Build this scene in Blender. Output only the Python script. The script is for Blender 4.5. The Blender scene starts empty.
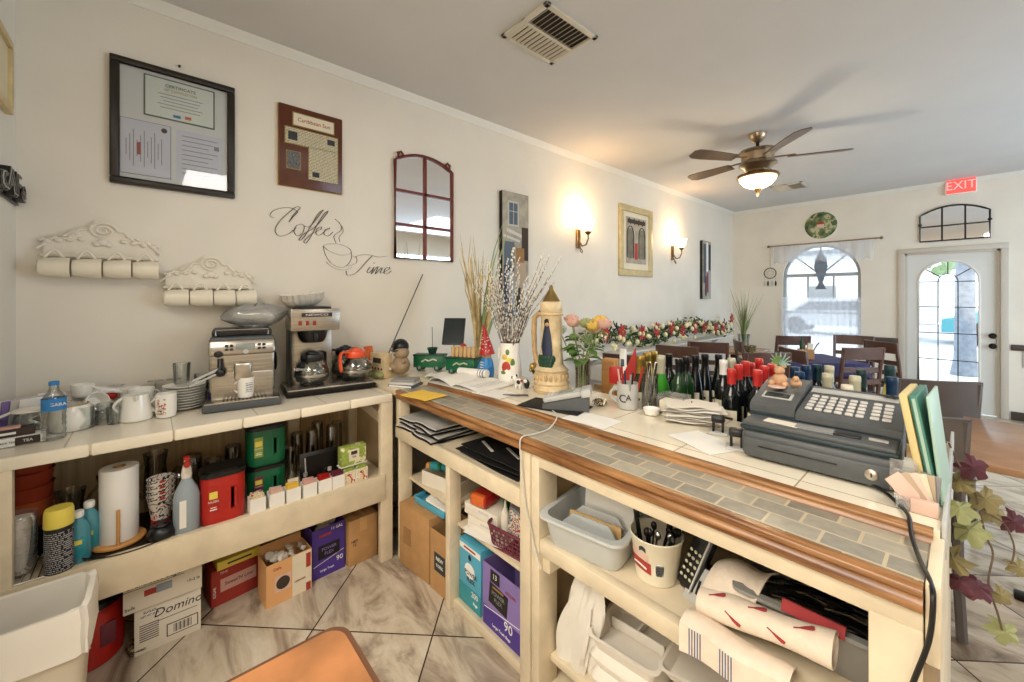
import bpy, bmesh, math, random
from mathutils import Matrix, Vector, Euler
PI = math.pi
SC = bpy.context.scene
COL = SC.collection
random.seed(7)

# ------------------------------------------------------------------ camera
FPX, HOR, CAMH = 405.0, 297.0, 1.46
YAW = math.atan(453 / 405.0)
cd = bpy.data.cameras.new('camera')
cam = bpy.data.objects.new('camera', cd)
COL.objects.link(cam)
cam.location = (0, 0, CAMH)
cam.rotation_euler = (PI / 2, 0, YAW)
cd.sensor_fit = 'HORIZONTAL'
cd.sensor_width = 36
cd.lens = 36 * FPX / 1024
cd.shift_y = (HOR - 341) / 1024
cd.clip_start = 0.05
cd.clip_end = 200
SC.camera = cam

# ------------------------------------------------------------------ exposure, sky, lights
vs = SC.view_settings
vs.view_transform = 'Standard'
vs.look = 'None'
vs.gamma = 1
vs.use_curve_mapping = False
vs.exposure = 0.22
w = bpy.data.worlds.new('sky')
SC.world = w
w.use_nodes = True
wn = w.node_tree.nodes
bg = wn['Background']
bg.inputs[0].default_value = (0.78, 0.89, 1.0, 1)
bg.inputs[1].default_value = 2.9


def area(name, loc, size, power, color, rot=(0, 0, 0), sy=None):
    l = bpy.data.lights.new(name, 'AREA')
    l.shape = 'RECTANGLE'
    l.size = size
    l.size_y = sy or size
    l.energy = power
    l.color = color
    o = bpy.data.objects.new(name, l)
    o.location = loc
    o.rotation_euler = rot
    COL.objects.link(o)
    return o


def point(name, loc, power, color, r=0.04):
    l = bpy.data.lights.new(name, 'POINT')
    l.energy = power
    l.color = color
    l.shadow_soft_size = r
    o = bpy.data.objects.new(name, l)
    o.location = loc
    COL.objects.link(o)
    return o


# added fill lights overhead and behind the camera, daylight from unseen windows at right
area('kitchen_fill', (-0.6, -1.3, 2.86), 1.6, 84, (1.0, 0.94, 0.84))  # added overhead fill behind the camera
area('service_fill', (0.9, 0.9, 2.86), 1.2, 30, (1.0, 0.96, 0.91))  # added overhead fill on the service side
area('dining_fill', (1.6, 4.6, 2.86), 1.8, 14, (0.92, 0.96, 1.0))  # added overhead fill, out of view on the dining side
area('street_window_light', (2.9, 5.0, 1.5), 1.8, 105, (0.60, 0.79, 1.0), (0, PI / 2, 0), 3.2)
area('back_fill', (0.6, -2.9, 1.5), 1.6, 50, (0.97, 0.97, 1.0), (-PI / 2, 0, 0), 1.4)  # added fill at the back, no window modelled there


# ------------------------------------------------------------------ pixel rays to known planes
def ray(x, y):
    r = (x - 512) / FPX
    u = -(y - HOR) / FPX
    c, s = math.cos(YAW), math.sin(YAW)
    return Vector((-s + c * r, c + s * r, u))


def onX(x, y, k):
    d = ray(x, y)
    return Vector((0, 0, CAMH)) + d * (k / d.x)


def onY(x, y, k):
    d = ray(x, y)
    return Vector((0, 0, CAMH)) + d * (k / d.y)


def onZ(x, y, k):
    d = ray(x, y)
    return Vector((0, 0, CAMH)) + d * ((k - CAMH) / d.z)


# ------------------------------------------------------------------ materials
def lin(h):
    if not isinstance(h, str):
        return (h[0], h[1], h[2], 1)
    v = [int(h[i:i + 2], 16) / 255 for i in (0, 2, 4)]
    return tuple((c / 12.92 if c <= 0.04045 else ((c + 0.055) / 1.055) ** 2.4) for c in v) + (1,)


# name: (colour, roughness, metallic, noise scale, noise amount, bump)
TAB = {
    'wall_paint': ('e8e0d1', .85, 0, 3, .03, .02), 'ceiling_paint': ('d3d1cf', .9, 0, 3, .02, .02),
    'trim_paint': ('e6e2d8', .5, 0, 3, .02, 0), 'door_paint': ('d9d8d2', .45, 0, 3, .02, 0),
    'door_frame': ('c9c0b2', .5, 0, 3, .03, 0), 'rail_wood': ('4a3f38', .5, 0, 12, .2, .1),
    'cream_wood': ('dfcfb1', .5, 0, 9, .10, .12), 'cream_tile': ('eee3cb', .18, 0, 6, .04, .02),
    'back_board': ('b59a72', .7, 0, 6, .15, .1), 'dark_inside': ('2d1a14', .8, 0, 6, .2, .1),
    'white': ('f2efe8', .35, 0, 5, .02, 0), 'porcelain': ('f4f0e6', .12, 0, 5, .02, 0),
    'cream_porcelain': ('e9dfc9', .25, 0, 8, .05, .05), 'warm_white': ('e8dfce', .5, 0, 5, .03, 0),
    'paper': ('efebe2', .8, 0, 8, .03, .03), 'paper_grey': ('cfcbc4', .8, 0, 8, .05, .03),
    'black': ('0d0d0e', .35, 0, 5, .1, 0), 'black_matte': ('141313', .7, 0, 5, .2, .1),
    'charcoal': ('505354', .45, 0, 30, .08, .03), 'grey': ('8a8a88', .5, 0, 20, .05, 0),
    'light_grey': ('b9b8b2', .45, 0, 20, .05, 0), 'teal_black': ('1c3036', .4, 0, 20, .08, 0),
    'steel': ('b9b2a6', .28, 1, 40, .05, .02), 'chrome': ('dcdcdc', .12, 1, 5, 0, 0),
    'dark_metal': ('2a2724', .4, .8, 10, .1, 0), 'iron_red': ('6b2c1b', .45, .3, 20, .2, .1),
    'bronze': ('8a6a44', .3, .9, 10, .1, 0), 'brushed_nickel': ('a8957c', .3, .9, 10, .08, 0),
    'gold': ('c8a45a', .35, .7, 15, .15, .05), 'gold_foil': ('b99a4a', .35, .8, 30, .3, .2),
    'brass': ('9a8250', .3, .9, 10, .1, 0),
    'red': ('b01f17', .4, 0, 8, .06, 0), 'red_cap': ('c4302b', .35, .1, 12, .08, 0),
    'red_plastic': ('b5241a', .3, 0, 4, .05, 0), 'orange': ('d5682a', .35, 0, 5, .05, 0),
    'orange_plastic': ('e5562c', .3, 0, 5, .05, 0), 'terracotta': ('a33c1e', .55, 0, 12, .12, .05),
    'terracotta_light': ('c05c2c', .55, 0, 12, .12, .05),
    'yellow': ('ecd75a', .4, 0, 6, .05, 0), 'yellow_paper': ('ecc24c', .8, 0, 6, .04, 0),
    'green': ('10633f', .35, 0, 6, .08, 0), 'dark_green': ('14402c', .4, 0, 8, .12, 0),
    'lime': ('8fa343', .5, 0, 8, .12, 0), 'leaf': ('5d7f3c', .5, 0, 14, .25, .1),
    'leaf_pale': ('979a68', .6, 0, 14, .25, .1), 'leaf_dry': ('857a52', .7, 0, 14, .3, .2),
    'leaf_red': ('572a34', .7, 0, 14, .3, .2), 'straw': ('c9b27e', .7, 0, 20, .25, .1),
    'bamboo': ('d8c08a', .55, 0, 20, .2, .1), 'twig': ('6a5646', .8, 0, 30, .3, .2),
    'catkin': ('e4dfd2', .9, 0, 30, .1, .2), 'stem': ('8fa066', .6, 0, 14, .2, 0),
    'teal': ('2d8f9a', .35, 0, 6, .1, 0), 'blue': ('2c7fc0', .4, 0, 6, .08, 0),
    'navy': ('1c2742', .5, 0, 8, .1, 0), 'blue_cap': ('1d3a5a', .35, .2, 8, .08, 0),
    'sky_blue': ('55a9c4', .4, 0, 6, .05, 0), 'violet': ('47308a', .45, 0, 6, .08, 0),
    'lavender': ('8d78b8', .45, 0, 6, .08, 0), 'purple_cloth': ('3f3a66', .8, 0, 20, .12, .1),
    'maroon': ('6e2b3a', .5, 0, 8, .1, 0), 'pink': ('d9a79b', .6, 0, 8, .08, 0),
    'cardboard': ('b68a58', .85, 0, 18, .08, .08), 'cardboard_dark': ('9a7247', .85, 0, 18, .1, .08),
    'carton_orange': ('dfa870', .6, 0, 5, .05, 0), 'tape': ('c49a64', .35, 0, 10, .05, 0),
    'bin_plastic': ('d9cdb6', .5, 0, 5, .03, 0), 'liner': ('ece6da', .35, 0, 9, .03, .25),
    'foam': ('ece4d6', .7, 0, 40, .02, .05), 'tub_grey': ('c6c9c6', .45, 0, 10, .04, 0),
    'bin_grey': ('8f8d86', .5, 0, 10, .05, 0), 'ceramic_tan': ('c9a878', .4, 0, 22, .22, .3),
    'ceramic_sand': ('dbc49a', .4, 0, 22, .2, .3), 'olive_glass': ('2a331b', .12, 0, 5, .1, 0),
    'bottle_dark': ('0f1313', .08, 0, 5, .1, 0), 'bottle_green': ('1a3a1c', .1, 0, 5, .1, 0),
    'bottle_bright': ('3e9a2c', .12, 0, 5, .1, 0), 'white_wine': ('c9bf6c', .12, 0, 5, .1, 0),
    'cap_black': ('111214', .35, .2, 5, .1, 0), 'cap_cream': ('c9c4a8', .4, .1, 8, .08, 0),
    'cap_teal': ('1f3c3f', .4, .1, 8, .08, 0), 'label_cream': ('e5dcc4', .7, 0, 8, .05, 0),
    'cork': ('d6b077', .8, 0, 30, .15, .1), 'chair_wood': ('5b4036', .35, 0, 10, .15, .05),
    'chair_grey': ('5c5450', .4, 0, 10, .1, .05), 'seat_leather': ('2b2626', .5, 0, 10, .1, .05),
    'table_wood': ('a8805e', .25, 0, 8, .12, .03), 'seat_brown': ('ad7448', .28, 0, 7, .28, .05),
    'seat_edge': ('6a4630', .35, 0, 8, .2, .05), 'plaque_wood': ('5a2b16', .3, 0, 14, .2, .05),
    'frame_dark': ('241c14', .35, .1, 12, .15, .05), 'frame_gold': ('cdb98a', .45, .3, 14, .12, .1),
    'frame_mat': ('e3d8bd', .7, 0, 6, .03, 0), 'cert_mat': ('e6e5de', .8, 0, 6, .03, 0),
    'cert_green': ('4f6a4a', .8, 0, 6, .03, 0), 'cert_paper': ('e9ecdf', .8, 0, 6, .03, 0),
    'cert_violet': ('dcdbe2', .8, 0, 6, .03, 0), 'ink': ('3a3a3c', .8, 0, 6, .03, 0),
    'ink_soft': ('8b8b90', .8, 0, 6, .03, 0), 'ink_brown': ('3c3028', .8, 0, 6, .03, 0),
    'ink_red': ('a8362c', .7, 0, 6, .03, 0), 'ink_gold': ('b89c3c', .7, 0, 6, .03, 0),
    'news': ('d9cfae', .8, 0, 6, .05, 0), 'skin_tan': ('c59a74', .6, 0, 10, .1, .05),
    'skin_pig': ('a0896c', .6, 0, 10, .15, .1), 'rose_pink': ('dcae9c', .6, 0, 10, .12, .1),
    'rose_yellow': ('e2bd5a', .6, 0, 10, .12, .1), 'rose_white': ('e9e4cb', .6, 0, 10, .08, .1),
    'poinsettia': ('a82a24', .6, 0, 10, .2, .1), 'bulb_cream': ('f0e6b8', .3, 0, 6, .05, 0),
    'vent_paint': ('cfc8b8', .5, 0, 5, .03, 0), 'vent_dark': ('3a3128', .8, 0, 5, .1, 0),
    'blade': ('5e4a38', .4, 0, 10, .2, 0), 'pavement': ('d8d4cc', .9, 0, 2, .05, 0),
    'asphalt': ('b9b9bb', .9, 0, 2, .05, 0), 'trunk': ('7d8794', .9, 0, 10, .2, .2),
    'building': ('dcdcd6', .9, 0, 2, .05, 0), 'car_teal': ('5aa3ae', .3, .2, 5, .02, 0),
    'car_silver': ('a9adb0', .3, .2, 5, .02, 0), 'tree_green': ('8aa57a', .9, 0, 10, .3, .3),
    'leaflet_pink': ('dab8a6', .6, 0, 8, .06, 0), 'leaflet_tan': ('b39c80', .6, 0, 8, .1, 0),
    'menu_green': ('3f7a6a', .4, 0, 8, .08, 0), 'menu_pale': ('a9c6b4', .5, 0, 8, .08, 0),
    'menu_cream': ('dcc78c', .6, 0, 8, .06, 0), 'book_blue': ('4a5866', .5, 0, 8, .1, 0),
    'cloth_red': ('a33a3a', .9, 0, 30, .1, .2), 'cloth_cream': ('ead9c4', .9, 0, 30, .06, .3),
    'cloth_blue': ('56668a', .9, 0, 30, .06, .2), 'laminate_worn': ('8f7a5c', .7, 0, 14, .3, .3),
    'art_stone': ('a59c8a', .6, 0, 14, .22, 0), 'art_shade': ('6f6a5c', .6, 0, 16, .3, 0),
    'sash_backlit': ('a9adb2', .5, 0, 4, .02, 0),  # white sash, its backlit shade put into the grey
    'screen': ('2b3436', .15, 0, 5, .05, 0), 'lcd': ('8a938c', .25, 0, 5, .05, 0),
    'wood_board': ('cf9552', .45, 0, 9, .15, .05), 'fruit_red': ('b5361c', .4, 0, 6, .1, 0),
    'sugar_blue': ('8f9aa6', .4, 0, 8, .1, 0), 'label_dark': ('2e3436', .6, 0, 8, .1, 0),
}
MATS = {}


def ng(m):
    nt = m.node_tree
    return nt, nt.nodes, nt.links, nt.nodes['Principled BSDF']


def glassy(m, tint, gl=.08, rough=.03, op=0.0):
    """thin glass: clear, with a fresnel-weighted reflection"""
    nt = m.node_tree
    N, L = nt.nodes, nt.links
    N.clear()
    out = N.new('ShaderNodeOutputMaterial')
    tr = N.new('ShaderNodeBsdfTransparent')
    tr.inputs[0].default_value = tint
    gs = N.new('ShaderNodeBsdfGlossy')
    gs.inputs['Roughness'].default_value = rough
    lw = N.new('ShaderNodeLayerWeight')
    lw.inputs[0].default_value = .35
    mp = N.new('ShaderNodeMapRange')
    mp.inputs[1].default_value = 0
    mp.inputs[2].default_value = 1
    mp.inputs[3].default_value = gl
    mp.inputs[4].default_value = .75
    L.new(lw.outputs['Fresnel'], mp.inputs[0])
    mx = N.new('ShaderNodeMixShader')
    L.new(mp.outputs[0], mx.inputs[0])
    L.new(tr.outputs[0], mx.inputs[1])
    L.new(gs.outputs[0], mx.inputs[2])
    if op > 0:
        df = N.new('ShaderNodeBsdfPrincipled')
        df.inputs['Base Color'].default_value = tint
        df.inputs['Roughness'].default_value = .4
        m2 = N.new('ShaderNodeMixShader')
        m2.inputs[0].default_value = op
        L.new(mx.outputs[0], m2.inputs[1])
        L.new(df.outputs[0], m2.inputs[2])
        mx = m2
    L.new(mx.outputs[0], out.inputs[0])


def M(name):
    if name in MATS:
        return MATS[name]
    m = bpy.data.materials.new(name)
    m.use_nodes = True
    MATS[name] = m
    if name in SPECIAL:
        SPECIAL[name](m)
        return m
    colr, rough, metal, sc, amt, bump = TAB[name]
    nt, N, L, P = ng(m)
    base = lin(colr)
    P.inputs['Roughness'].default_value = rough
    P.inputs['Metallic'].default_value = metal
    if amt > 0 or bump > 0:
        tc = N.new('ShaderNodeTexCoord')
        nz = N.new('ShaderNodeTexNoise')
        nz.inputs['Scale'].default_value = sc
        nz.inputs['Detail'].default_value = 4
        L.new(tc.outputs['Object'], nz.inputs['Vector'])
        if amt > 0:
            rp = N.new('ShaderNodeValToRGB')
            rp.color_ramp.elements[0].position = .3
            rp.color_ramp.elements[1].position = .7
            rp.color_ramp.elements[0].color = tuple(max(0, c * (1 - amt)) for c in base[:3]) + (1,)
            rp.color_ramp.elements[1].color = tuple(min(1, c * (1 + amt)) for c in base[:3]) + (1,)
            L.new(nz.outputs['Fac'], rp.inputs[0])
            L.new(rp.outputs[0], P.inputs['Base Color'])
        else:
            P.inputs['Base Color'].default_value = base
        if bump > 0:
            bp = N.new('ShaderNodeBump')
            bp.inputs['Strength'].default_value = bump
            bp.inputs['Distance'].default_value = .01
            L.new(nz.outputs['Fac'], bp.inputs['Height'])
            L.new(bp.outputs[0], P.inputs['Normal'])
    else:
        P.inputs['Base Color'].default_value = base
    return m


def math_node(N, L, op, a, b=None):
    n = N.new('ShaderNodeMath')
    n.operation = op
    for i, v in enumerate((a, b)):
        if v is None:
            continue
        if isinstance(v, (int, float)):
            n.inputs[i].default_value = v
        else:
            L.new(v, n.inputs[i])
    return n.outputs[0]


def grout(N, L, u, width):
    """1 on the joint, 0 on the tile"""
    f = math_node(N, L, 'FRACT', u)
    d = math_node(N, L, 'ABSOLUTE', math_node(N, L, 'SUBTRACT', f, .5))
    return math_node(N, L, 'GREATER_THAN', d, .5 - width)


def mix(N, L, f, a, b):
    n = N.new('ShaderNodeMix')
    n.data_type = 'RGBA'
    for i, v in ((0, f), (6, a), (7, b)):
        if isinstance(v, (tuple, list)) or isinstance(v, float):
            n.inputs[i].default_value = v
        else:
            L.new(v, n.inputs[i])
    return n.outputs[2]


def mat_floor(m):
    nt, N, L, P = ng(m)
    g = N.new('ShaderNodeNewGeometry')
    s = N.new('ShaderNodeSeparateXYZ')
    L.new(g.outputs['Position'], s.inputs[0])
    u = math_node(N, L, 'DIVIDE', math_node(N, L, 'SUBTRACT', math_node(N, L, 'SUBTRACT', s.outputs[1], s.outputs[0]), 2.44), .757)
    v = math_node(N, L, 'DIVIDE', math_node(N, L, 'ADD', math_node(N, L, 'ADD', s.outputs[1], s.outputs[0]), 1.375), .753)
    gr = math_node(N, L, 'MAXIMUM', grout(N, L, u, .006), grout(N, L, v, .006))
    cell = N.new('ShaderNodeCombineXYZ')
    L.new(math_node(N, L, 'FLOOR', u), cell.inputs[0])
    L.new(math_node(N, L, 'FLOOR', v), cell.inputs[1])
    wn_ = N.new('ShaderNodeTexWhiteNoise')
    wn_.noise_dimensions = '3D'
    L.new(cell.outputs[0], wn_.inputs['Vector'])
    sc = N.new('ShaderNodeVectorMath')
    sc.operation = 'SCALE'
    sc.inputs['Scale'].default_value = 9
    L.new(wn_.outputs['Color'], sc.inputs[0])
    ad = N.new('ShaderNodeVectorMath')
    ad.operation = 'ADD'
    L.new(g.outputs['Position'], ad.inputs[0])
    L.new(sc.outputs[0], ad.inputs[1])
    mp = N.new('ShaderNodeMapping')
    mp.inputs['Rotation'].default_value = (0, 0, .9)
    mp.inputs['Scale'].default_value = (1.0, 2.4, 1)
    L.new(ad.outputs[0], mp.inputs[0])
    nz = N.new('ShaderNodeTexNoise')
    nz.inputs['Scale'].default_value = 2.6
    nz.inputs['Detail'].default_value = 8
    nz.inputs['Roughness'].default_value = .62
    nz.inputs['Distortion'].default_value = .9
    L.new(mp.outputs[0], nz.inputs['Vector'])
    rp = N.new('ShaderNodeValToRGB')
    e = rp.color_ramp.elements
    e[0].position = .30
    e[0].color = lin('6f5f4d')
    e[1].position = .72
    e[1].color = lin('ddd2c0')
    k = rp.color_ramp.elements.new(.42)
    k.color = lin('a39380')
    k = rp.color_ramp.elements.new(.50)
    k.color = lin('c0b19a')
    L.new(nz.outputs['Fac'], rp.inputs[0])
    c = mix(N, L, gr, rp.outputs[0], lin('3c3026'))
    L.new(c, P.inputs['Base Color'])
    P.inputs['Roughness'].default_value = .22
    bp = N.new('ShaderNodeBump')
    bp.inputs['Strength'].default_value = .3
    bp.inputs['Distance'].default_value = .004
    L.new(math_node(N, L, 'SUBTRACT', 1, gr), bp.inputs['Height'])
    L.new(bp.outputs[0], P.inputs['Normal'])


def tile_mat(colA, colB, jc, px, py, jx, jy, ox=0, oy=0, rough=.2, sc=6, brick=False, vertical=False):
    def f(m):
        nt, N, L, P = ng(m)
        g = N.new('ShaderNodeNewGeometry')
        s = N.new('ShaderNodeSeparateXYZ')
        L.new(g.outputs['Position'], s.inputs[0])
        v = math_node(N, L, 'DIVIDE', math_node(N, L, 'SUBTRACT', s.outputs[1], oy), py)
        x = s.outputs[0]
        if brick:
            x = math_node(N, L, 'ADD', x, math_node(N, L, 'MULTIPLY', math_node(N, L, 'FLOOR', v), px * .43))
        u = math_node(N, L, 'DIVIDE', math_node(N, L, 'SUBTRACT', x, ox), px)
        gr = math_node(N, L, 'MAXIMUM', grout(N, L, u, jx), grout(N, L, v, jy))
        cell = N.new('ShaderNodeCombineXYZ')
        L.new(math_node(N, L, 'FLOOR', u), cell.inputs[0])
        L.new(math_node(N, L, 'FLOOR', v), cell.inputs[1])
        wn_ = N.new('ShaderNodeTexWhiteNoise')
        wn_.noise_dimensions = '3D'
        L.new(cell.outputs[0], wn_.inputs['Vector'])
        nz = N.new('ShaderNodeTexNoise')
        nz.inputs['Scale'].default_value = sc
        nz.inputs['Detail'].default_value = 5
        L.new(g.outputs['Position'], nz.inputs['Vector'])
        fac = math_node(N, L, 'MULTIPLY', math_node(N, L, 'ADD', wn_.outputs['Value'], nz.outputs['Fac']), .6)
        c = mix(N, L, fac, lin(colA), lin(colB))
        c = mix(N, L, gr, c, lin(jc))
        L.new(c, P.inputs['Base Color'])
        P.inputs['Roughness'].default_value = rough
        bp = N.new('ShaderNodeBump')
        bp.inputs['Strength'].default_value = .4
        bp.inputs['Distance'].default_value = .003
        L.new(math_node(N, L, 'SUBTRACT', 1, gr), bp.inputs['Height'])
        L.new(bp.outputs[0], P.inputs['Normal'])
    return f


def wood_mat(a, b, rough, stretch=(1, 12, 12), sc=4):
    def f(m):
        nt, N, L, P = ng(m)
        tc = N.new('ShaderNodeTexCoord')
        mp = N.new('ShaderNodeMapping')
        mp.inputs['Scale'].default_value = stretch
        L.new(tc.outputs['Object'], mp.inputs[0])
        nz = N.new('ShaderNodeTexNoise')
        nz.inputs['Scale'].default_value = sc
        nz.inputs['Detail'].default_value = 6
        L.new(mp.outputs[0], nz.inputs['Vector'])
        rp = N.new('ShaderNodeValToRGB')
        rp.color_ramp.elements[0].position = .35
        rp.color_ramp.elements[1].position = .65
        rp.color_ramp.elements[0].color = lin(a)
        rp.color_ramp.elements[1].color = lin(b)
        L.new(nz.outputs['Fac'], rp.inputs[0])
        L.new(rp.outputs[0], P.inputs['Base Color'])
        P.inputs['Roughness'].default_value = rough
    return f


def print_mat(base, inkc, sx, sz, thr=.52):
    """paper covered in rows of small print"""
    def f(m):
        nt, N, L, P = ng(m)
        tc = N.new('ShaderNodeTexCoord')
        s = N.new('ShaderNodeSeparateXYZ')
        L.new(tc.outputs['Object'], s.inputs[0])
        row = math_node(N, L, 'MULTIPLY', s.outputs[2], sz)
        band = math_node(N, L, 'GREATER_THAN', math_node(N, L, 'FRACT', row), .5)
        cb = N.new('ShaderNodeCombineXYZ')
        L.new(math_node(N, L, 'MULTIPLY', math_node(N, L, 'ADD', s.outputs[0], s.outputs[1]), sx), cb.inputs[0])
        L.new(math_node(N, L, 'FLOOR', row), cb.inputs[1])
        nz = N.new('ShaderNodeTexNoise')
        nz.inputs['Scale'].default_value = 1
        nz.inputs['Detail'].default_value = 1
        L.new(cb.outputs[0], nz.inputs['Vector'])
        on = math_node(N, L, 'MULTIPLY', band, math_node(N, L, 'GREATER_THAN', nz.outputs['Fac'], thr - .06))
        c = mix(N, L, on, lin(base), lin(inkc))
        L.new(c, P.inputs['Base Color'])
        P.inputs['Roughness'].default_value = .8
    return f


def blotch_mat(cols, scale, rough=.6, stretch=(1, 1, 1), glossy=0):
    """painted picture or floral decoration: a ramp of colours over noise"""
    def f(m):
        nt, N, L, P = ng(m)
        tc = N.new('ShaderNodeTexCoord')
        mp = N.new('ShaderNodeMapping')
        mp.inputs['Scale'].default_value = stretch
        L.new(tc.outputs['Object'], mp.inputs[0])
        nz = N.new('ShaderNodeTexNoise')
        nz.inputs['Scale'].default_value = scale
        nz.inputs['Detail'].default_value = 3
        L.new(mp.outputs[0], nz.inputs['Vector'])
        rp = N.new('ShaderNodeValToRGB')
        rp.color_ramp.interpolation = 'CONSTANT'
        els = rp.color_ramp.elements
        n = len(cols)
        for i, cc in enumerate(cols):
            pos = 0 if i == 0 else .33 + .34 * i / n
            if i < 2:
                els[i].position = pos
                els[i].color = lin(cc)
            else:
                e = els.new(pos)
                e.color = lin(cc)
        L.new(nz.outputs['Fac'], rp.inputs[0])
        L.new(rp.outputs[0], P.inputs['Base Color'])
        P.inputs['Roughness'].default_value = rough
    return f


def emit_mat(c, st):
    def f(m):
        nt, N, L, P = ng(m)
        P.inputs['Base Color'].default_value = lin(c)
        P.inputs['Emission Color'].default_value = lin(c)
        P.inputs['Emission Strength'].default_value = st
    return f


def sheer(m):
    nt = m.node_tree
    N, L = nt.nodes, nt.links
    N.clear()
    out = N.new('ShaderNodeOutputMaterial')
    tr = N.new('ShaderNodeBsdfTransparent')
    tl = N.new('ShaderNodeBsdfTranslucent')
    tl.inputs[0].default_value = (.85, .87, .92, 1)
    df = N.new('ShaderNodeBsdfDiffuse')
    df.inputs[0].default_value = (.85, .87, .92, 1)
    a = N.new('ShaderNodeMixShader')
    a.inputs[0].default_value = .5
    L.new(tl.outputs[0], a.inputs[1])
    L.new(df.outputs[0], a.inputs[2])
    b = N.new('ShaderNodeMixShader')
    b.inputs[0].default_value = .30
    L.new(tr.outputs[0], b.inputs[1])
    L.new(a.outputs[0], b.inputs[2])
    L.new(b.outputs[0], out.inputs[0])


def steel_mat(m):
    wood_mat('a39c90', 'b9b2a6', .27, (1, 1, 40))(m)
    m.node_tree.nodes['Principled BSDF'].inputs['Metallic'].default_value = .85


def mirror_mat(m):
    nt, N, L, P = ng(m)
    P.inputs['Base Color'].default_value = (.9, .9, .9, 1)
    P.inputs['Metallic'].default_value = 1
    P.inputs['Roughness'].default_value = .03


SPECIAL = {
    'floor_tile': mat_floor,
    'counter_tile': tile_mat('e9dec8', 'f3ead8', 'c9bb9f', .30, .30, .008, .008, -2.43, 0.07, .16),
    'bar_tile': tile_mat('e8dcc2', 'f2e8d2', 'a8977a', .33, .33, .006, .006, -2.72 + .11, 1.32, .14),
    'slate': tile_mat('605f5c', 'b0a895', 'bfb193', .105, .062, .03, .045, 0, 1.06, .33, 34, True),
    'honey_wood': wood_mat('6a4224', 'ac7c4c', .27),
    'steel_brushed': steel_mat,
    'bead_board': wood_mat('bba37a', 'd6be94', .6, (1, 14, .5), 3),
    'glass': lambda m: glassy(m, (.93, .95, .94, 1), .06),
    'glass_smoke': lambda m: glassy(m, (.86, .84, .80, 1), .10),
    'glass_amber': lambda m: glassy(m, (.75, .55, .35, 1), .10),
    'window_glass': lambda m: glassy(m, (.97, .98, .99, 1), .03),
    'clear_plastic': lambda m: glassy(m, (.90, .90, .90, 1), .12, .1, .08),
    'frost_plastic': lambda m: glassy(m, (.93, .92, .89, 1), .08, .2, .28),
    'bag_film': lambda m: glassy(m, (.97, .97, .95, 1), .05, .12, .14),
    'blue_liquid': lambda m: glassy(m, (.62, .72, .78, 1), .08, .05, .45),
    'teal_liquid': lambda m: glassy(m, (.10, .45, .55, 1), .08, .05, .6),
    'coffee_glass': lambda m: glassy(m, (.16, .09, .05, 1), .08),
    'sheer': sheer, 'mirror': mirror_mat,
    'lamp_glass': emit_mat('ffd9a0', 7), 'fan_glass': emit_mat('ffe2b4', 3.2),
    'exit_red': emit_mat('ff4a44', 1.1), 'led_red': emit_mat('8a1a12', .12),
    'print_white': print_mat('e6e4de', '6a6a70', 260, 90), 'print_news': print_mat('d9cfae', '6b6250', 300, 110),
    'print_black': print_mat('17171a', 'a9a9a9', 260, 210, .54), 'print_blue': print_mat('dfe3e6', '4a5a80', 260, 90),
    'street_art': blotch_mat(['2d3a4c', '8c98a8', '5a4a42', 'c9ccd0', '94765c', '3c4a60'], 7, .5, (1, 2, 1)),
    'arch_art': blotch_mat(['5a4a3c', 'a99a7c', '7c8478', 'c9bd9c', '6a3a2c'], 8, .5, (1, 3, 1)),
    'lane_art': blotch_mat(['24364c', 'a84a3c', '8c98b0', 'd9d4cc', '3c5a7c'], 12, .5, (1, 2, 1)),
    'plate_art': blotch_mat(['36462c', '55683c', '7c8458', 'b8b48c', '4c5c38'], 9, .3),
    'floral': blotch_mat(['f0eae0', 'f0eae0', 'b5442c', 'f0eae0', '3c5a3c'], 60, .3),
    'cup_print': blotch_mat(['c0392b', 'f0e8dc', 'f0e8dc', '2c2c30', 'f0e8dc', 'f0e8dc', 'c0392b'], 28, .4),
    'stein_art': blotch_mat(['c9a878', '1c2440', '1c2440', 'b98f60', '36502c'], 14, .4),
    'leopard': blotch_mat(['8a7a5c', '3c3226', 'a8966c', '4f4634'], 30, .6),
    'carton_art': blotch_mat(['e3b080', 'e3b080', 'c98a50', 'efcfa8'], 12, .6),
    'clutter_print': blotch_mat(['e9e4d8', 'b0302c', 'e9e4d8', '3c4a5c', 'd8b24a'], 40, .7),
    'tea_print': blotch_mat(['eadfc8', 'e0c98a', 'eadfc8', 'b4503c'], 50, .6),
    'lime_print': blotch_mat(['8fa343', '9db04e', '8fa343', 'e6e2b8'], 30, .5),
    'sky_haze': emit_mat('eef4ff', 1.5),
}


# ------------------------------------------------------------------ mesh builder
def rotm(e):
    return Euler(e).to_matrix().to_4x4()


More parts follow.
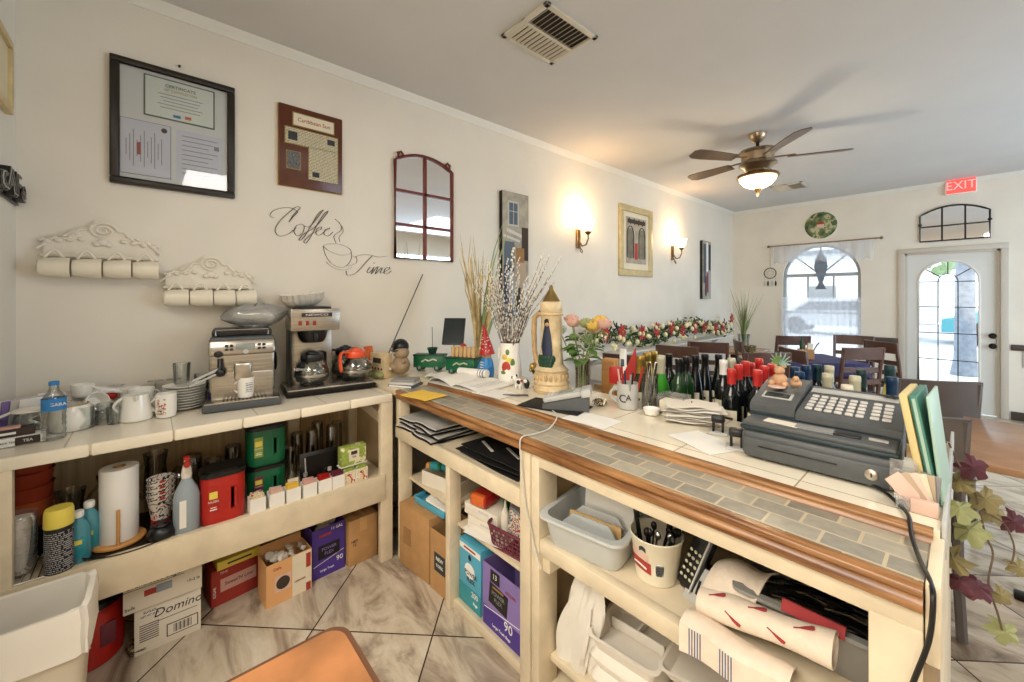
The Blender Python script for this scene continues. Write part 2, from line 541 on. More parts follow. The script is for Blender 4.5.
class MB:
    def __init__(self, mat='white', T=None):
        self.v, self.f, self.fm, self.fs = [], [], [], []
        self.mats = []
        self.T = T or Matrix()
        self.m(mat)

    def m(self, name):
        if name not in self.mats:
            self.mats.append(name)
        self.cur = self.mats.index(name)
        return self

    def add(self, vs, fs, smooth=False, X=None):
        n = len(self.v)
        A = self.T @ X if X is not None else self.T
        self.v += [A @ Vector(p) for p in vs]
        self.f += [[i + n for i in f] for f in fs]
        self.fm += [self.cur] * len(fs)
        self.fs += [smooth] * len(fs)
        return self

    def box(self, c, s, rot=None, bev=0, seg=2, taper=1):
        x, y, z = s[0] / 2, s[1] / 2, s[2] / 2
        X = Matrix.Translation(c)
        if rot:
            X = X @ rotm(rot)
        t = taper
        vs = [(-x * t, -y * t, -z), (x * t, -y * t, -z), (x * t, y * t, -z), (-x * t, y * t, -z), (-x, -y, z), (x, -y, z), (x, y, z), (-x, y, z)]
        fs = [(0, 3, 2, 1), (4, 5, 6, 7), (0, 1, 5, 4), (1, 2, 6, 5), (2, 3, 7, 6), (3, 0, 4, 7)]
        if bev > 0:
            bm = bmesh.new()
            bv = [bm.verts.new(p) for p in vs]
            for f in fs:
                bm.faces.new([bv[i] for i in f])
            bmesh.ops.bevel(bm, geom=bm.edges[:], offset=min(bev, min(s) * .49), segments=seg, profile=.5, affect='EDGES')
            bm.verts.index_update()
            vs = [tuple(q.co) for q in bm.verts]
            fs = [[q.index for q in f.verts] for f in bm.faces]
            bm.free()
            return self.add(vs, fs, True, X)
        return self.add(vs, fs, False, X)

    def lathe(self, prof, c=(0, 0, 0), seg=24, rot=None, cap0=True, cap1=True, sx=1, sy=1):
        vs, fs = [], []
        for r, z in prof:
            for k in range(seg):
                a = 2 * PI * k / seg
                vs.append((r * sx * math.cos(a), r * sy * math.sin(a), z))
        for i in range(len(prof) - 1):
            for k in range(seg):
                k2 = (k + 1) % seg
                fs.append((i * seg + k, i * seg + k2, (i + 1) * seg + k2, (i + 1) * seg + k))
        if cap0:
            fs.append(tuple(reversed(range(seg))))
        if cap1:
            fs.append(tuple(range((len(prof) - 1) * seg, len(prof) * seg)))
        X = Matrix.Translation(c)
        if rot:
            X = X @ rotm(rot)
        return self.add(vs, fs, True, X)

    def cyl(self, p0, p1, r0, r1=None, seg=16):
        p0, p1 = Vector(p0), Vector(p1)
        r1 = r0 if r1 is None else r1
        d = p1 - p0
        q = d.to_track_quat('Z', 'Y').to_matrix().to_4x4()
        vs, fs = [], []
        for r, z in ((r0, 0), (r1, d.length)):
            for k in range(seg):
                a = 2 * PI * k / seg
                vs.append((r * math.cos(a), r * math.sin(a), z))
        for k in range(seg):
            k2 = (k + 1) % seg
            fs.append((k, k2, seg + k2, seg + k))
        fs.append(tuple(reversed(range(seg))))
        fs.append(tuple(range(seg, 2 * seg)))
        return self.add(vs, fs, True, Matrix.Translation(p0) @ q)

    def tube(self, pts, r, seg=8, closed=False, flat=1.0, rs=None):
        pts = [Vector(p) for p in pts]
        n = len(pts)
        vs, fs = [], []
        up = None
        for i, p in enumerate(pts):
            a = pts[(i - 1) % n] if (closed or i > 0) else p
            b = pts[(i + 1) % n] if (closed or i < n - 1) else p
            t = (b - a)
            if t.length < 1e-9:
                t = Vector((0, 0, 1))
            t.normalize()
            if up is None:
                up = Vector((0, 0, 1)) if abs(t.z) < .9 else Vector((1, 0, 0))
            sd = t.cross(up)
            if sd.length < 1e-6:
                sd = t.cross(Vector((0, 1, 0.1)))
            sd.normalize()
            up = sd.cross(t).normalized()
            rr = rs[i] if rs else r
            for k in range(seg):
                an = 2 * PI * k / seg
                vs.append(p + sd * rr * math.cos(an) + up * rr * flat * math.sin(an))
        m = n if closed else n - 1
        for i in range(m):
            j = (i + 1) % n
            for k in range(seg):
                k2 = (k + 1) % seg
                fs.append((i * seg + k, i * seg + k2, j * seg + k2, j * seg + k))
        if not closed:
            fs.append(tuple(reversed(range(seg))))
            fs.append(tuple(range((n - 1) * seg, n * seg)))
        return self.add(vs, fs, True)

    def sphere(self, c, r, seg=12, rings=8, rot=None):
        if not isinstance(r, (tuple, list)):
            r = (r, r, r)
        vs, fs = [], []
        vs.append((0, 0, -r[2]))
        for i in range(1, rings):
            ph = -PI / 2 + PI * i / rings
            for k in range(seg):
                a = 2 * PI * k / seg
                vs.append((r[0] * math.cos(ph) * math.cos(a), r[1] * math.cos(ph) * math.sin(a), r[2] * math.sin(ph)))
        vs.append((0, 0, r[2]))
        for k in range(seg):
            fs.append((0, 1 + (k + 1) % seg, 1 + k))
        for i in range(rings - 2):
            for k in range(seg):
                a = 1 + i * seg
                k2 = (k + 1) % seg
                fs.append((a + k, a + k2, a + seg + k2, a + seg + k))
        a = 1 + (rings - 2) * seg
        for k in range(seg):
            fs.append((a + k, a + (k + 1) % seg, len(vs) - 1))
        X = Matrix.Translation(c)
        if rot:
            X = X @ rotm(rot)
        return self.add(vs, fs, True, X)

    def prism(self, pts, h0, h1, X=None):
        """polygon in local XY extruded along Z"""
        n = len(pts)
        vs = [(p[0], p[1], h0) for p in pts] + [(p[0], p[1], h1) for p in pts]
        fs = [tuple(reversed(range(n))), tuple(range(n, 2 * n))]
        for k in range(n):
            k2 = (k + 1) % n
            fs.append((k, k2, n + k2, n + k))
        return self.add(vs, fs, False, X)

    def sheet(self, grid, th=.001, smooth=True):
        """a grid of points given a small thickness"""
        r, c = len(grid), len(grid[0])
        P = [[Vector(p) for p in row] for row in grid]
        nrm = []
        for i in range(r):
            for j in range(c):
                a = P[min(i + 1, r - 1)][j] - P[max(i - 1, 0)][j]
                b = P[i][min(j + 1, c - 1)] - P[i][max(j - 1, 0)]
                q = a.cross(b)
                if q.length < 1e-12:
                    q = Vector((0, 0, 1))
                nrm.append(q.normalized())
        flat = [p for row in P for p in row]
        vs = [flat[i] + nrm[i] * th / 2 for i in range(r * c)] + [flat[i] - nrm[i] * th / 2 for i in range(r * c)]
        fs = []
        o = r * c
        for i in range(r - 1):
            for j in range(c - 1):
                a = i * c + j
                fs.append((a, a + c, a + c + 1, a + 1))
                fs.append((o + a, o + a + 1, o + a + c + 1, o + a + c))
        rim = [j for j in range(c)] + [i * c + c - 1 for i in range(1, r)] + [(r - 1) * c + j for j in range(c - 2, -1, -1)] + [i * c for i in range(r - 2, 0, -1)]
        for k in range(len(rim)):
            a, b = rim[k], rim[(k + 1) % len(rim)]
            fs.append((a, b, o + b, o + a))
        return self.add(vs, fs, smooth)

    def text(self, s, size, loc, rot=(PI / 2, 0, 0), th=.0006, align='CENTER', sx=1.0, shear=0, bend=0):
        cu = bpy.data.curves.new('lettering', 'FONT')
        cu.body = s
        cu.size = size
        cu.align_x = align
        cu.align_y = 'CENTER'
        cu.extrude = th
        cu.shear = shear
        cu.resolution_u = 2
        ob = bpy.data.objects.new('lettering', cu)
        COL.objects.link(ob)
        dg = bpy.context.evaluated_depsgraph_get()
        dg.update()
        me = bpy.data.meshes.new_from_object(ob.evaluated_get(dg))
        vs = [(p.co.x * sx, p.co.y, p.co.z) for p in me.vertices]
        fs = [tuple(p.vertices) for p in me.polygons]
        if bend:
            vs = [(bend * math.sin(p[0] / bend), p[1], p[2] + bend * (math.cos(p[0] / bend) - 1)) for p in vs]
        bpy.data.objects.remove(ob)
        bpy.data.curves.remove(cu)
        bpy.data.meshes.remove(me)
        return self.add(vs, fs, False, Matrix.Translation(loc) @ rotm(rot))

    def build(self, name, parent=None, sharp=40):
        me = bpy.data.meshes.new(name)
        me.from_pydata([tuple(p) for p in self.v], [], self.f)
        for n in self.mats:
            me.materials.append(M(n))
        me.polygons.foreach_set('material_index', self.fm)
        me.polygons.foreach_set('use_smooth', self.fs)
        bm = bmesh.new()
        bm.from_mesh(me)
        bmesh.ops.recalc_face_normals(bm, faces=bm.faces[:])
        bm.to_mesh(me)
        bm.free()
        me.set_sharp_from_angle(angle=math.radians(sharp))
        o = bpy.data.objects.new(name, me)
        COL.objects.link(o)
        if parent is not None:
            o.parent = parent
        return o


def tag(o, label, cat, group=None, kind=None):
    o['label'] = label
    o['category'] = cat
    if group:
        o['group'] = group
    if kind:
        o['kind'] = kind
    return o


def thing(name, label, cat, loc=(0, 0, 0), rz=0, group=None):
    o = bpy.data.objects.new(name, None)
    o.empty_display_size = .05
    COL.objects.link(o)
    o.location = loc
    o.rotation_euler = (0, 0, rz)
    return tag(o, label, cat, group)


def struct(b, name, parent=None):
    o = b.build(name, parent)
    if parent is None:
        o['kind'] = 'structure'
    return o


def copy_tree(o, parent=None):
    c = o.copy()
    COL.objects.link(c)
    c.parent = parent
    for ch in list(o.children):
        copy_tree(ch, c)
    return c


def again(src, loc, rz=0, label=None, scale=None):
    c = copy_tree(src)
    c.location = loc
    c.rotation_euler = (0, 0, rz)
    if label:
        c['label'] = label
    if scale:
        c.scale = (scale,) * 3
    return c


def sm(pts, n=6):
    """a smooth run of points through pts"""
    P = [Vector(p) for p in pts]
    out = []
    for i in range(len(P) - 1):
        p0, p1, p2, p3 = P[max(i - 1, 0)], P[i], P[i + 1], P[min(i + 2, len(P) - 1)]
        for k in range(n):
            u = k / n
            out.append(.5 * (2 * p1 + (p2 - p0) * u + (2 * p0 - 5 * p1 + 4 * p2 - p3) * u * u + (3 * p1 - p0 - 3 * p2 + p3) * u ** 3))
    return out + [P[-1]]


def arc(cx, cy, r, a0, a1, n, ry=None):
    ry = ry or r
    return [(cx + r * math.cos(a0 + (a1 - a0) * i / n), cy + ry * math.sin(a0 + (a1 - a0) * i / n)) for i in range(n + 1)]


def rrect(x, y, r, n=4):
    p = []
    for cx, cy, a in ((x - r, y - r, 0), (-x + r, y - r, PI / 2), (-x + r, -y + r, PI), (x - r, -y + r, 1.5 * PI)):
        p += arc(cx, cy, r, a, a + PI / 2, n)
    return p

# ================================================================== THE ROOM
WX, FY, CZ, LY = -2.72, 7.65, 2.945, -0.43
RX, BY = 3.2, -3.2
# window and door openings in the far wall
W0, W1, WB, WS, WC = -1.97, -1.0, .50, 1.78, (-1.485)
D0, D1, DT = -.545, .285, 2.045

b = MB('floor_tile'); b.box(((WX + RX) / 2, (BY + FY) / 2, -.05), (RX - WX + .4, FY - BY + .4, .1)); struct(b, 'floor')
b = MB('ceiling_paint'); b.box(((WX + RX) / 2, (BY + FY) / 2, CZ + .05), (RX - WX + .4, FY - BY + .4, .1)); struct(b, 'ceiling')
b = MB('wall_paint'); b.box((WX - .075, (BY + FY) / 2, CZ / 2), (.15, FY - BY, CZ)); struct(b, 'wall_left')
b = MB('wall_paint'); b.box((RX + .075, (BY + FY) / 2, CZ / 2), (.15, FY - BY, CZ)); struct(b, 'wall_right')
b = MB('wall_paint'); b.box(((WX + RX) / 2, BY - .075, CZ / 2), (RX - WX + .3, .15, CZ)); struct(b, 'wall_back')
b = MB('trim_paint'); b.box(((WX - 1.5) / 2, LY - .06, CZ / 2), (-1.5 - WX, .12, CZ)); struct(b, 'wall_side')
# far wall with its openings
b = MB('wall_paint')
y = FY + .075
def fw(x0, x1, z0, z1):
    b.box(((x0 + x1) / 2, y, (z0 + z1) / 2), (x1 - x0, .15, z1 - z0))
fw(WX - .15, W0, 0, CZ); fw(W0, W1, 0, WB); fw(W1, D0, 0, CZ); fw(D0, D1, DT, CZ); fw(D1, RX + .15, 0, CZ)
# spandrel over the arched window
rad = (W1 - W0) / 2
WT = WS + rad * .98
pts = [(W0, CZ), (W0, WS)] + [(WC + rad * math.cos(a), WS + rad * .98 * math.sin(a)) for a in [PI - PI * i / 24 for i in range(1, 24)]] + [(W1, WS), (W1, CZ)]
tp = [(p[0], p[1]) for p in pts]
n = len(tp)
arcp = tp[1:-1]
vs, fs = [], []
for q in (FY, FY + .15):
    for p in arcp:
        vs.append((p[0], q, p[1]))
    for p in arcp:
        vs.append((p[0], q, CZ))
k = len(arcp)
for i in range(k - 1):
    fs.append((i, i + 1, k + i + 1, k + i))
    fs.append((2 * k + i, 3 * k + i, 3 * k + i + 1, 2 * k + i + 1))
    fs.append((i, 2 * k + i, 2 * k + i + 1, i + 1))
b.add(vs, fs)
struct(b, 'wall_far')

# crown mouldings, chair rail, baseboards
def crown(name, p0, p1, nrm):
    b = MB('trim_paint')
    p0, p1, nrm = Vector(p0), Vector(p1), Vector(nrm)
    prof = [(0, -.052), (.008, -.052), (.014, -.04), (.024, -.022), (.034, -.012), (.038, 0), (0, 0)]
    vs = [p + nrm * a + Vector((0, 0, c)) for p in (p0, p1) for a, c in prof]
    m = len(prof)
    fs = [tuple(range(m)), tuple(range(m, 2 * m))] + [(i, (i + 1) % m, m + (i + 1) % m, m + i) for i in range(m)]
    b.add(vs, fs)
    struct(b, name)
crown('trim_1', (WX, LY, CZ), (WX, FY, CZ), (1, 0, 0))
crown('trim_2', (WX, FY, CZ), (RX, FY, CZ), (0, -1, 0))
b = MB('rail_wood')
for x0, x1 in ((W1 + .0, D0 - .06), (D1 + .08, RX)):
    b.box(((x0 + x1) / 2, FY - .012, .86), (x1 - x0, .024, .07), bev=.006)
struct(b, 'trim_3')
b = MB('rail_wood'); b.box(((D1 + .08 + RX) / 2, FY - .01, .05), (RX - D1 - .08, .02, .1), bev=.004)
b.box(((WX + D0 - .07) / 2, FY - .01, .05), (D0 - .07 - WX, .02, .1), bev=.004); struct(b, 'baseboard_far')
b = MB('rail_wood'); b.box((WX + .01, (2.2 + FY) / 2, .05), (.02, FY - 2.2, .1), bev=.004); struct(b, 'baseboard_left')

# window
b = MB('sash_backlit')
b.box((W0 + .02, FY + .07, (WB + WS) / 2), (.04, .08, WS - WB)); b.box((W1 - .02, FY + .07, (WB + WS) / 2), (.04, .08, WS - WB))
b.box((WC, FY + .05, WB + .02), (W1 - W0, .12, .04))
b.box((WC, FY + .07, WS + .02), (W1 - W0, .05, .05))
b.box((WC, FY + .07, 1.22), (W1 - W0, .04, .035))
for x in (-.16, .16):
    b.box((WC + x, FY + .07, 1.62), (.02, .03, .34))
b.tube([(WC + (rad - .02) * math.cos(a), FY + .07, WS + (rad - .02) * math.sin(a)) for a in [PI * i / 24 for i in range(25)]], .024, 6)
for a in (PI * .25, PI * .5, PI * .75):
    b.cyl((WC, FY + .07, WS + .02), (WC + (rad - .02) * math.cos(a), FY + .07, WS + (rad - .02) * math.sin(a)), .013, seg=6)
win = struct(b, 'window_1')
b = MB('window_glass')
b.add([(W0, FY + .09, WB), (W1, FY + .09, WB)] + [(WC + rad * math.cos(a), FY + .09, WS + rad * math.sin(a)) for a in [PI * i / 24 for i in range(25)]], [tuple(range(27))])
b.build('window_pane', win)

# door with an arched light, frame, lever and deadbolt
b = MB('door_frame')
for x0, x1, z0, z1 in ((D0 - .065, D0, 0, DT), (D1, D1 + .065, 0, DT), (D0 - .065, D1 + .065, DT, DT + .065)):
    b.box(((x0 + x1) / 2, FY - .005, (z0 + z1) / 2), (x1 - x0, .05, z1 - z0), bev=.008)
b.box((D0 + .012, FY + .05, DT / 2), (.024, .1, DT)); b.box((D1 - .012, FY + .05, DT / 2), (.024, .1, DT)); b.box(((D0 + D1) / 2, FY + .05, DT - .012), (D1 - D0, .1, .024))
dr = struct(b, 'door_1')
gx0, gx1, gz0, gzs = -.415, .12, .30, 1.66
gr_ = (gx1 - gx0) / 2
gc = (gx0 + gx1) / 2
b = MB('door_paint')
Yd0, Yd1 = FY + .03, FY + .07
def dbox(x0, x1, z0, z1):
    b.box(((x0 + x1) / 2, (Yd0 + Yd1) / 2, (z0 + z1) / 2), (x1 - x0, Yd1 - Yd0, z1 - z0))
dbox(D0 + .024, gx0, .01, DT - .024); dbox(gx1, D1 - .024, .01, DT - .024); dbox(gx0, gx1, .01, gz0)
arcp = [(gc + gr_ * math.cos(a), gzs + gr_ * math.sin(a)) for a in [PI - PI * i / 20 for i in range(21)]]
vs, fs = [], []
for q in (Yd0, Yd1):
    vs += [(p[0], q, p[1]) for p in arcp] + [(p[0], q, DT - .024) for p in arcp]
k = 21
for i in range(k - 1):
    fs += [(i, i + 1, k + i + 1, k + i), (2 * k + i, 3 * k + i, 3 * k + i + 1, 2 * k + i + 1), (i, 2 * k + i, 2 * k + i + 1, i + 1)]
b.add(vs, fs)
leaf = b.build('door_leaf', dr)
b = MB('trim_paint')
b.tube([(gx0, FY + .028, gz0), (gx1, FY + .028, gz0), (gx1, FY + .028, gzs)] + [(gc + gr_ * math.cos(a), FY + .028, gzs + gr_ * math.sin(a)) for a in [PI * i / 20 for i in range(1, 20)]] + [(gx0, FY + .028, gzs)], .013, 6, closed=True)
b.m('dark_metal')
for z in (1.66, 1.33, .99, .645):
    b.box((gc, FY + .05, z), (gx1 - gx0, .012, .010))
for x in (-.088, .088):
    b.box((gc + x, FY + .05, (gz0 + gzs) / 2), (.010, .012, gzs - gz0))
b.tube([(gc + .088 * math.cos(a), FY + .05, gzs + .10 * math.sin(a)) for a in [PI * i / 12 for i in range(13)]], .006, 5)
for a in (PI * .22, PI * .5, PI * .78):
    b.cyl((gc + .09 * math.cos(a), FY + .05, gzs + .10 * math.sin(a)), (gc + gr_ * math.cos(a), FY + .05, gzs + gr_ * math.sin(a)), .006, seg=5)
b.build('muntins', dr)
b = MB('window_glass')
b.add([(gx0, FY + .055, gz0), (gx1, FY + .055, gz0)] + [(gc + gr_ * math.cos(a), FY + .055, gzs + gr_ * math.sin(a)) for a in [PI * i / 24 for i in range(25)]], [tuple(range(27))])
b.build('door_pane', dr)
b = MB('dark_metal')
for z in (.985, .86):
    b.lathe([(.032, 0), (.034, .01), (.018, .016), (.014, .03), (.026, .04), (.028, .055), (.015, .066)], (.225, FY + .03, z), rot=(PI / 2, 0, 0))
b.build('door_handle', dr)

# the street outside
b = MB('pavement'); b.box((0, 12.9, -.06), (30, 10, .1)); struct(b, 'sidewalk')
b = MB('asphalt'); b.box((0, 25, -.08), (60, 14, .1)); struct(b, 'street')
t = thing('palm_tree', 'grey palm trunk standing on the sidewalk outside the glazed door', 'tree', (.0, 11.4, 0))
b = MB('trunk'); b.lathe([(.2, -.01), (.15, .3), (.13, 1.5), (.12, 3), (.12, 4.6)], seg=14); b.build('trunk', t)
b = MB('tree_green')
for i in range(12):
    a = 2 * PI * i / 12
    g = [[(math.cos(a) * r - math.sin(a) * s, math.sin(a) * r + math.cos(a) * s, 4.6 + .5 * math.sin(r * 1.6) - .12 * r * r) for s in (-.12, 0, .12)] for r in (0, .4, .8, 1.2, 1.6, 2.0)]
    b.sheet(g, .01)
b.build('fronds', t)
def car(loc, paint, lab, rz=0):
    t = thing('parked_car', lab, 'car', loc, rz)
    b = MB(paint)
    body = [(-2.1, .35), (-2.1, .75), (-1.5, .9), (-.9, 1.35), (.7, 1.38), (1.3, .95), (2.0, .85), (2.15, .6), (2.1, .35)]
    b.prism(body, -.85, .85, rotm((PI / 2, 0, 0)))
    b.build('body', t)
    b = MB('black')
    b.prism([(-1.35, .93), (-.85, 1.28), (.62, 1.30), (1.08, .97)], -.87, .87, rotm((PI / 2, 0, 0))); b.build('windows', t)
    for x in (-1.3, 1.35):
        for s in (-1, 1):
            b = MB('black_matte'); b.lathe([(.2, -.1), (.32, -.1), (.34, 0), (.32, .1), (.2, .1)], (x, s * .8, .34), rot=(PI / 2, 0, 0)); b.build('wheel', t)
car((1.6, 19.5, 0), 'car_teal', 'teal car parked across the street, seen through the door glass')
car((-3.3, 20.5, 0), 'car_silver', 'silver car parked across the street left of the palm trunk')
for nm, x, wd, h, mt, lab in (('shop_building', -6, 10, 4.2, 'building', 'pale low building across the street behind the silver car'), ('storefront_building', 5, 9, 3.6, 'car_teal', 'teal fronted low building across the street behind the teal car')):
    t = thing(nm, lab, 'building', (x, 33, 0))
    b = MB('building'); b.box((0, 0, h / 2), (wd, 3, h), bev=.02); b.build('wall', t)
    b = MB('trunk'); b.box((0, -.1, h + .1), (wd + .3, 3.4, .2)); b.build('roof', t)
    for k in range(3):
        b = MB('grey' if mt == 'building' else mt); b.box((-wd / 3 + k * wd / 3, -1.52, 1.5), (1.4, .06, 1.3), bev=.01); b.build('window', t)
for i, (x, yy) in enumerate(((-5.5, 16.2), (-1.2, 17.4))):
    t = thing('street_tree', ('leafy pale tree across the road at the left of the arched window', 'leafy pale tree across the road in the middle of the arched window')[i], 'tree', (x, yy, 0))
    b = MB('trunk'); b.lathe([(.14, -.01), (.1, 1), (.08, 2.4)], seg=10); b.build('trunk', t)
    b = MB('tree_green')
    for j in range(60):
        a, e, r = random.uniform(0, 2 * PI), random.uniform(-1, 1), random.uniform(.5, 1.1)
        b.sphere((r * math.cos(a), r * math.sin(a), 3 + e * .8), random.uniform(.12, .25), 6, 4)
    b.build('crown', t)

# ================================================================== THINGS ON THE WALLS
def W(yy, z, off=0):
    return (WX + off, yy, z)
RW = PI / 2          # front (-Y local) turned to face the room (+X)

def pframe(name, lab, cat, yc, zc, w, h, fw_, dep, fm, tilt=0):
    """a picture frame hung on the long wall; local x runs along the wall, z up, front -y"""
    t = thing(name, lab, cat, (WX, yc, zc), RW)
    b = MB(fm)
    for (cx, cz, sx, sz) in ((0, h / 2 - fw_ / 2, w, fw_), (0, -h / 2 + fw_ / 2, w, fw_), (-w / 2 + fw_ / 2, 0, fw_, h - 2 * fw_), (w / 2 - fw_ / 2, 0, fw_, h - 2 * fw_)):
        b.box((cx, -dep / 2, cz), (sx, dep, sz), bev=.006)
    # inner rounded lip
    iw, ih = w / 2 - fw_, h / 2 - fw_
    b.tube([(-iw, -dep * .75, -ih), (iw, -dep * .75, -ih), (iw, -dep * .75, ih), (-iw, -dep * .75, ih)], .007, 6, closed=True)
    b.build('frame', t)
    return t

t = pframe('certificate_frame', 'dark framed display of three certificates high on the wall above the cup racks', 'picture frame', .104, 2.311, .495, .612, .031, .03, 'frame_dark')
b = MB('cert_mat'); b.box((0, -.008, 0), (.43, .006, .55))
b.build('mat', t)
b = MB('cert_green'); b.box((.015, -.0125, .155), (.285, .003, .205)); b.m('cert_paper'); b.box((.015, -.0145, .155), (.272, .002, .192))
b.m('ink'); b.text('CERTIFICATE', .021, (.015, -.0165, .222)); b.m('ink_gold'); b.text('OF COMPLETION', .017, (.015, -.0165, .2))
b.m('ink_soft')
for k in range(5): b.box((.015, -.0158, .178 - k * .017), (.18 - .02 * (k % 3), .0006, .003))
b.m('blue'); b.box((.0, -.016, .076), (.03, .001, .014)); b.m('orange'); b.box((.045, -.016, .08), (.025, .001, .016))
b.build('certificate', t)
b = MB('ink_soft'); b.box((-.118, -.0125, -.115), (.19, .002, .27)); b.m('cert_violet'); b.box((-.118, -.014, -.115), (.184, .002, .264))
b.m('ink_soft')
for k in range(11): b.box((-.19 + k * .013, -.0155, -.12), (.003, .0006, .08 + .05 * ((k * 7) % 3)))
b.m('ink_red'); b.box((-.145, -.016, -.12), (.014, .0006, .06))
b.m('ink_brown'); b.lathe([(.012, 0), (.012, .002)], (-.05, -.016, -.01), rot=(PI / 2, 0, 0), seg=14)
b.build('certificate', t)
b = MB('cert_violet'); b.box((.095, -.0125, -.115), (.195, .002, .255))
b.m('ink_soft')
for k in range(9): b.box((.095 - .01 * (k % 3), -.0142, -.015 - k * .024), (.15 - .02 * (k % 3), .0006, .0035))
b.box((.165, -.0145, -.05), (.022, .0006, .022))
b.build('certificate', t)
b = MB('window_glass'); b.box((0, -.020, 0), (.43, .001, .55)); b.build('glass', t)
o = MB('dark_metal').lathe([(.004, 0), (.004, .012), (.006, .014)], (WX, .114, 2.655), rot=(0, PI / 2, 0), seg=8).build('nail'); tag(o, 'small bare nail in the wall above the certificate frame', 'nail')

t = thing('wall_plaque', 'brown wooden plaque with a framed newspaper clipping on the long wall', 'plaque', (WX, .75, 2.37), RW)
b = MB('plaque_wood'); b.box((0, -.012, 0), (.365, .024, .485), bev=.005); b.m('gold'); b.box((0, -.003, 0), (.372, .006, .492)); b.build('board', t)
b = MB('brass'); b.box((.01, -.0255, .165), (.245, .003, .085)); b.m('frame_mat'); b.box((.01, -.0275, .165), (.232, .002, .072)); b.m('ink_red'); b.text('Caribbean Sun', .034, (.01, -.029, .165), sx=.95); b.build('masthead_plate', t)
b = MB('brass'); b.box((.0, -.0255, .06), (.31, .003, .105)); b.box((.065, -.0255, -.085), (.18, .003, .2))
b.m('print_news'); b.box((.0, -.0275, .06), (.30, .002, .095)); b.box((.065, -.0275, -.085), (.17, .002, .2))
b.m('ink'); b.box((-.11, -.029, .06), (.05, .001, .05)); b.box((.11, -.029, .07), (.045, .001, .032)); b.box((.02, -.029, -.15), (.04, .001, .03))
b.build('clipping', t)
b = MB('brass'); b.box((-.105, -.0255, -.085), (.08, .003, .11)); b.m('print_black'); b.box((-.105, -.0275, -.085), (.07, .002, .1)); b.build('name_plate', t)

# arched window-pane mirror
def pane_mirror(name, lab, loc, rz, w, h, rise, nx, nz, r, fm, hooks=None, cat='mirror'):
    t = thing(name, lab, cat, loc, rz)
    def top(x):
        return h / 2 - rise + rise * math.sqrt(max(0, 1 - (x / (w / 2)) ** 2 * .999)) if rise else h / 2
    def top2(x):
        return h / 2 - rise * (x / (w / 2)) ** 2
    top = top2
    xs = [-w / 2 + w * i / 16 for i in range(17)]
    outline = [(-w / 2, -h / 2), (w / 2, -h / 2)] + [(x, top(x)) for x in reversed(xs)]
    b = MB(fm)
    b.tube([(x, -.02, z) for x, z in outline], r, 6, closed=True)
    for i in range(1, nx):
        x = -w / 2 + w * i / nx
        b.box((x, -.02, (-h / 2 + top(x)) / 2), (r * 1.6, r * 1.4, h / 2 + top(x)))
    for j in range(1, nz):
        z = -h / 2 + (h - rise * .6) * j / nz
        b.box((0, -.02, z), (w, r * 1.4, r * 1.6))
    b.build('frame', t)
    b = MB('mirror')
    b.prism([(x, z) for x, z in outline], -.002, .002, Matrix.Translation((0, -.012, 0)) @ rotm((PI / 2, 0, 0)))
    b.build('mirror_glass', t)
    if hooks == 'top':
        for s in (-1, 1):
            b = MB(fm)
            b.tube([(s * w / 2 * .86, -.02, h / 2 - rise * .8 + dz) if False else (s * (w / 2 * .9 + dx), -.02, h / 2 - rise * .7 + dz) for dx, dz in ((0, -.01), (.0, .03), (-.02, .045), (-.035, .03), (-.03, .015))], .008, 6)
            b.sphere((s * w / 2 * .9, -.02, h / 2 - rise * .7 + .03), .011)
            b.build('hook', t)
    if hooks == 'side':
        for s in (-1, 1):
            b = MB(fm); b.sphere((s * w / 2, -.02, 0), (.02, .015, .018)); b.build('knob', t)
    return t
pane_mirror('arched_mirror', 'rust red arched six-pane mirror hanging on the long wall', (WX, 1.54, 2.125), RW, .48, .77, .07, 2, 3, .012, 'iron_red', 'top')
pane_mirror('transom_mirror', 'wide black arched six-pane mirror above the glazed door', (-.098, FY, 2.41), 0, .60, .44, .1, 3, 2, .011, 'black', 'side')

# canvases and the framed picture
t = thing('canvas_print', 'tall narrow canvas of a street cafe behind the willow branches', 'painting', (WX, 2.44, 1.82), RW)
b = MB('black_matte'); b.box((0, -.02, 0), (.315, .04, 1.14)); b.build('stretcher', t)
b = MB('art_stone'); b.box((0, -.0415, 0), (.313, .003, 1.137))
ART = [0]
def art(m, x, z, sx, sz, ry=0):
    ART[0] += 1; b.m(m); b.box((x, -.0432 - .0003 * ART[0] % .006, z), (sx, .0008, sz), rot=(0, ry, 0))
art('light_grey', -.03, .38, .13, .22); art('book_blue', -.03, .38, .10, .19); art('light_grey', -.03, .38, .006, .19); art('light_grey', -.03, .40, .10, .006)
art('paper_grey', .02, .20, .26, .03, .25); art('paper_grey', -.05, .16, .2, .02, .2); art('ink_brown', .11, .12, .08, .30); art('book_blue', -.08, .0, .12, .26); art('cardboard_dark', .05, .0, .10, .16)
art('navy', -.10, -.25, .09, .34); art('sugar_blue', -.06, -.28, .06, .30); art('leaflet_tan', .06, -.2, .12, .3); art('ink_brown', .03, -.4, .05, .25); art('paper_grey', .11, -.38, .06, .3); art('book_blue', -.02, -.5, .28, .08)
b.build('picture', t)
t = thing('canvas_print', 'small narrow canvas near the far corner beyond the second sconce', 'painting', (WX, 6.46, 1.88), RW)
b = MB('black_matte'); b.box((0, -.02, 0), (.30, .04, .9)); b.build('stretcher', t)
b = MB('art_stone'); b.box((0, -.0415, 0), (.298, .003, .897))
art('book_blue', -.09, .1, .08, .6); art('navy', .1, .2, .06, .4); art('paper', .0, .2, .06, .45); art('ink_red', .02, -.2, .05, .3); art('navy', -.05, -.25, .05, .3); art('sugar_blue', .09, -.2, .07, .35); b.build('picture', t)
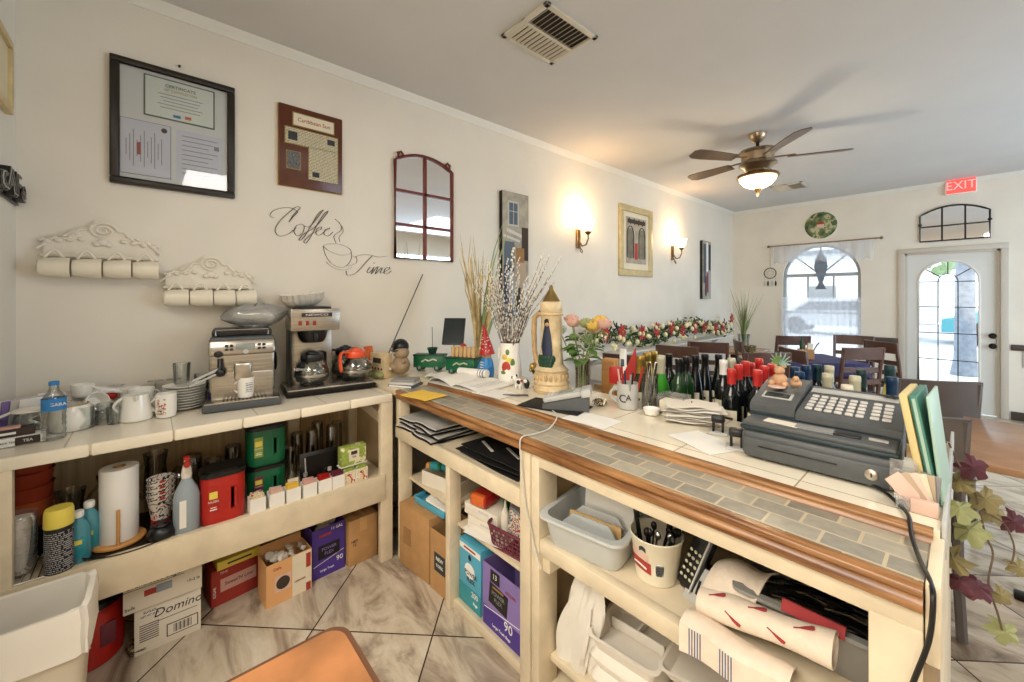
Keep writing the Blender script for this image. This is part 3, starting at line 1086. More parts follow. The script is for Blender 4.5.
t = pframe('framed_picture', 'gold framed picture of an arched colonnade between the two sconces', 'painting', 4.475, 2.14, .74, .85, .075, .035, 'frame_gold')
b = MB('frame_mat'); b.box((0, -.01, 0), (.6, .01, .71)); b.build('mat', t)
b = MB('art_stone'); b.box((0, -.018, .01), (.45, .004, .56)); b.m('art_shade'); b.box((-.14, -.0205, -.03), (.13, .001, .36)); b.box((.12, -.0205, -.03), (.13, .001, .36)); b.m('ink_red'); b.box((-.01, -.0206, -.12), (.07, .001, .2)); b.m('ink_brown'); b.box((0, -.0205, .24), (.4, .001, .05))
b.m('ink_brown')
for x in (-.14, .12):
    b.tube([(x - .07, -.021, -.2), (x - .07, -.021, .08)] + [(x + .07 * math.cos(a), -.021, .08 + .1 * math.sin(a)) for a in [PI - PI * i / 8 for i in range(1, 8)]] + [(x + .07, -.021, .08), (x + .07, -.021, -.2)], .006, 5)
for k in range(4): b.box((-.15 + k * .1, -.021, .24), (.02, .002, .08), rot=(0, .3 * (k - 1.5), 0))
b.build('picture', t)

# sconces
def sconce(yy, zz, lab):
    t = thing('wall_sconce', lab, 'wall lamp', (WX, yy, zz), RW, 'lit sconces on the long wall')
    b = MB('bronze'); b.box((0, -.008, 0), (.07, .016, .20), bev=.008)
    b.tube([(0, -.02, -.02), (0, -.06, -.08), (0, -.11, -.07), (0, -.14, -.01), (0, -.135, .04)], .008, 8)
    b.tube([(.0, -.03, -.09), (.02, -.05, -.13), (0, -.06, -.15), (-.02, -.05, -.13), (0, -.03, -.07)], .005, 6)
    b.build('bracket', t)
    b = MB('bronze'); b.lathe([(.012, -.01), (.03, .01), (.035, .025), (.02, .03)], (0, -.135, .04), seg=14); b.build('cup', t)
    b = MB('lamp_glass'); b.lathe([(.028, 0), (.045, .02), (.055, .05), (.058, .085), (.072, .115), (.068, .115), (.053, .085), (.05, .05), (.04, .02), (.02, .004)], (0, -.135, .065), seg=18, cap0=True, cap1=False); b.build('shade', t)
    point('sconce_bulb', (WX + .14, yy, zz + .23), 7, (1, .74, .42), .03)
    return t
sconce(3.36, 2.07, 'lit bronze wall sconce with glass shade left of the gold framed picture')
sconce(5.42, 2.07, 'lit bronze wall sconce with glass shade right of the gold framed picture')

# script decal 'Coffee Time' with a cup, drawn as thin strokes on the wall
t = thing('wall_decal', 'dark script wall decal reading Coffee Time with a line-drawn cup', 'wall decal', (WX, .9, 1.8), RW)
def bez(p, n=8):
    out = []
    for i in range(0, len(p) - 3, 3):
        a, c, d, e = p[i:i + 4]
        for k in range(n):
            u = k / n
            out.append(tuple((1 - u) ** 3 * a[q] + 3 * (1 - u) ** 2 * u * c[q] + 3 * (1 - u) * u * u * d[q] + u ** 3 * e[q] for q in (0, 1)))
    out.append(p[-1])
    return out
def cat_stroke(pts):
    """smooth a hand-placed polyline"""
    out = []
    n = len(pts)
    for i in range(n - 1):
        p0, p1, p2, p3 = pts[max(i - 1, 0)], pts[i], pts[i + 1], pts[min(i + 2, n - 1)]
        for k in range(6):
            u = k / 6
            out.append(tuple(.5 * (2 * p1[q] + (p2[q] - p0[q]) * u + (2 * p0[q] - 5 * p1[q] + 4 * p2[q] - p3[q]) * u * u + (3 * p1[q] - p0[q] - 3 * p2[q] + p3[q]) * u ** 3) for q in (0, 1)))
    out.append(pts[-1])
    return out
def stroke(b, pts, wd=.0034, fat=None):
    """pts are offsets read off the decal, in the photograph's pixels, put on the wall plane"""
    q = cat_stroke(pts)
    P3 = []
    for x, y_ in q:
        h = onX(x, y_, WX)
        P3.append((h.y - .9, -.0015, h.z - 1.8))
    rs = []
    for i in range(len(P3)):
        j = min(i + 1, len(P3) - 1); k = max(j - 1, 0)
        dz = P3[j][2] - P3[k][2]; dx = P3[j][0] - P3[k][0]
        rs.append(wd * (1.0 if abs(dz) < abs(dx) * .8 else 1.9))
    b.tube(P3, wd, 6, rs=rs, flat=.25)
b = MB('ink_brown')
stroke(b, [(298, 212), (291, 208), (282, 208), (273, 211), (270, 216), (274, 218)])
stroke(b, [(298, 212), (292, 218), (289, 222), (294, 214), (300, 208), (296, 207), (287, 214), (279, 222), (275, 230), (279, 236), (288, 234), (296, 228)])
stroke(b, [(301, 224), (296, 226), (294, 232), (298, 236), (303, 232), (304, 226), (301, 224)])
stroke(b, [(304, 226), (309, 227), (314, 222), (321, 213), (323, 210), (318, 214), (312, 224), (306, 234), (301, 240), (299, 239), (305, 233), (311, 230)])
stroke(b, [(311, 230), (317, 225), (325, 216), (328, 211), (324, 214), (318, 223), (311, 236), (306, 243), (304, 241), (311, 234), (316, 232)])
stroke(b, [(316, 232), (321, 229), (321, 227), (317, 229), (316, 234), (320, 235), (325, 231)])
stroke(b, [(325, 231), (329, 229), (329, 228), (325, 230), (324, 234), (328, 236), (333, 232)])
b.build('word_coffee', t)
b = MB('ink_brown')
stroke(b, [(354, 258), (360, 255), (370, 255), (378, 257), (387, 256)])
stroke(b, [(372, 256), (366, 262), (360, 269), (354, 274), (347, 275), (346, 271)])
stroke(b, [(370, 267), (367, 271), (368, 273), (372, 270)])
stroke(b, [(372, 270), (374, 267), (371, 274), (376, 268), (378, 267), (375, 274), (380, 269), (382, 268), (380, 273), (384, 272)])
stroke(b, [(384, 272), (389, 269), (389, 267), (385, 269), (384, 273), (387, 274), (391, 271)])
b.m('black').sphere(tuple((lambda h: (h.y - .9, -.001, h.z - 1.8))(onX(374, 263, WX))), (.004, .001, .004))
b.build('word_time', t)
b = MB('ink_brown')
stroke(b, [(323, 246), (328, 244), (338, 244), (347, 247), (351, 251), (349, 254), (340, 255), (329, 251), (323, 246)], .0022)
stroke(b, [(323, 246), (325, 254), (330, 262), (338, 267), (346, 266), (351, 259), (351, 251)], .0022)
stroke(b, [(351, 256), (356, 257), (356, 263), (348, 266)], .002)
stroke(b, [(326, 262), (334, 268), (344, 270), (352, 267)], .002)
stroke(b, [(336, 243), (334, 236), (341, 230), (340, 224), (335, 219)], .0026)
stroke(b, [(340, 242), (339, 237), (343, 232), (342, 226)], .0018)
b.build('cup_drawing', t)

# cafe letter sign on the side wall and the edge of a gilt frame
t = thing('letter_sign', 'black carved CAFE letter sign on the side wall at the left edge', 'sign', (-2.50, LY, 1.905), PI)
b = MB('black'); b.text('cAFe', .15, (.0, -.018, 0), th=.014, sx=1.35); b.box((0, -.006, -.05), (.42, .008, .012)); b.build('letters', t)
b = MB('light_grey'); b.text('cAFe', .135, (.0, -.034, .002), th=.001, sx=1.38); b.m('black'); b.text('cAFe', .12, (.0, -.036, .002), th=.001, sx=1.45); b.build('highlight', t)
t = thing('picture_frame', 'tan framed picture cut by the left edge high on the side wall', 'picture frame', (-2.26, LY, 2.33), PI)
b = MB('frame_gold')
for cx, cz, sx, sz in ((0, .13, .56, .03), (0, -.13, .56, .03), (-.27, 0, .03, .23), (.27, 0, .03, .23)):
    b.box((cx, -.012, cz), (sx, .024, sz), bev=.004)
b.build('frame', t)
b = MB('news'); b.box((0, -.008, 0), (.52, .008, .23)); b.build('picture', t)

# cup racks with hanging mugs
def cup_rack(yc, zc, lab, w, nm):
    t = thing('cup_rack', lab, 'cup rack', (WX, yc, zc), RW)
    b = MB('warm_white')
    pts = [(-w / 2, -.05), (w / 2, -.05), (w / 2, .0), (w / 2 - .03, .03), (w * .34, .035), (w * .27, .07), (w * .12, .085), (w * .06, .125), (-w * .06, .125), (-w * .12, .085), (-w * .27, .07), (-w * .34, .035), (-w / 2 + .03, .03), (-w / 2, .0)]
    b.prism(pts, 0, .018, rotm((PI / 2, 0, 0)))
    b.box((0, -.02, -.05), (w + .02, .04, .014), bev=.004)
    b.build('board', t)
    b = MB('warm_white')   # carved scroll and roses
    b.tube([(.05 * math.cos(a) * (1 - a / 16), -.022, .075 + .04 * math.sin(a) * (1 - a / 16)) for a in [i * .4 for i in range(36)]], .006, 6)
    for s in (-1, 1):
        b.tube([(s * (.05 + .022 * i), -.021, .075 - .012 * i + .012 * math.sin(i * 1.6)) for i in range(8)], .006, 6)
        for k in range(4):
            b.sphere((s * (.07 + .035 * k), -.022, .03 - .006 * k), (.014, .008, .010), 8, 6)
            b.sphere((s * (.085 + .035 * k), -.022, .055 - .012 * k), (.012, .006, .006), 8, 6, rot=(0, s * .5, 0))
    b.sphere((0, -.024, .02), (.02, .01, .016)); b.sphere((-.02, -.024, .012), (.014, .008, .012)); b.sphere((.02, -.024, .012), (.014, .008, .012))
    b.build('carving', t)
    for k in range(nm):
        x = -w / 2 + w * (k + .5) / nm
        b = MB('brass'); b.tube([(x, -.03, -.055), (x, -.03, -.072), (x, -.04, -.085), (x, -.055, -.08), (x, -.058, -.07)], .003, 6); b.build('hook', t)
    for s in (-1, 1):
        o_ = MB('dark_metal').lathe([(.004, 0), (.006, .003)], (s * w * .38, -.018, .02), rot=(PI / 2, 0, 0), seg=8).build('screw', t)
    return t
def hung_mug(loc, lab, group):
    """mug hanging sideways from its handle: its axis runs along the wall"""
    t = thing('hanging_mug', lab, 'mug', loc, RW, group)
    t.scale = (1.14, 1.1, 1.1)
    b = MB('cream_porcelain')
    prof = [(.026, 0), (.032, .004), (.038, .03), (.041, .085), (.038, .085), (.035, .03), (.028, .009)]
    b.lathe(prof, (-.043, 0, 0), seg=24, rot=(0, PI / 2, 0), cap1=True)
    b.build('body', t)
    b = MB('cream_porcelain')
    b.tube([(-.026 + .05 * i / 8 + 0.0, 0, .036 + .032 * math.sin(PI * i / 8)) for i in range(9)], .005, 8); b.build('handle', t)
    return t
G = 'cream mugs hanging under the two cup racks'
ordn = ['leftmost', 'second from left', 'third from left', 'rightmost']
cup_rack(-.165, 1.695, 'cream carved wall rack holding mugs, nearer the side wall', .37, 4)
for k in range(4):
    hung_mug(W(-.31 + k * .098, 1.59, .075), 'cream mug hanging under the left cup rack, %s of its row' % ordn[k], G)
cup_rack(.243, 1.56, 'cream carved wall rack holding mugs, above the espresso machine', .37, 4)
for k in range(4):
    hung_mug(W(.098 + k * .098, 1.455, .075), 'cream mug hanging under the right cup rack, %s of its row' % ordn[k], G)

# far wall: plate, curtain rod, valance, sheer, dreamcatcher, exit sign, stained glass fish/star
t = thing('decorative_plate', 'round landscape plate hung above the arched window', 'plate', (-1.47, FY, 2.555))
b = MB('porcelain'); b.lathe([(.21, 0), (.21, .012), (.15, .02), (.0, .02)], (0, 0, 0), seg=40, rot=(PI / 2, 0, 0), cap1=False); b.build('rim', t)
b = MB('plate_art'); b.lathe([(.203, .0135), (.2, .0165), (.15, .0225), (.001, .0225)], (0, 0, 0), seg=40, rot=(PI / 2, 0, 0)); b.m('leaflet_pink'); b.box((0, -.0235, -.01), (.09, .001, .05)); b.m('terracotta'); b.prism([(-.06, .015), (.06, .015), (.03, .05), (-.03, .05)], 0, .001, Matrix.Translation((0, -.0235, 0)) @ rotm((PI / 2, 0, 0))); b.build('picture', t)
t = thing('curtain_rod', 'dark curtain rod with knob ends over the arched window', 'curtain rod', (-1.465, FY - .07, 2.285))
b = MB('bronze'); b.cyl((-.68, 0, 0), (.68, 0, 0), .008)
for s in (-1, 1): b.sphere((s * .69, 0, 0), .02); b.cyl((s * .62, 0, 0), (s * .62, .07, 0), .006)
b.build('rod', t)
def drape(name, lab, cat, x0, x1, z0, z1, yy, waves, amp, bottom=None):
    nx, nz = 60, 8
    g = []
    for j in range(nz + 1):
        row = []
        for i in range(nx + 1):
            u = i / nx
            z = z1 + (z0 - z1) * j / nz
            if bottom and j == nz: z += bottom * math.sin(u * waves * PI) ** 2
            row.append((x0 + (x1 - x0) * u, yy + amp * math.sin(u * waves * 2 * PI) * (.4 + .6 * j / nz), z))
        g.append(row)
    o = MB('sheer').sheet(g, .001).build(name)
    tag(o, lab, cat)
drape('valance', 'sheer white valance hanging from the curtain rod', 'curtain', -2.1, -.86, 1.99, 2.285, FY - .07, 9, .012, .03)
drape('cafe_curtain', 'sheer white half curtain over the lower arched window', 'curtain', -1.99, -1.0, .52, 1.455, FY - .03, 13, .014)
t = thing('dreamcatcher', 'dreamcatcher with dark feathers hanging from the left end of the curtain rod', 'dreamcatcher', (-2.13, FY - .07, 1.85))
b = MB('dark_metal'); b.tube([(.085 * math.cos(a), 0, .085 * math.sin(a)) for a in [2 * PI * i / 24 for i in range(24)]], .007, 6, closed=True); b.cyl((0, 0, .085), (0, 0, .43), .002, seg=5)
b.m('straw')
for k in range(8):
    a = k * PI / 4
    b.cyl((.08 * math.cos(a), 0, .08 * math.sin(a)), (.08 * math.cos(a + 2.2), 0, .08 * math.sin(a + 2.2)), .0015, seg=4)
b.build('hoop', t)
for k, x in enumerate((-.08, -.03, .03, .08)):
    b = MB('black_matte' if k % 2 else 'light_grey'); b.cyl((x, 0, -.07), (x, 0, -.13), .0015, seg=4); b.sphere((x, 0, -.17), (.014, .004, .045), 8, 6); b.build('feather', t)
t = thing('exit_sign', 'lit red EXIT sign under the ceiling over the door', 'sign', (-.035, FY - .0, 2.865))
b = MB('white'); b.box((0, -.02, 0), (.27, .04, .2), bev=.006); b.build('housing', t)
b = MB('exit_red'); b.box((0, -.042, 0), (.25, .004, .18)); b.build('face', t)
b = MB('white'); b.text('EXIT', .15, (0, -.045, 0), sx=.85, th=.001); b.build('lettering', t)
t = thing('hanging_ornament', 'blue grey fish-shaped ornament hanging in the arched window', 'ornament', (-1.47, FY + .0, 1.84))
b = MB('trunk'); b.prism([(0, .34), (.07, .2), (.085, .08), (.05, -.06), (.025, -.16), (.07, -.26), (-.07, -.26), (-.025, -.16), (-.05, -.06), (-.085, .08), (-.07, .2)], -.006, .006, rotm((PI / 2, 0, 0))); b.build('body', t)
b = MB('dark_metal'); b.cyl((0, 0, .33), (0, -.07, .445), .0015, seg=5); b.build('thread', t)
t = thing('light_switch', 'white switch plate on the wall right of the door', 'switch', (.49, FY, .73))
b = MB('light_grey'); b.box((0, -.005, 0), (.08, .01, .2), bev=.003); b.build('plate', t)
b = MB('white'); b.box((0, -.012, 0), (.02, .008, .04)); b.build('toggle', t)

# ceiling: vents and fan
def vent(cx, cy, sx, sy, lab, nsl, rz=0):
    t = thing('ceiling_vent', lab, 'vent', (cx, cy, CZ), rz)
    b = MB('vent_paint')
    for x, y_, a, c_ in ((0, sy / 2 - .015, sx, .03), (0, -sy / 2 + .015, sx, .03), (-sx / 2 + .015, 0, .03, sy), (sx / 2 - .015, 0, .03, sy)):
        b.box((x, y_, -.008), (a, c_, .016), bev=.003)
    b.box((0, 0, -.008), (.02, sy, .014))
    b.build('frame', t)
    b = MB('vent_dark'); b.box((0, 0, -.002), (sx - .04, sy - .04, .003)); b.build('duct', t)
    for half in (-1, 1):
        b = MB('vent_paint')
        for k in range(nsl):
            y_ = -sy / 2 + .04 + (sy - .08) * k / (nsl - 1)
            b.box((half * (sx / 4 - .005), y_, -.012), (sx / 2 - .03, .016, .002), rot=(.75 * half, 0, 0))
        b.build('louvre', t)
    return t
vent(-1.57, 1.69, .36, .42, 'square louvred air vent in the ceiling near the long wall', 12)
vent(-1.57, 6.4, .36, .36, 'small air vent in the far ceiling beyond the fan', 8)

t = thing('ceiling_fan', 'five-blade ceiling fan with a lit bowl and bronze housing', 'ceiling fan', (-1.26, 4.13, CZ))
b = MB('brushed_nickel'); b.lathe([(.0, -.0), (.075, -.002), (.07, -.03), (.04, -.07), (.018, -.08)], seg=24, cap1=True); b.build('canopy', t)
b = MB('dark_metal'); b.cyl((0, 0, -.07), (0, 0, -.14), .014); b.build('downrod', t)
b = MB('brushed_nickel'); b.lathe([(.03, -.13), (.10, -.14), (.15, -.155), (.16, -.17), (.135, -.185), (.13, -.25), (.15, -.27), (.155, -.285), (.12, -.30), (.09, -.34), (.10, -.35), (.05, -.355)], seg=36); b.build('motor_housing', t)
b = MB('bronze'); b.lathe([(.06, -.35), (.11, -.36), (.165, -.375), (.172, -.39), (.165, -.40), (.15, -.40)], seg=36, cap1=False); b.build('light_ring', t)
b = MB('fan_glass'); b.lathe([(.152, -.398), (.14, -.43), (.11, -.465), (.06, -.49), (.02, -.50)], seg=32); b.build('bowl', t)
b = MB('bronze'); b.lathe([(.03, -.497), (.022, -.52), (.01, -.54), (.016, -.55), (.0, -.57)], seg=14, cap1=False); b.build('finial', t)
for k in range(5):
    a = k * 2 * PI / 5 + .45
    R = Matrix.Rotation(a, 4, 'Z')
    b = MB('bronze', R); b.box((.2, 0, -.225), (.16, .035, .008), bev=.003); b.lathe([(.025, 0), (.025, .01)], (.27, 0, -.232)); b.build('blade_bracket', t)
    b = MB('blade', R @ Matrix.Translation((.24, 0, -.235)) @ rotm((.2, 0, 0)))
    b.prism([(0, -.05), (.32, -.072), (.41, -.068), (.45, -.04), (.45, .04), (.41, .068), (.32, .072), (0, .05)], -.004, .004); b.build('blade', t)
point('fan_bulb', (-1.26, 4.13, CZ - .62), 10, (1, .84, .6), .08)

# ================================================================== THE COFFEE COUNTER (along the long wall)
CX0, CX1, CY0, CY1, CT = WX, -2.13, LY, 1.012, .92
t = coffee_counter = thing('coffee_counter', 'cream tiled coffee counter with an open lower shelf along the long wall', 'counter', (0, 0, 0))
b = MB('counter_tile'); b.box(((CX0 + CX1) / 2 - .003, (CY0 + CY1) / 2, .9), (CX1 - CX0 - .008, CY1 - CY0 - .004, .036)); b.build('tiled_top', t)
b = MB('cream_tile')
yy = CY1
while yy > CY0 + .01:
    y0 = max(yy - .235, CY0)
    b.box((CX1 - .009, (yy + y0) / 2, .9), (.026, yy - y0 - .003, .046), bev=.008)
    yy -= .235
b.build('edge_tiles', t)
for nm, (x, y0, y1) in (('post', (CX1, .945, 1.012)), ('post', (CX1, CY0, -.345)), ('post', (WX + .1, .945, 1.012)), ('post', (WX + .1, .60, .66))):
    b = MB('cream_wood'); b.box((x - .022, (y0 + y1) / 2, .44), (.04, y1 - y0, .88), bev=.003); b.build(nm, t)
b = MB('cream_wood'); b.box(((CX0 + CX1) / 2 - .02, (CY0 + .985) / 2, .455), (CX1 - CX0 - .03, .985 - CY0, .03)); b.build('shelf', t)
b = MB('cream_wood'); b.box((CX1 - .004, (CY0 + .965) / 2, .413), (.022, .965 - CY0, .142), bev=.004); b.box((CX1 - .022, (CY0 + .965) / 2, .476), (.02, .965 - CY0, .012), bev=.003); b.build('shelf_apron', t)
b = MB('bead_board'); b.box((WX + .012, (CY0 + 1.0) / 2, .44), (.02, 1.0 - CY0, .87))
for k in range(9): b.box((WX + .026, CY0 + .1 + .17 * k, .68), (.01, .012, .4))
b.build('back_boards', t)
b = MB('cream_wood'); b.box(((CX0 + CX1) / 2, .985, .80), (.56, .03, .06), rot=(0, .12, 0)); b.build('side_brace', t)
b = MB('back_board'); b.box(((CX0 + CX1) / 2, 1.005, .42), (.52, .01, .83)); b.build('end_panel', t)

# ================================================================== THE BAR
t = thing('bar_counter', 'long bar counter with slate strip, honey wood edging and open cubbies', 'counter', (0, 0, 0))
FX0, FX1 = -2.15, -.045
b = MB('bar_tile'); b.box(((WX + -.035) / 2, (1.25 + 1.76) / 2, .945), (-.035 - WX, .51, .03)); b.build('tiled_top', t)
b = MB('slate'); b.box(((-2.15 - .05) / 2, 1.15, .928), (2.1, .19, .02)); b.build('slate_strip', t)
def moulding(prof, x0, x1, nm):
    b = MB('honey_wood')
    m = len(prof)
    vs = [(x, p[0], p[1]) for x in (x0, x1) for p in prof]
    fs = [tuple(range(m)), tuple(range(m, 2 * m))] + [(i, (i + 1) % m, m + (i + 1) % m, m + i) for i in range(m)]
    b.add(vs, fs, True)
    b.build(nm, t, 35)
moulding([(1.075, .936), (1.035, .9385)] + arc(1.035, .9285, .010, PI / 2, PI * 1.4, 5) + arc(1.036, .904, .014, PI * .8, PI * 1.4, 5) + [(1.05, .890), (1.075, .890)], -2.13, -.05, 'front_edging')
moulding([(1.262, .962), (1.24, .962)] + arc(1.24, .954, .008, PI / 2, PI * 1.2, 4) + [(1.23, .940), (1.225, .936), (1.262, .936)], -2.13, -.045, 'upper_edging')
b = MB('cream_wood'); b.box((-2.43, 1.14, .925), (.6, .24, .03)); b.build('corner_top', t)
# sides, posts
def bx(nm, x0, x1, y0, y1, z0, z1, m='cream_wood', bev=.003):
    b = MB(m); b.box(((x0 + x1) / 2, (y0 + y1) / 2, (z0 + z1) / 2), (x1 - x0, y1 - y0, z1 - z0), bev=bev); return b.build(nm, t)
bx('post', -2.125, -2.10, 1.04, 1.115, 0, .68)
bx('post', -1.635, -1.60, 1.04, 1.105, .0, .68)
bx('post', -1.115, -1.062, 1.036, 1.09, 0, .89)
bx('post', -1.060, -1.02, 1.042, 1.14, 0, .89)
bx('post', -.125, -.05, 1.036, 1.09, 0, .855)
bx('post', -2.15, -2.10, 1.04, 1.10, .735, .89)
bx('top_rail', -1.02, -.05, 1.04, 1.065, .848, .892)
bx('menu_shelf', -2.15, -1.115, 1.045, 1.74, .715, .736)
bx('shelf_rail', -2.15, -1.115, 1.035, 1.06, .668, .738)
bx('middle_shelf', -1.02, -.09, 1.075, 1.72, .562, .588, 'cream_wood', .006)
bx('middle_shelf_edge', -1.02, -.125, 1.04, 1.08, .535, .592, 'cream_wood', .01)
bx('ledger', -1.02, -.985, 1.06, 1.7, .47, .536)
bx('lower_shelf', -1.02, -.09, 1.10, 1.72, .12, .145)
bx('cubby_shelf', -1.60, -1.115, 1.085, 1.72, .378, .395)
bx('cubby_shelf', -2.12, -1.64, 1.10, 1.72, .424, .440)
bx('floor_shelf', -1.64, -.05, 1.085, 1.72, .0, .035)
bx('plinth', -1.64, -.05, 1.065, 1.09, 0, .04)
bx('divider', -1.095, -1.06, 1.09, 1.74, .0, .89, 'back_board')
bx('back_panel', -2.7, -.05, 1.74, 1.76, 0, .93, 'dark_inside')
bx('end_panel', -.06, -.034, 1.16, 2.16, .0, .935, 'cream_wood')
bx('end_panel_liner', -.085, -.062, 1.1, 1.72, .03, .86, 'back_board')
bx('worn_end_board', -.05, -.032, 1.04, 1.15, 0, .80, 'laminate_worn', .001)
bx('worn_end_board', -.048, -.026, 1.045, 1.12, 0, .62, 'cardboard_dark', .001)
bx('end_cap', -.048, -.028, 1.04, 1.26, .80, .945, 'cream_wood', .003)
bx('end_strip', -.034, -.026, 1.26, 2.16, .90, .975, 'light_grey', .002)
bx('bottle_ledge', -1.6, -.034, 1.76, 2.16, .855, .873, 'back_board', .003)
bx('ledge_front', -1.6, -.034, 2.14, 2.16, 0, .90, 'back_board', .003)
# power cord of the register running down the bar end
o = MB('black').tube(sm([(-.16, 1.40, .972), (-.135, 1.385, .967), (-.11, 1.34, .966), (-.085, 1.27, .97), (-.075, 1.20, .955), (-.058, 1.12, .946), (-.042, 1.055, .944), (-.037, 1.020, .93), (-.042, 1.014, .86), (-.062, 1.016, .77), (-.085, 1.018, .66), (-.10, 1.02, .5), (-.11, 1.02, .2), (-.12, 1.0, .012), (-.2, .96, .008)]), .0042, 8).build('power_cord')
tag(o, 'thick black power cord running from the register down the bar end', 'cord')
o = MB('paper_grey').tube(sm([(-1.19, 1.30, .968), (-1.11, 1.24, .972), (-1.08, 1.16, .948), (-1.085, 1.08, .942), (-1.09, 1.022, .942), (-1.092, 1.016, .90), (-1.093, 1.024, .84), (-1.075, 1.028, .70), (-1.05, 1.03, .62), (-1.03, 1.034, .55), (-1.0, 1.03, .50)]), .0026, 6).build('terminal_cable')
tag(o, 'thin grey cable hanging from the card terminal over the bar front', 'cord')

# ================================================================== ON THE COFFEE COUNTER
def mug(name, lab, loc, rz=0, r=.04, h=.095, m='porcelain', flare=1.0, group=None, handle=True, deco=None, hs=1):
    t = thing(name, lab, 'cup' if h < .07 else 'mug', loc, rz, group)
    b = MB(m)
    b.lathe([(r * .82, 0), (r * .92, .003), (r, h * .25), (r * (1 + (flare - 1) * .5), h * .7), (r * flare, h), (r * flare - .003, h), (r * .93, h * .5), (r * .8, .008)], seg=28)
    b.build('body', t)
    if handle:
        b = MB(m)
        b.tube([(r * .93 + r * .75 * math.sin(PI * i / 8) , 0, h * .82 - h * .62 * i / 8) for i in range(9)], .0048 * hs, 8); b.build('handle', t)
    if deco:
        b = MB(deco)
        g = [[((r * (1 + (flare - 1) * z / h) + .0012) * math.cos(a), (r * (1 + (flare - 1) * z / h) + .0012) * math.sin(a), z) for a in [-PI / 2 - .75 + 1.0 * i / 8 for i in range(9)]] for z in (h * .22, h * .5, h * .82)]
        b.sheet(g, .0006); b.build('decoration', t)
    return t

def tumbler(name, lab, loc, r=.036, h=.12, m='glass', up=False, group=None, seg=20, neck=None):
    """a plain drinking glass; up=True stands it on its rim"""
    b = MB(m)
    pr = [(r * .8, 0), (r * .86, .004), (r, h), (r - .0025, h), (r * .8, .01)]
    if up:
        pr = [(r * .8, h), (r * .86, h - .004), (r, 0), (r - .0025, 0), (r * .8, h - .01)]
    b.lathe(pr, seg=seg)
    o = b.build(name)
    o.location = loc
    tag(o, lab, 'glass', group)
    return o

# espresso machine
ex, ey = -2.545, .375
t = thing('espresso_machine', 'silver automatic espresso machine with a steam wand and buttons', 'espresso machine', (ex, ey - .01, CT + .001), RW - .13)
t.scale = (1.12, 1, 1)
b = MB('charcoal'); b.box((-.0, .02, .19), (.25, .24, .30), bev=.02)
b.build('housing', t)
b = MB('steel_brushed'); b.box((0, -.115, .195), (.246, .05, .255), bev=.014)
b.box((0, -.145, .10), (.23, .012, .13), bev=.004)
b.build('front_panel', t)
b = MB('steel_brushed'); b.box((0, -.125, .285), (.25, .05, .075), rot=(-.25, 0, 0), bev=.012); b.build('control_panel', t)
b = MB('lcd'); b.box((.01, -.155, .293), (.07, .004, .028), rot=(-.25, 0, 0), bev=.002); b.build('display', t)
for s in (-1, 1):
    for q in (0, 1):
        for rr in (0, 1):
            b = MB('black'); b.box((.01 + s * (.052 + .018 * q), -.157 + .004 * rr, .282 + .018 * rr), (.013, .006, .011), rot=(-.25, 0, 0), bev=.002); b.build('button', t)
b = MB('light_grey'); b.lathe([(.012, 0), (.01, .004)], (.01, -.158, .268), rot=(PI / 2 - .25, 0, 0), seg=14); b.build('brand_badge', t)
b = MB('black'); b.lathe([(.016, 0), (.016, .012), (.009, .016)], (-.088, -.148, .262), rot=(PI / 2, 0, 0)); b.build('dial', t)
b = MB('black'); b.cyl((-.082, -.14, .235), (-.082, -.165, .185), .011); b.sphere((-.082, -.165, .175), (.02, .018, .022)); b.m('light_grey'); b.cyl((-.085, -.165, .192), (-.175, -.2, .15), .006); b.cyl((-.085, -.165, .172), (-.185, -.21, .128), .005); b.build('steam_wand', t)
b = MB('steel'); b.box((.0, -.165, .175), (.066, .06, .085), bev=.014); b.m('black'); b.cyl((-.015, -.17, .13), (-.015, -.17, .115), .006); b.cyl((.015, -.17, .13), (.015, -.17, .115), .006); b.build('coffee_spout', t)
b = MB('charcoal'); b.box((0, -.165, .018), (.285, .14, .034), bev=.006); b.build('drip_tray', t)
b = MB('steel'); b.box((0, -.168, .038), (.27, .125, .005), bev=.002)
b.m('black')
for k in range(12): b.box((-.07 + .014 * k, -.168, .0412), (.006, .09, .0012))
b.build('tray_grate', t)
b = MB('black'); b.box((0, .02, .357), (.23, .2, .035), bev=.01); b.build('bean_hopper', t)
b = MB('chrome'); b.tube([(-.1, -.08, .345), (-.1, -.08, .372), (.1, -.08, .372), (.1, -.08, .345)], .004, 6); b.build('cup_rail', t)
b = MB('clear_plastic'); b.lathe([(.05, 0), (.055, .01), (.055, .02), (.0, .028)], (.05, 0, .372), seg=20, cap1=False); b.build('hopper_lid', t)
b = MB('black'); b.sphere((.13, -.07, .20), (.008, .03, .05)); b.build('side_knob', t)
m_ = mug('coffee_mug', 'tall white mug with small dark print on the espresso drip tray', (ex + .165, ey - .02, CT + .044), RW + PI - .5, .034, .10, 'porcelain', 1.08)
b = MB('print_white', Matrix()); g = [[((.0368) * math.cos(a), (.0368) * math.sin(a), z) for a in [1.9 + .9 * i / 6 for i in range(7)]] for z in (.03, .05, .075)]; b.sheet(g, .0006); b.build('printed_text', m_)

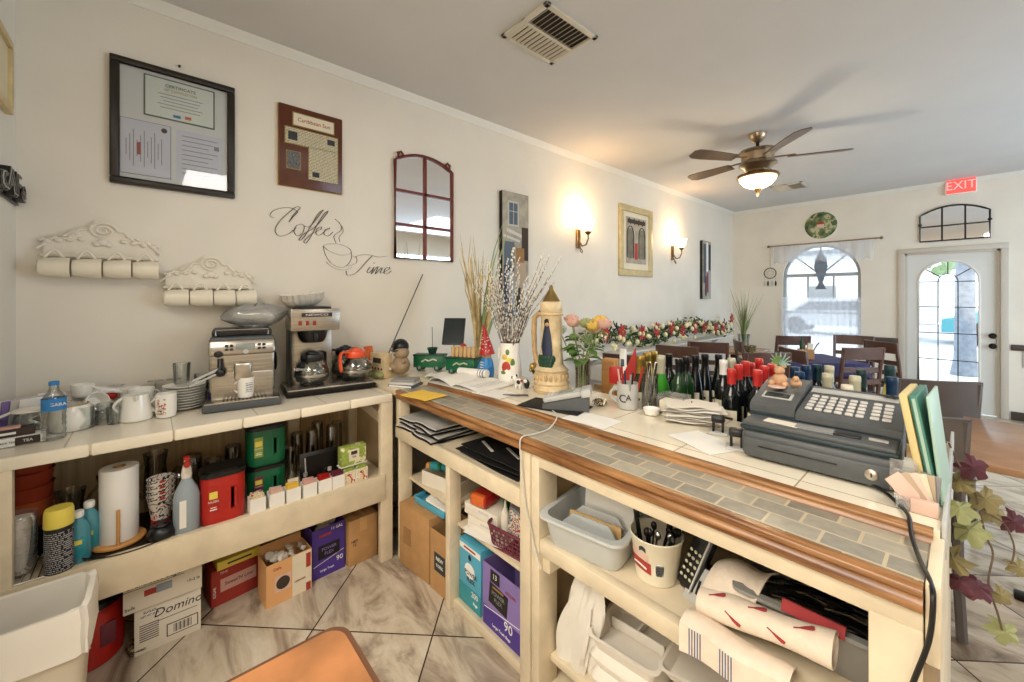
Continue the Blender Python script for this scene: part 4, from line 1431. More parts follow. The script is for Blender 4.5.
# drip brewer and the three pots
t = thing('coffee_brewer', 'steel drip coffee brewer with two burners and three red switches', 'coffee maker', (-2.53, .79, CT + .001), RW - .12)
BR = t
b = MB('dark_metal'); b.box((0, -.02, .016), (.47, .30, .03), bev=.006); b.m('steel_brushed'); b.box((.0, -.02, .034), (.455, .285, .01), bev=.004); b.build('base', t)
b = MB('steel_brushed'); b.box((-.085, .075, .20), (.225, .11, .34), bev=.006); b.box((-.085, .12, .25), (.20, .06, .42), bev=.006); b.build('tower', t)
b = MB('black'); b.box((-.2, .04, .20), (.01, .19, .32), bev=.003); b.build('side_vent', t)
b = MB('steel_brushed'); b.box((-.085, .0, .412), (.25, .27, .12), bev=.006); b.build('head', t)
b = MB('black'); b.box((-.085, .02, .478), (.18, .2, .012), bev=.004); b.build('lid', t)
b = MB('ink_brown'); b.box((-.08, -.1365, .44), (.155, .003, .022), bev=.002); b.m('paper'); b.text('NEWCO', .016, (-.08, -.139, .44), sx=1.9); b.build('name_plate', t)
for k in range(3):
    b = MB('led_red'); b.box((-.165 + .036 * k, -.138, .395), (.016, .006, .024), bev=.002); b.build('switch', t)
b = MB('black'); b.lathe([(.055, 0), (.07, .02), (.08, .062), (.08, .07)], (-.09, -.05, .283), seg=28); b.m('steel'); b.box((-.09, -.135, .325), (.02, .04, .012), bev=.004); b.m('black'); b.box((-.09, -.145, .318), (.022, .03, .04), bev=.006); b.build('brew_basket', t)
for x, yy in ((-.095, -.06), (.14, -.06), (.13, .085)):
    b = MB('black'); b.lathe([(.06, 0), (.062, .008), (.055, .012)], (x, yy, .039), seg=28); b.build('burner', t)
def coffee_pot(lab, loc, rz, collar, group=None):
    t = thing('coffee_pot', lab, 'coffee pot', loc, rz)
    t.scale = (1.2, 1.2, 1.22)
    b = MB('glass'); b.lathe([(.05, 0), (.066, .012), (.076, .04), (.074, .065), (.056, .095), (.042, .108), (.045, .125), (.043, .125), (.040, .108), (.054, .094), (.072, .065), (.074, .04), (.063, .014), (.045, .003)], seg=32); b.build('carafe', t)
    b = MB('steel'); b.lathe([(.0755, 0), (.0765, .006), (.0755, .012)], (0, 0, .034), seg=32, cap0=False, cap1=False); b.build('band', t)
    b = MB('paper'); b.text('NEWCO', .022, (0, -.069, .07), rot=(PI / 2 + .35, 0, 0)); b.build('print', t)
    b = MB(collar); b.lathe([(.047, .103), (.05, .112), (.05, .128), (.044, .136), (.03, .138)], seg=28); b.prism([(-.012, 0), (.012, 0), (.006, -.028), (-.006, -.028)], .12, .135, Matrix.Translation((0, -.042, 0))); b.build('collar', t)
    b = MB(collar); b.tube([(0, .04, .125), (0, .075, .135), (0, .095, .13), (0, .10, .11), (0, .098, .08), (0, .092, .045)], .0095, 8, flat=.6); b.build('handle', t)
    b = MB(collar if collar != 'orange_plastic' else 'orange_plastic'); b.lathe([(.03, .136), (.028, .143), (.012, .147), (.012, .15)], seg=20); b.build('lid', t)
    return t
Rb = Matrix.Rotation(RW - .12, 3, 'Z')
def onb(x, y_, z): return Vector((-2.53, .79, CT)) + Rb @ Vector((x, y_, z))
coffee_pot('glass coffee pot with black handle on the front burner under the brew basket', onb(-.095, -.065, .053), RW - .9 + 0, 'black')
coffee_pot('glass coffee pot with an orange handle and collar on the right burner', onb(.145, -.06, .053), RW + 2.0, 'orange_plastic')
coffee_pot('glass coffee pot with a dark handle on the back burner behind the orange pot', onb(.12, .09, .053), RW + 1.9, 'black')

# stacks of filters on the machines
def filters(lab, loc, n=5, r=.085, rz=0):
    b = MB('liner')
    for k in range(n):
        prof = 40
        g = []
        for j, (q, z) in enumerate(((.0, 0), (.55, 0), (.8, .35), (1, .8))):
            g.append([(r * q * (1 + (.05 * math.cos(20 * a) if j > 1 else 0)) * math.cos(a), r * q * (1 + (.05 * math.cos(20 * a) if j > 1 else 0)) * math.sin(a), z * .055 + k * .006) for a in [2 * PI * i / 80 for i in range(81)]])
        b.sheet(g, .0008)
    o = b.build('filter_stack'); o.location = loc; o.rotation_euler = (.1, .05, rz)
    return tag(o, lab, 'coffee filters')
filters('stack of white fluted coffee filters on top of the drip brewer', (-2.62, .68, CT + .487), 6, .115)
b = MB('bag_film')
g = [[(.15 * math.cos(v) * math.cos(u) * (1 + .13 * math.sin(3 * u + 2 * v)), .10 * math.cos(v) * math.sin(u) * (1 + .12 * math.sin(4 * u)), .055 + .06 * math.sin(v) * (1 + .15 * math.cos(5 * u))) for u in [2 * PI * i / 28 for i in range(29)]] for v in [-1.35 + 2.7 * j / 8 for j in range(9)]]
b.sheet(g, .0008); o = b.build('filter_bag'); o.location = (-2.57, .43, CT + .385); o.rotation_euler = (0, 0, RW)
tag(o, 'crumpled clear bag of coffee filters on top of the espresso machine', 'bag')

# plates, cups, glasses
pr = [(.04, 0), (.045, .002), (.062, .008), (.083, .017), (.083, .019), (.06, .011), (.04, .006)]
o0 = MB('porcelain').lathe(pr, seg=32).build('saucer'); o0.location = (-2.52, .125, CT)
tag(o0, 'white saucer at the bottom of the stack left of the espresso machine', 'saucer', 'stacked white saucers left of the espresso machine')
rk = ['second', 'third', 'fourth', 'fifth', 'sixth', 'seventh', 'eighth', 'ninth']
for k in range(8):
    c = o0.copy(); COL.objects.link(c); c.location = (-2.52 + random.uniform(-.003, .003), .125 + random.uniform(-.003, .003), CT + .0125 * (k + 1))
    c['label'] = 'white saucer, %s from the bottom of the stack left of the espresso machine' % rk[k] if k < 7 else 'white saucer on top of the stack left of the espresso machine'
tumbler('drinking_glass', 'clear tumbler standing on the top saucer of the stack', (-2.53, .115, CT + .121), .035, .10)
tumbler('drinking_glass', 'clear tumbler behind the saucer stack beside the wall', (-2.66, .20, CT), .032, .14)
t = thing('utensil_cup', 'purple and dark spoon rest behind the saucer stack by the steam wand', 'utensil cup', (-2.5, .235, CT))
b = MB('violet'); b.lathe([(.018, 0), (.022, .07), (.020, .07), (.016, .004)], seg=16); b.build('cup', t)
b = MB('black'); b.tube([(0, 0, .01), (-.01, -.02, .10), (.0, -.01, .14), (.01, .02, .15)], .003, 6); b.build('spoon', t)
mug('floral_mug', 'white mug with a floral picture right of the milk pitcher', (-2.405, .055, CT), RW + 2.6, .036, .085, 'porcelain', 1.0, deco=None)
[o for o in COL.objects if o.name.startswith('floral_mug')][0].scale = (1.05, 1.05, 1.25)
fm = [o for o in COL.objects if o.name.startswith('floral_mug')][0]
g = [[(.0372 * math.cos(a), .0372 * math.sin(a), z) for a in [1.15 + .9 * i / 6 for i in range(7)]] for z in (.015, .04, .07)]
MB('floral').sheet(g, .0006).build('flower_print', fm)
t = thing('milk_pitcher', 'white flared porcelain milk pitcher at the front of the counter', 'pitcher', (-2.44, -.045, CT), RW)
t.scale = (1.1, 1.1, 1.3)
b = MB('porcelain'); b.lathe([(.05, 0), (.053, .004), (.05, .03), (.04, .075), (.038, .085), (.036, .085), (.037, .075), (.047, .03), (.045, .006)], seg=28); b.build('body', t)
b = MB('porcelain'); b.tube([(-.037 - .028 * math.sin(PI * i / 8), 0, .078 - .055 * i / 8) for i in range(9)], .005, 8); b.build('handle', t)
b = MB('porcelain'); b.prism([(-.012, 0), (.012, 0), (0, -.022)], .07, .086, Matrix.Translation((.0, -.034, 0))); b.build('spout', t)
GC = 'white porcelain cups on the coffee counter'
def place_cup(x, y_, z, lab, rz=0, tilt=None, r=.043, h=.07):
    c = mug('espresso_cup', lab, (x, y_, z), rz, r, h, 'porcelain', 1.12, GC)
    if tilt: c.rotation_euler = (tilt[0], tilt[1], rz)
    return c
place_cup(-2.53, -.03, CT + .05, 'white cup behind and above the milk pitcher', 2)
place_cup(-2.53, -.03, CT, 'white cup under the one behind the milk pitcher', 2.4)
place_cup(-2.50, .0, CT, 'white cup between the milk pitcher and the floral mug', 1, r=.032, h=.075)
place_cup(-2.58, -.13, CT, 'white cup behind the upside-down glass', 2, (0, 0), .045, .07)
place_cup(-2.52, -.19, CT + .075, 'white cup lying on the glass jar', 2, (1.2, .2), .036, .055)
# teapot with gold rim, big handled pot at far left
t = thing('gold_rim_pitcher', 'large white pot with a thin gold rim behind the water bottle', 'pot', (-2.44, -.24, CT), RW)
b = MB('porcelain'); b.lathe([(.055, 0), (.06, .006), (.068, .04), (.062, .08), (.052, .10), (.049, .10), (.059, .08), (.064, .04), (.05, .008)], seg=32); b.build('body', t)
b = MB('gold'); b.lathe([(.0525, .0), (.0535, .003), (.0525, .005)], (0, 0, .097), seg=32, cap0=False, cap1=False); b.build('rim', t)
b = MB('porcelain'); b.tube([(-.06 - .05 * math.sin(PI * i / 8), .0, .09 - .06 * i / 8) for i in range(9)], .006, 8); b.build('handle', t)
t = thing('glass_jug', 'large clear glass jug with a white lid left of the water bottle', 'jug', (-2.41, -.345, CT), RW)
b = MB('glass'); b.lathe([(.045, 0), (.05, .01), (.048, .06), (.04, .09), (.042, .10), (.038, .10), (.036, .09), (.045, .06), (.04, .008)], seg=28); b.build('body', t)
b = MB('porcelain'); b.lathe([(.048, .10), (.048, .108), (.02, .114)], seg=28); b.build('lid', t)
b = MB('porcelain'); b.tube([(-.04, 0, .104), (-.085, -.01, .085), (-.10, -.01, .05), (-.10, -.01, .0)], .0055, 8); b.build('handle', t)
# back rows of cups and glasses by the wall
GB = 'white cups and bowls stacked behind on the coffee counter'
for k, (x, y_, z, r, h, lab) in enumerate((
        (-2.64, -.36, 0, .045, .07, 'white bowl against the wall, nearest the side wall'), (-2.64, -.27, 0, .045, .065, 'white bowl against the wall behind the water bottle'),
        (-2.64, -.27, .05, .045, .06, 'white bowl stacked over the one behind the water bottle'), (-2.64, -.17, 0, .045, .07, 'white bowl against the wall under the red cloth'),
        (-2.64, -.07, 0, .045, .06, 'white bowl against the wall right of the red cloth'), (-2.56, -.30, 0, .05, .10, 'tall white bowl behind the gold rimmed pot'))):
    b = MB('porcelain'); b.lathe([(r * .6, 0), (r * .75, .005), (r, h), (r - .003, h), (r * .6, .01)], seg=24); o = b.build('bowl'); o.location = (x, y_, CT + z); tag(o, lab, 'bowl', GB)
GW = 'upside-down stemmed glasses near the wall'
for k, (x, y_, lab) in enumerate(((-2.66, .02, 'upturned stemmed glass near the wall, left of the pair'), (-2.66, .09, 'upturned stemmed glass near the wall, right of the pair'), (-2.64, -.12, 'upturned stemmed glass near the wall beside the red cloth'))):
    t = thing('stemmed_glass', lab, 'glass', (x, y_, CT))
    b = MB('glass'); b.lathe([(.03, 0), (.036, .03), (.03, .06), (.004, .075), (.003, .12), (.032, .126), (.032, .128), (.0, .129)], seg=20, cap0=False, cap1=False); b.build('bowl', t)
t = thing('folded_cloth', 'red and white cloth bundled on the cups against the wall', 'cloth', (-2.62, -.16, CT + .07), RW)
b = MB('red'); b.box((.0, 0, .03), (.10, .06, .028), rot=(.1, .35, .1), bev=.01); b.build('red_fold', t)
b = MB('white'); b.box((-.02, 0, .05), (.13, .07, .02), rot=(.1, .1, .1), bev=.009); b.box((.08, .01, .035), (.10, .08, .016), rot=(.2, .25, .0), bev=.007); b.build('white_fold', t)
tumbler('drinking_glass', 'upside-down clear glass in front, left of the milk pitcher', (-2.46, -.145, CT), .033, .085, up=True)
tumbler('drinking_glass', 'small clear glass between the upside-down glass and the milk pitcher', (-2.42, -.115, CT), .024, .07)
# water bottle
t = thing('water_bottle', 'clear plastic water bottle with a blue label and cap', 'bottle', (-2.31, -.272, CT))
b = MB('glass'); b.lathe([(.028, 0), (.033, .006)] + [(.033 - .0025 * (i % 2), .012 + .011 * i) for i in range(8)] + [(.033, .105), (.033, .15), (.028, .165), (.014, .187), (.012, .205)], seg=28); b.build('bottle', t)
b = MB('blue'); b.lathe([(.0338, .112), (.0338, .157)], seg=28, cap0=False, cap1=False); b.m('white'); b.text('NIAGARA', .017, (.0346, 0, .135), rot=(PI / 2, 0, RW - .65 + .35), bend=.0344); b.build('label', t)
b = MB('blue'); b.lathe([(.0145, .205), (.0145, .218), (.012, .22)], seg=20); b.build('cap', t)
# tea cartons on the left front corner
t = thing('tea_carton', 'white and dark tea carton at the front left corner of the counter', 'carton', (-2.325, -.36, CT), RW + .12)
b = MB('paper'); b.box((0, 0, .016), (.13, .07, .03), bev=.001); b.m('ink_brown'); b.box((.022, -.0355, .016), (.06, .001, .028)); b.m('paper'); b.text('TEA', .014, (.022, -.0365, .016)); b.m('ink'); b.text('BLACK TEA', .009, (-.03, -.0365, .016)); b.build('box', t)
t = thing('tea_carton', 'dark tea carton with a pink lid lying on the white tea carton', 'carton', (-2.335, -.372, CT + .031), RW + .1)
b = MB('ink_brown'); b.box((0, 0, .014), (.10, .06, .026), bev=.001); b.m('pink'); b.box((-.01, 0, .03), (.05, .045, .006), bev=.002); b.m('paper'); b.box((-.02, -.0305, .014), (.05, .001, .008)); b.build('box', t)
GF = 'paper folders leaning in the counter corner'
for k in range(4):
    b = MB(['paper', 'lavender', 'paper_grey', 'paper'][k]); b.box((0, 0, .07), (.13, .006, .14), rot=(-.25, 0, 0), bev=.001); o = b.build('folder'); o.location = (-2.50 + .0 * k, -.395 + .022 * k, CT); o.rotation_euler = (0, 0, RW + PI + .5)
    tag(o, ['white folder leaning in the counter corner, outermost by the side wall', 'lavender folder leaning in the counter corner', 'grey folder leaning in the counter corner', 'white folder leaning in the counter corner, innermost'][k], 'folder', GF)

# ================================================================== ON THE LOWER SHELF OF THE COFFEE COUNTER
SZ = .471
GP = 'terracotta bowls stacked on the lower shelf'
for k in range(4):
    b = MB(['terracotta_light', 'terracotta', 'terracotta', 'terracotta'][k] if k else 'terracotta_light')
    b.lathe([(.055, 0), (.065, .005), (.082, .10), (.086, .105), (.082, .105), (.06, .01)], seg=28)
    o = b.build('terracotta_bowl'); o.location = (-2.43, -.35, SZ + .10 + .055 * k); o.scale = (.8, .8, 1)
    tag(o, ['orange terracotta bowl at the bottom of the stack on the lower shelf', 'red terracotta bowl, second from the bottom of the shelf stack', 'red terracotta bowl, third from the bottom of the shelf stack', 'red terracotta bowl topmost in the shelf stack'][k], 'bowl', GP)
t = thing('wire_rack', 'white wire rack on the lower shelf at the left end', 'rack', (-2.3, -.33, SZ))
b = MB('chrome')
for k in range(9): b.cyl((-.15, -.08 + .02 * k, .012), (.15, -.08 + .02 * k, .012), .0025, seg=6)
for x in (-.15, 0, .15): b.cyl((x, -.085, .010), (x, .085, .010), .0035, seg=6)
for x in (-.15, .15):
    for y_ in (-.08, .08): b.cyl((x, y_, 0), (x, y_, .012), .004, seg=6)
b.build('wires', t)
b = MB('black_matte'); b.lathe([(.07, 0), (.075, .01), (.075, .085), (.07, .09)], (-2.43, -.34, SZ + .0), seg=24); o = b.build('upturned_pot'); tag(o, 'dark upturned pot under the stack of terracotta bowls', 'pot')
t = thing('cup_sleeve', 'clear sleeve of foam cups standing on the wire rack', 'cup sleeve', (-2.23, -.345, SZ + .016))
b = MB('foam')
for k in range(5): b.lathe([(.028, .028 * k), (.036, .075 + .028 * k), (.038, .078 + .028 * k), (.03, .078 + .028 * k)], seg=20)
b.build('cups', t)
b = MB('clear_plastic'); b.lathe([(.03, -.002), (.043, .03), (.045, .19), (.04, .20), (.046, .205)], seg=20, cap1=False); b.build('sleeve', t)
t = thing('spray_can', 'black and white spray can with a yellow cap on the lower shelf', 'spray can', (-2.165, -.243, SZ))
t.scale = (1.15, 1.15, 1.5)
b = MB('black'); b.lathe([(.03, 0), (.032, .003), (.032, .115), (.029, .12)], seg=24); b.m('print_black'); b.lathe([(.0325, .01), (.0325, .105)], seg=24, cap0=False, cap1=False); b.build('can', t)
b = MB('yellow'); b.lathe([(.033, .115), (.034, .118), (.033, .15), (.030, .157)], seg=24); b.build('cap', t)
def soap(lab, loc, h):
    t = thing('soap_bottle', lab, 'bottle', loc, RW, 'teal soap bottles on the lower shelf')
    b = MB('teal_liquid'); b.lathe([(.03, 0), (.034, .01), (.034, h * .6), (.028, h * .72), (.014, h * .84), (.013, h * .88)], seg=20, sy=.65); b.build('body', t)
    b = MB('white'); b.lathe([(.015, h * .88), (.016, h * .9), (.016, h * .98), (.014, h)], seg=16); b.build('cap', t)
    b = MB('teal'); b.box((0, -.0235, h * .33), (.045, .002, h * .35), bev=.0008); b.m('yellow'); b.box((0, -.025, h * .42), (.025, .001, .016)); b.build('label', t)
soap('teal soap bottle just behind the yellow-capped spray can', (-2.21, -.20, SZ), .19)
soap('teal soap bottle behind, nearer the black tray', (-2.26, -.175, SZ), .20)
def gpitch(lab, x, y_, r=.045, h=.20, m='glass_smoke'):
    t = thing('glass_pitcher', lab, 'pitcher', (x, y_, SZ), RW)
    b = MB(m); b.lathe([(r * .8, 0), (r * .9, .006), (r, h * .4), (r * .85, h * .8), (r * 1.02, h), (r * .98, h), (r * .82, h * .8), (r * .95, h * .4), (r * .75, .01)], seg=24); b.build('body', t)
    b = MB(m); b.tube([(-r * .9 - r * .8 * math.sin(PI * i / 8), 0, h * .85 - h * .6 * i / 8) for i in range(9)], .006, 8); b.build('handle', t)
gpitch('smoky glass pitcher behind the teal soap bottles', -2.36, -.235, .045, .225)
gpitch('tall smoky glass pitcher behind and left of the paper towels', -2.38, -.12, .045, .25)
gpitch('smoky glass pitcher seen just over the paper towel roll', -2.5, .02, .045, .27)
t = thing('serving_tray', 'round black serving tray on the lower shelf under the towel holder', 'tray', (-2.30, -.055, SZ))
b = MB('black'); b.lathe([(.15, 0), (.165, .004), (.175, .016), (.172, .018), (.16, .007), (.0, .006)], seg=40, cap1=False); b.build('plate', t)
t = thing('towel_holder', 'wooden paper towel holder with a roll standing on the black tray', 'paper towel holder', (-2.27, -.092, SZ + .007))
b = MB('wood_board'); b.lathe([(.078, 0), (.082, .004), (.082, .01), (.078, .014)], seg=36); b.cyl((0, 0, .01), (0, 0, .30), .009); b.cyl((.068, .0, .01), (.068, .0, .15), .0055); b.build('stand', t)
b = MB('white'); b.lathe([(.058, 0), (.059, .003), (.059, .282), (.058, .285), (.02, .285), (.019, .26)], (0, 0, .015), seg=36); b.build('towel_roll', t)
b = MB('cardboard'); b.lathe([(.0205, .2845), (.0205, .2862), (.018, .2862), (.018, .26)], (0, 0, .015), seg=20, cap0=False, cap1=False); b.build('roll_core', t)
GU = 'floral paper cups nested on the lower shelf'
for k in range(4):
    b = MB('cup_print'); b.lathe([(.032, 0), (.046, .095), (.048, .097), (.045, .098), (.031, .004)], seg=24)
    o = b.build('paper_cup'); o.location = (-2.29, .035, SZ + .05 + .024 * k); tag(o, 'floral paper cup in the nested stack on the black tray, ' + ['bottom one', 'second from the bottom', 'third from the bottom', 'topmost'][k], 'paper cup', GU)
b = MB('red'); b.lathe([(.03, 0), (.033, .0), (.033, .043), (.02, .043)], (-2.29, .035, SZ + .0075), seg=20); o = b.build('jar_lid'); tag(o, 'red lid under the floral paper cups', 'lid')
t = thing('black_lid', 'black domed lid on the right side of the black tray', 'lid', (-2.185, .035, SZ + .018))
b = MB('black'); b.lathe([(.045, 0), (.047, .012), (.035, .035), (.02, .042), (.012, .05)], seg=28); b.build('dome', t)
b = MB('black'); b.tube([(.03 * math.cos(a), .03 * math.sin(a), .048) for a in [2 * PI * i / 18 for i in range(18)]], .004, 6, closed=True); b.build('rim', t)
for k, (x, y_, r, h, lab) in enumerate(((-2.52, .10, .05, .17, 'round amber glass jug behind the floral paper cups'), (-2.60, .16, .045, .19, 'clear upturned glass, left behind the spray bottle'), (-2.55, .24, .042, .17, 'clear upturned glass behind the spray bottle, middle'), (-2.6, .33, .042, .20, 'clear upturned glass left of the green tubs against the boards'), (-2.62, .42, .04, .16, 'clear upturned glass directly behind the red tub'), (-2.45, .22, .04, .13, 'small clear upturned glass close behind the spray bottle'))):
    if k == 0:
        b = MB('glass_amber'); b.lathe([(.045, 0), (.055, .01), (.058, .06), (.055, .10), (.03, .15), (.022, .165), (.0, .18)], seg=24, cap1=False); o = b.build('glass_jug'); o.location = (x, y_, SZ); tag(o, lab, 'jug')
    else:
        tumbler('drinking_glass', lab, (x, y_, SZ), r, h, 'glass_smoke', True)
# spray bottle
t = thing('spray_bottle', 'clear spray bottle with blue liquid, white neck and red nozzle', 'spray bottle', (-2.185, .115, SZ), RW)
t.scale = (1.12, 1.1, 1.5)
b = MB('blue_liquid'); b.lathe([(.036, 0), (.04, .005), (.04, .10), (.034, .12), (.018, .145), (.014, .155)], seg=28, sy=.75); b.build('bottle', t)
b = MB('paper'); b.box((-.012, -.0302, .06), (.02, .001, .075)); b.build('label', t)
b = MB('warm_white'); b.lathe([(.015, .153), (.017, .16), (.014, .178), (.010, .19)], seg=18); b.box((0, -.004, .195), (.016, .035, .02), bev=.005); b.box((0, -.022, .18), (.008, .006, .032), rot=(.35, 0, 0), bev=.002); b.build('trigger_head', t)
b = MB('red'); b.lathe([(.009, 0), (.011, .01), (.008, .018)], (0, -.02, .197), rot=(PI / 2, 0, 0), seg=14); b.box((0, -.002, .208), (.018, .03, .008), bev=.003); b.build('nozzle', t)
# coffee tubs
def tub(lab, loc, m, s, labm, group=None):
    t = thing('coffee_tub', lab, 'tub', loc, RW)
    t.scale = (s, s, s)
    b = MB(m); 
    pr = rrect(.078, .068, .045, 6)
    vs, fs = [], []
    lev = [(.93, 0), (.97, .004), (1, .03), (1, .14), (.97, .155)]
    n_ = len(pr)
    for q, z in lev: vs += [(p[0] * q, p[1] * q, z) for p in pr]
    for i in range(len(lev) - 1):
        for k in range(n_):
            k2 = (k + 1) % n_
            fs.append((i * n_ + k, i * n_ + k2, (i + 1) * n_ + k2, (i + 1) * n_ + k))
    fs += [tuple(range(n_)), tuple(range((len(lev) - 1) * n_, len(lev) * n_))]
    b.add(vs, fs, True); b.build('body', t)
    b = MB(m); b.tube([(.018, -.0695, .115), (.040, -.0695, .115), (.040, -.0695, .045), (.018, -.0695, .045)], .005, 8, closed=True); b.m('black' if m == 'dark_green' else m); b.box((.029, -.0665, .08), (.018, .003, .066), bev=.001); b.build('grip', t)
    b = MB(labm); b.box((-.038, -.0690, .085), (.034, .002, .085), bev=.0006); b.m('yellow'); b.box((-.038, -.0702, .10), (.028, .001, .022)); b.m('white'); b.text('FOLGERS' if m == 'red_plastic' else 'CLASSIC', .009, (-.038, -.0708, .08)); b.box((-.038, -.0704, .055), (.024, .001, .003)); b.box((-.038, -.0704, .062), (.02, .001, .002)); b.build('label', t)
    b = MB('black')
    pr2 = rrect(.081, .071, .046, 6)
    b.prism(pr2, .153, .168); b.prism([(p[0] * .9, p[1] * .9) for p in pr2], .168, .172); b.build('lid', t)
    return t
tub('large red coffee tub with a black lid in the middle of the lower shelf', (-2.22, .243, SZ), 'red_plastic', 1.0, 'red').scale = (1.04, 1.0, 1.36)
tub('green coffee tub with a black lid, lower of the two stacked', (-2.33, .43, SZ), 'green', 1, 'maroon').scale = (1.06, 1, .98)
tub('green coffee tub with a black lid, upper of the two stacked', (-2.33, .43, SZ + .170), 'green', 1, 'lime').scale = (1.06, 1, 1.12)
# tea cartons row (gable boxes)
GT = 'small white boxes of tea along the shelf edge'
names = ['leftmost', 'second from left', 'third from left', 'fourth from left', 'fifth from left', 'sixth from left', 'seventh from left', 'rightmost']
ysb = [.365, .442, .512, .585, .655, .72, .78, .845]
for k in range(8):
    t = thing('tea_box', 'small white box of tea bags on the shelf edge, %s' % names[k], 'box', (-2.165 - (.012 if k > 5 else 0), ysb[k], SZ + .006), RW + .05, GT)
    wv = .052
    b = MB('paper')
    for (cx, cy, sx, sy) in ((0, -.0255, wv, .0012), (0, .0255, wv, .0012), (-wv / 2, 0, .0012, .051), (wv / 2, 0, .0012, .051)):
        b.box((cx, cy, .027), (sx, sy, .054))
    b.box((0, 0, .001), (wv, .051, .002))
    if k > 5:
        b.m('tea_print'); b.box((0, -.0265, .027), (wv * .9, .001, .05))
    b.build('carton', t)
    b = MB(['tea_print', 'leaflet_pink', 'yellow_paper', 'pink', 'red', 'maroon', 'lime_print', 'lime_print'][k])
    for q in range(6): b.box((0, -.02 + .008 * q, .034), (wv * .85, .003, .05 + .006 * (q % 3)), rot=(.1 * (q % 2), .1 * ((q % 3) - 1), 0))
    b.build('tea_bags', t)
    t.scale = (1.16, 1.1, 1.28)
t = thing('tea_tin_box', 'olive green tea box standing on the right-hand tea boxes', 'box', (-2.195, .81, SZ + .098), RW + .05)
t.scale = (1.1, 1, 1.2)
b = MB('lime_print'); b.box((0, 0, .04), (.12, .05, .08), bev=.001); b.m('label_cream'); b.box((0, -.026, .042), (.05, .001, .05)); b.m('ink_brown'); b.box((0, -.027, .052), (.03, .001, .015)); b.text('TEA', .012, (0, -.0275, .034)); b.build('box', t)
b = MB('paper'); b.box((0, 0, -.002), (.13, .055, .003)); b.build('tray', t)
t = thing('figure_bottle', 'glass bottle with a picture label and wired stopper left of the black frame', 'bottle', (-2.23, .525, SZ), RW)
b = MB('glass_smoke'); b.lathe([(.024, 0), (.026, .005), (.026, .085), (.018, .11), (.008, .13), (.008, .155)], seg=20); b.build('glass', t)
b = MB('label_cream'); b.box((0, -.027, .055), (.048, .002, .085)); b.m('ink_brown'); b.sphere((0, -.0285, .07), (.012, .001, .012), 10, 6); b.m('ink'); b.box((0, -.0288, .035), (.03, .001, .02)); b.build('label', t)
t = thing('framed_slate', 'black framed slate leaning behind the small tea boxes', 'frame', (-2.30, .675, SZ), RW)
b = MB('black'); b.box((0, 0, .085), (.19, .012, .165), rot=(-.2, 0, 0), bev=.003); b.m('light_grey'); b.box((-.07, -.0085, .09), (.006, .002, .11), rot=(-.2, 0, 0)); b.m('dark_metal'); b.box((.01, -.008, .087), (.15, .002, .13), rot=(-.2, 0, 0)); b.build('frame', t)
for k, (x, y_, h) in enumerate(((-2.22, .585, .10), (-2.21, .67, .11), (-2.215, .70, .10))):
    t = thing('sauce_bottle', ['small squat bottle behind the fourth tea box', 'small dark bottle behind the sixth tea box', 'small pale bottle right behind the dark one'][k], 'bottle', (x, y_, SZ + .0))
    b = MB('glass_smoke'); b.lathe([(.014, 0), (.016, .004), (.016, h * .6), (.008, h * .75), (.008, h * .85)], seg=16); b.build('glass', t)
    b = MB(['grey', 'black', 'light_grey'][k]); b.lathe([(.010, h * .85), (.010, h), (.008, h)], seg=14); b.build('cap', t)
GG = 'upturned smoky glasses at the back of the shelf'
for k in range(7):
    x, y_ = -2.56 + .09 * (k % 2), .52 + .055 * k
    tumbler('pint_glass', 'upturned smoky pint glass behind the black frame, %s of the seven' % ['leftmost', 'second from left', 'third from left', 'middle one', 'fifth from left', 'sixth from left', 'rightmost'][k], (x, y_, SZ + (.0 if k < 3 else .02 * 0)), .036, [.20, .17, .21, .24, .25, .24, .23][k], 'glass_smoke', True, GG)

# ================================================================== ON THE FLOOR UNDER THE COFFEE COUNTER
def carton(name, lab, loc, rz, sx, sy, sz, m, open_=False, cat='box', th=.003):
    t = thing(name, lab, cat, loc, rz)
    b = MB(m)
    if open_:
        for (cx, cy, a, c_) in ((0, -sy / 2, sx, th), (0, sy / 2, sx, th), (-sx / 2, 0, th, sy), (sx / 2, 0, th, sy)):
            b.box((cx, cy, sz / 2), (a, c_, sz))
        b.box((0, 0, th / 2), (sx, sy, th))
    else:
        b.box((0, 0, sz / 2), (sx, sy, sz), bev=.002)
    return t, b
# sugar cartons: front face seen at an angle
t, b = carton('sugar_carton', 'white sugar carton with black script, in front under the shelf', (-2.305, .06, 0), RW + .0, .215, .13, .19, 'warm_white')
F_ = -.066
b.m('ink'); b.text('Domino', .048, (.03, F_, .145), shear=.25); b.box((.03, F_, .112), (.13, .0008, .002))
b.box((.045, F_, .055), (.105, .0008, .052)); b.m('warm_white'); b.box((.045, F_ - .0006, .055), (.098, .0008, .045)); b.m('ink')
for k in range(14): b.box((.015 + k * .0045, F_ - .0012, .056), (.001 + .0012 * (k % 3), .0006, .034))
for k in range(8): b.box((-.062, F_, .115 - .009 * k), (.06, .0008, .003))
b.text('SUGAR', .013, (-.06, F_, .165)); b.text('NET WT 25 LB', .009, (-.06, F_, .15)); b.build('box', t)
t, b = carton('sugar_carton', 'white sugar carton with a red label resting on the front sugar carton', (-2.30, .045, .191), RW - .0, .25, .15, .14, 'warm_white')
F_ = -.076
b.m('ink'); b.text('Granulated Sugar', .026, (-.03, F_, .105), shear=.4); b.box((-.03, F_, .09), (.19, .0008, .0015)); b.text('10-2 lb', .016, (.095, F_, .05)); b.text('bulk', .018, (-.105, F_, .02))
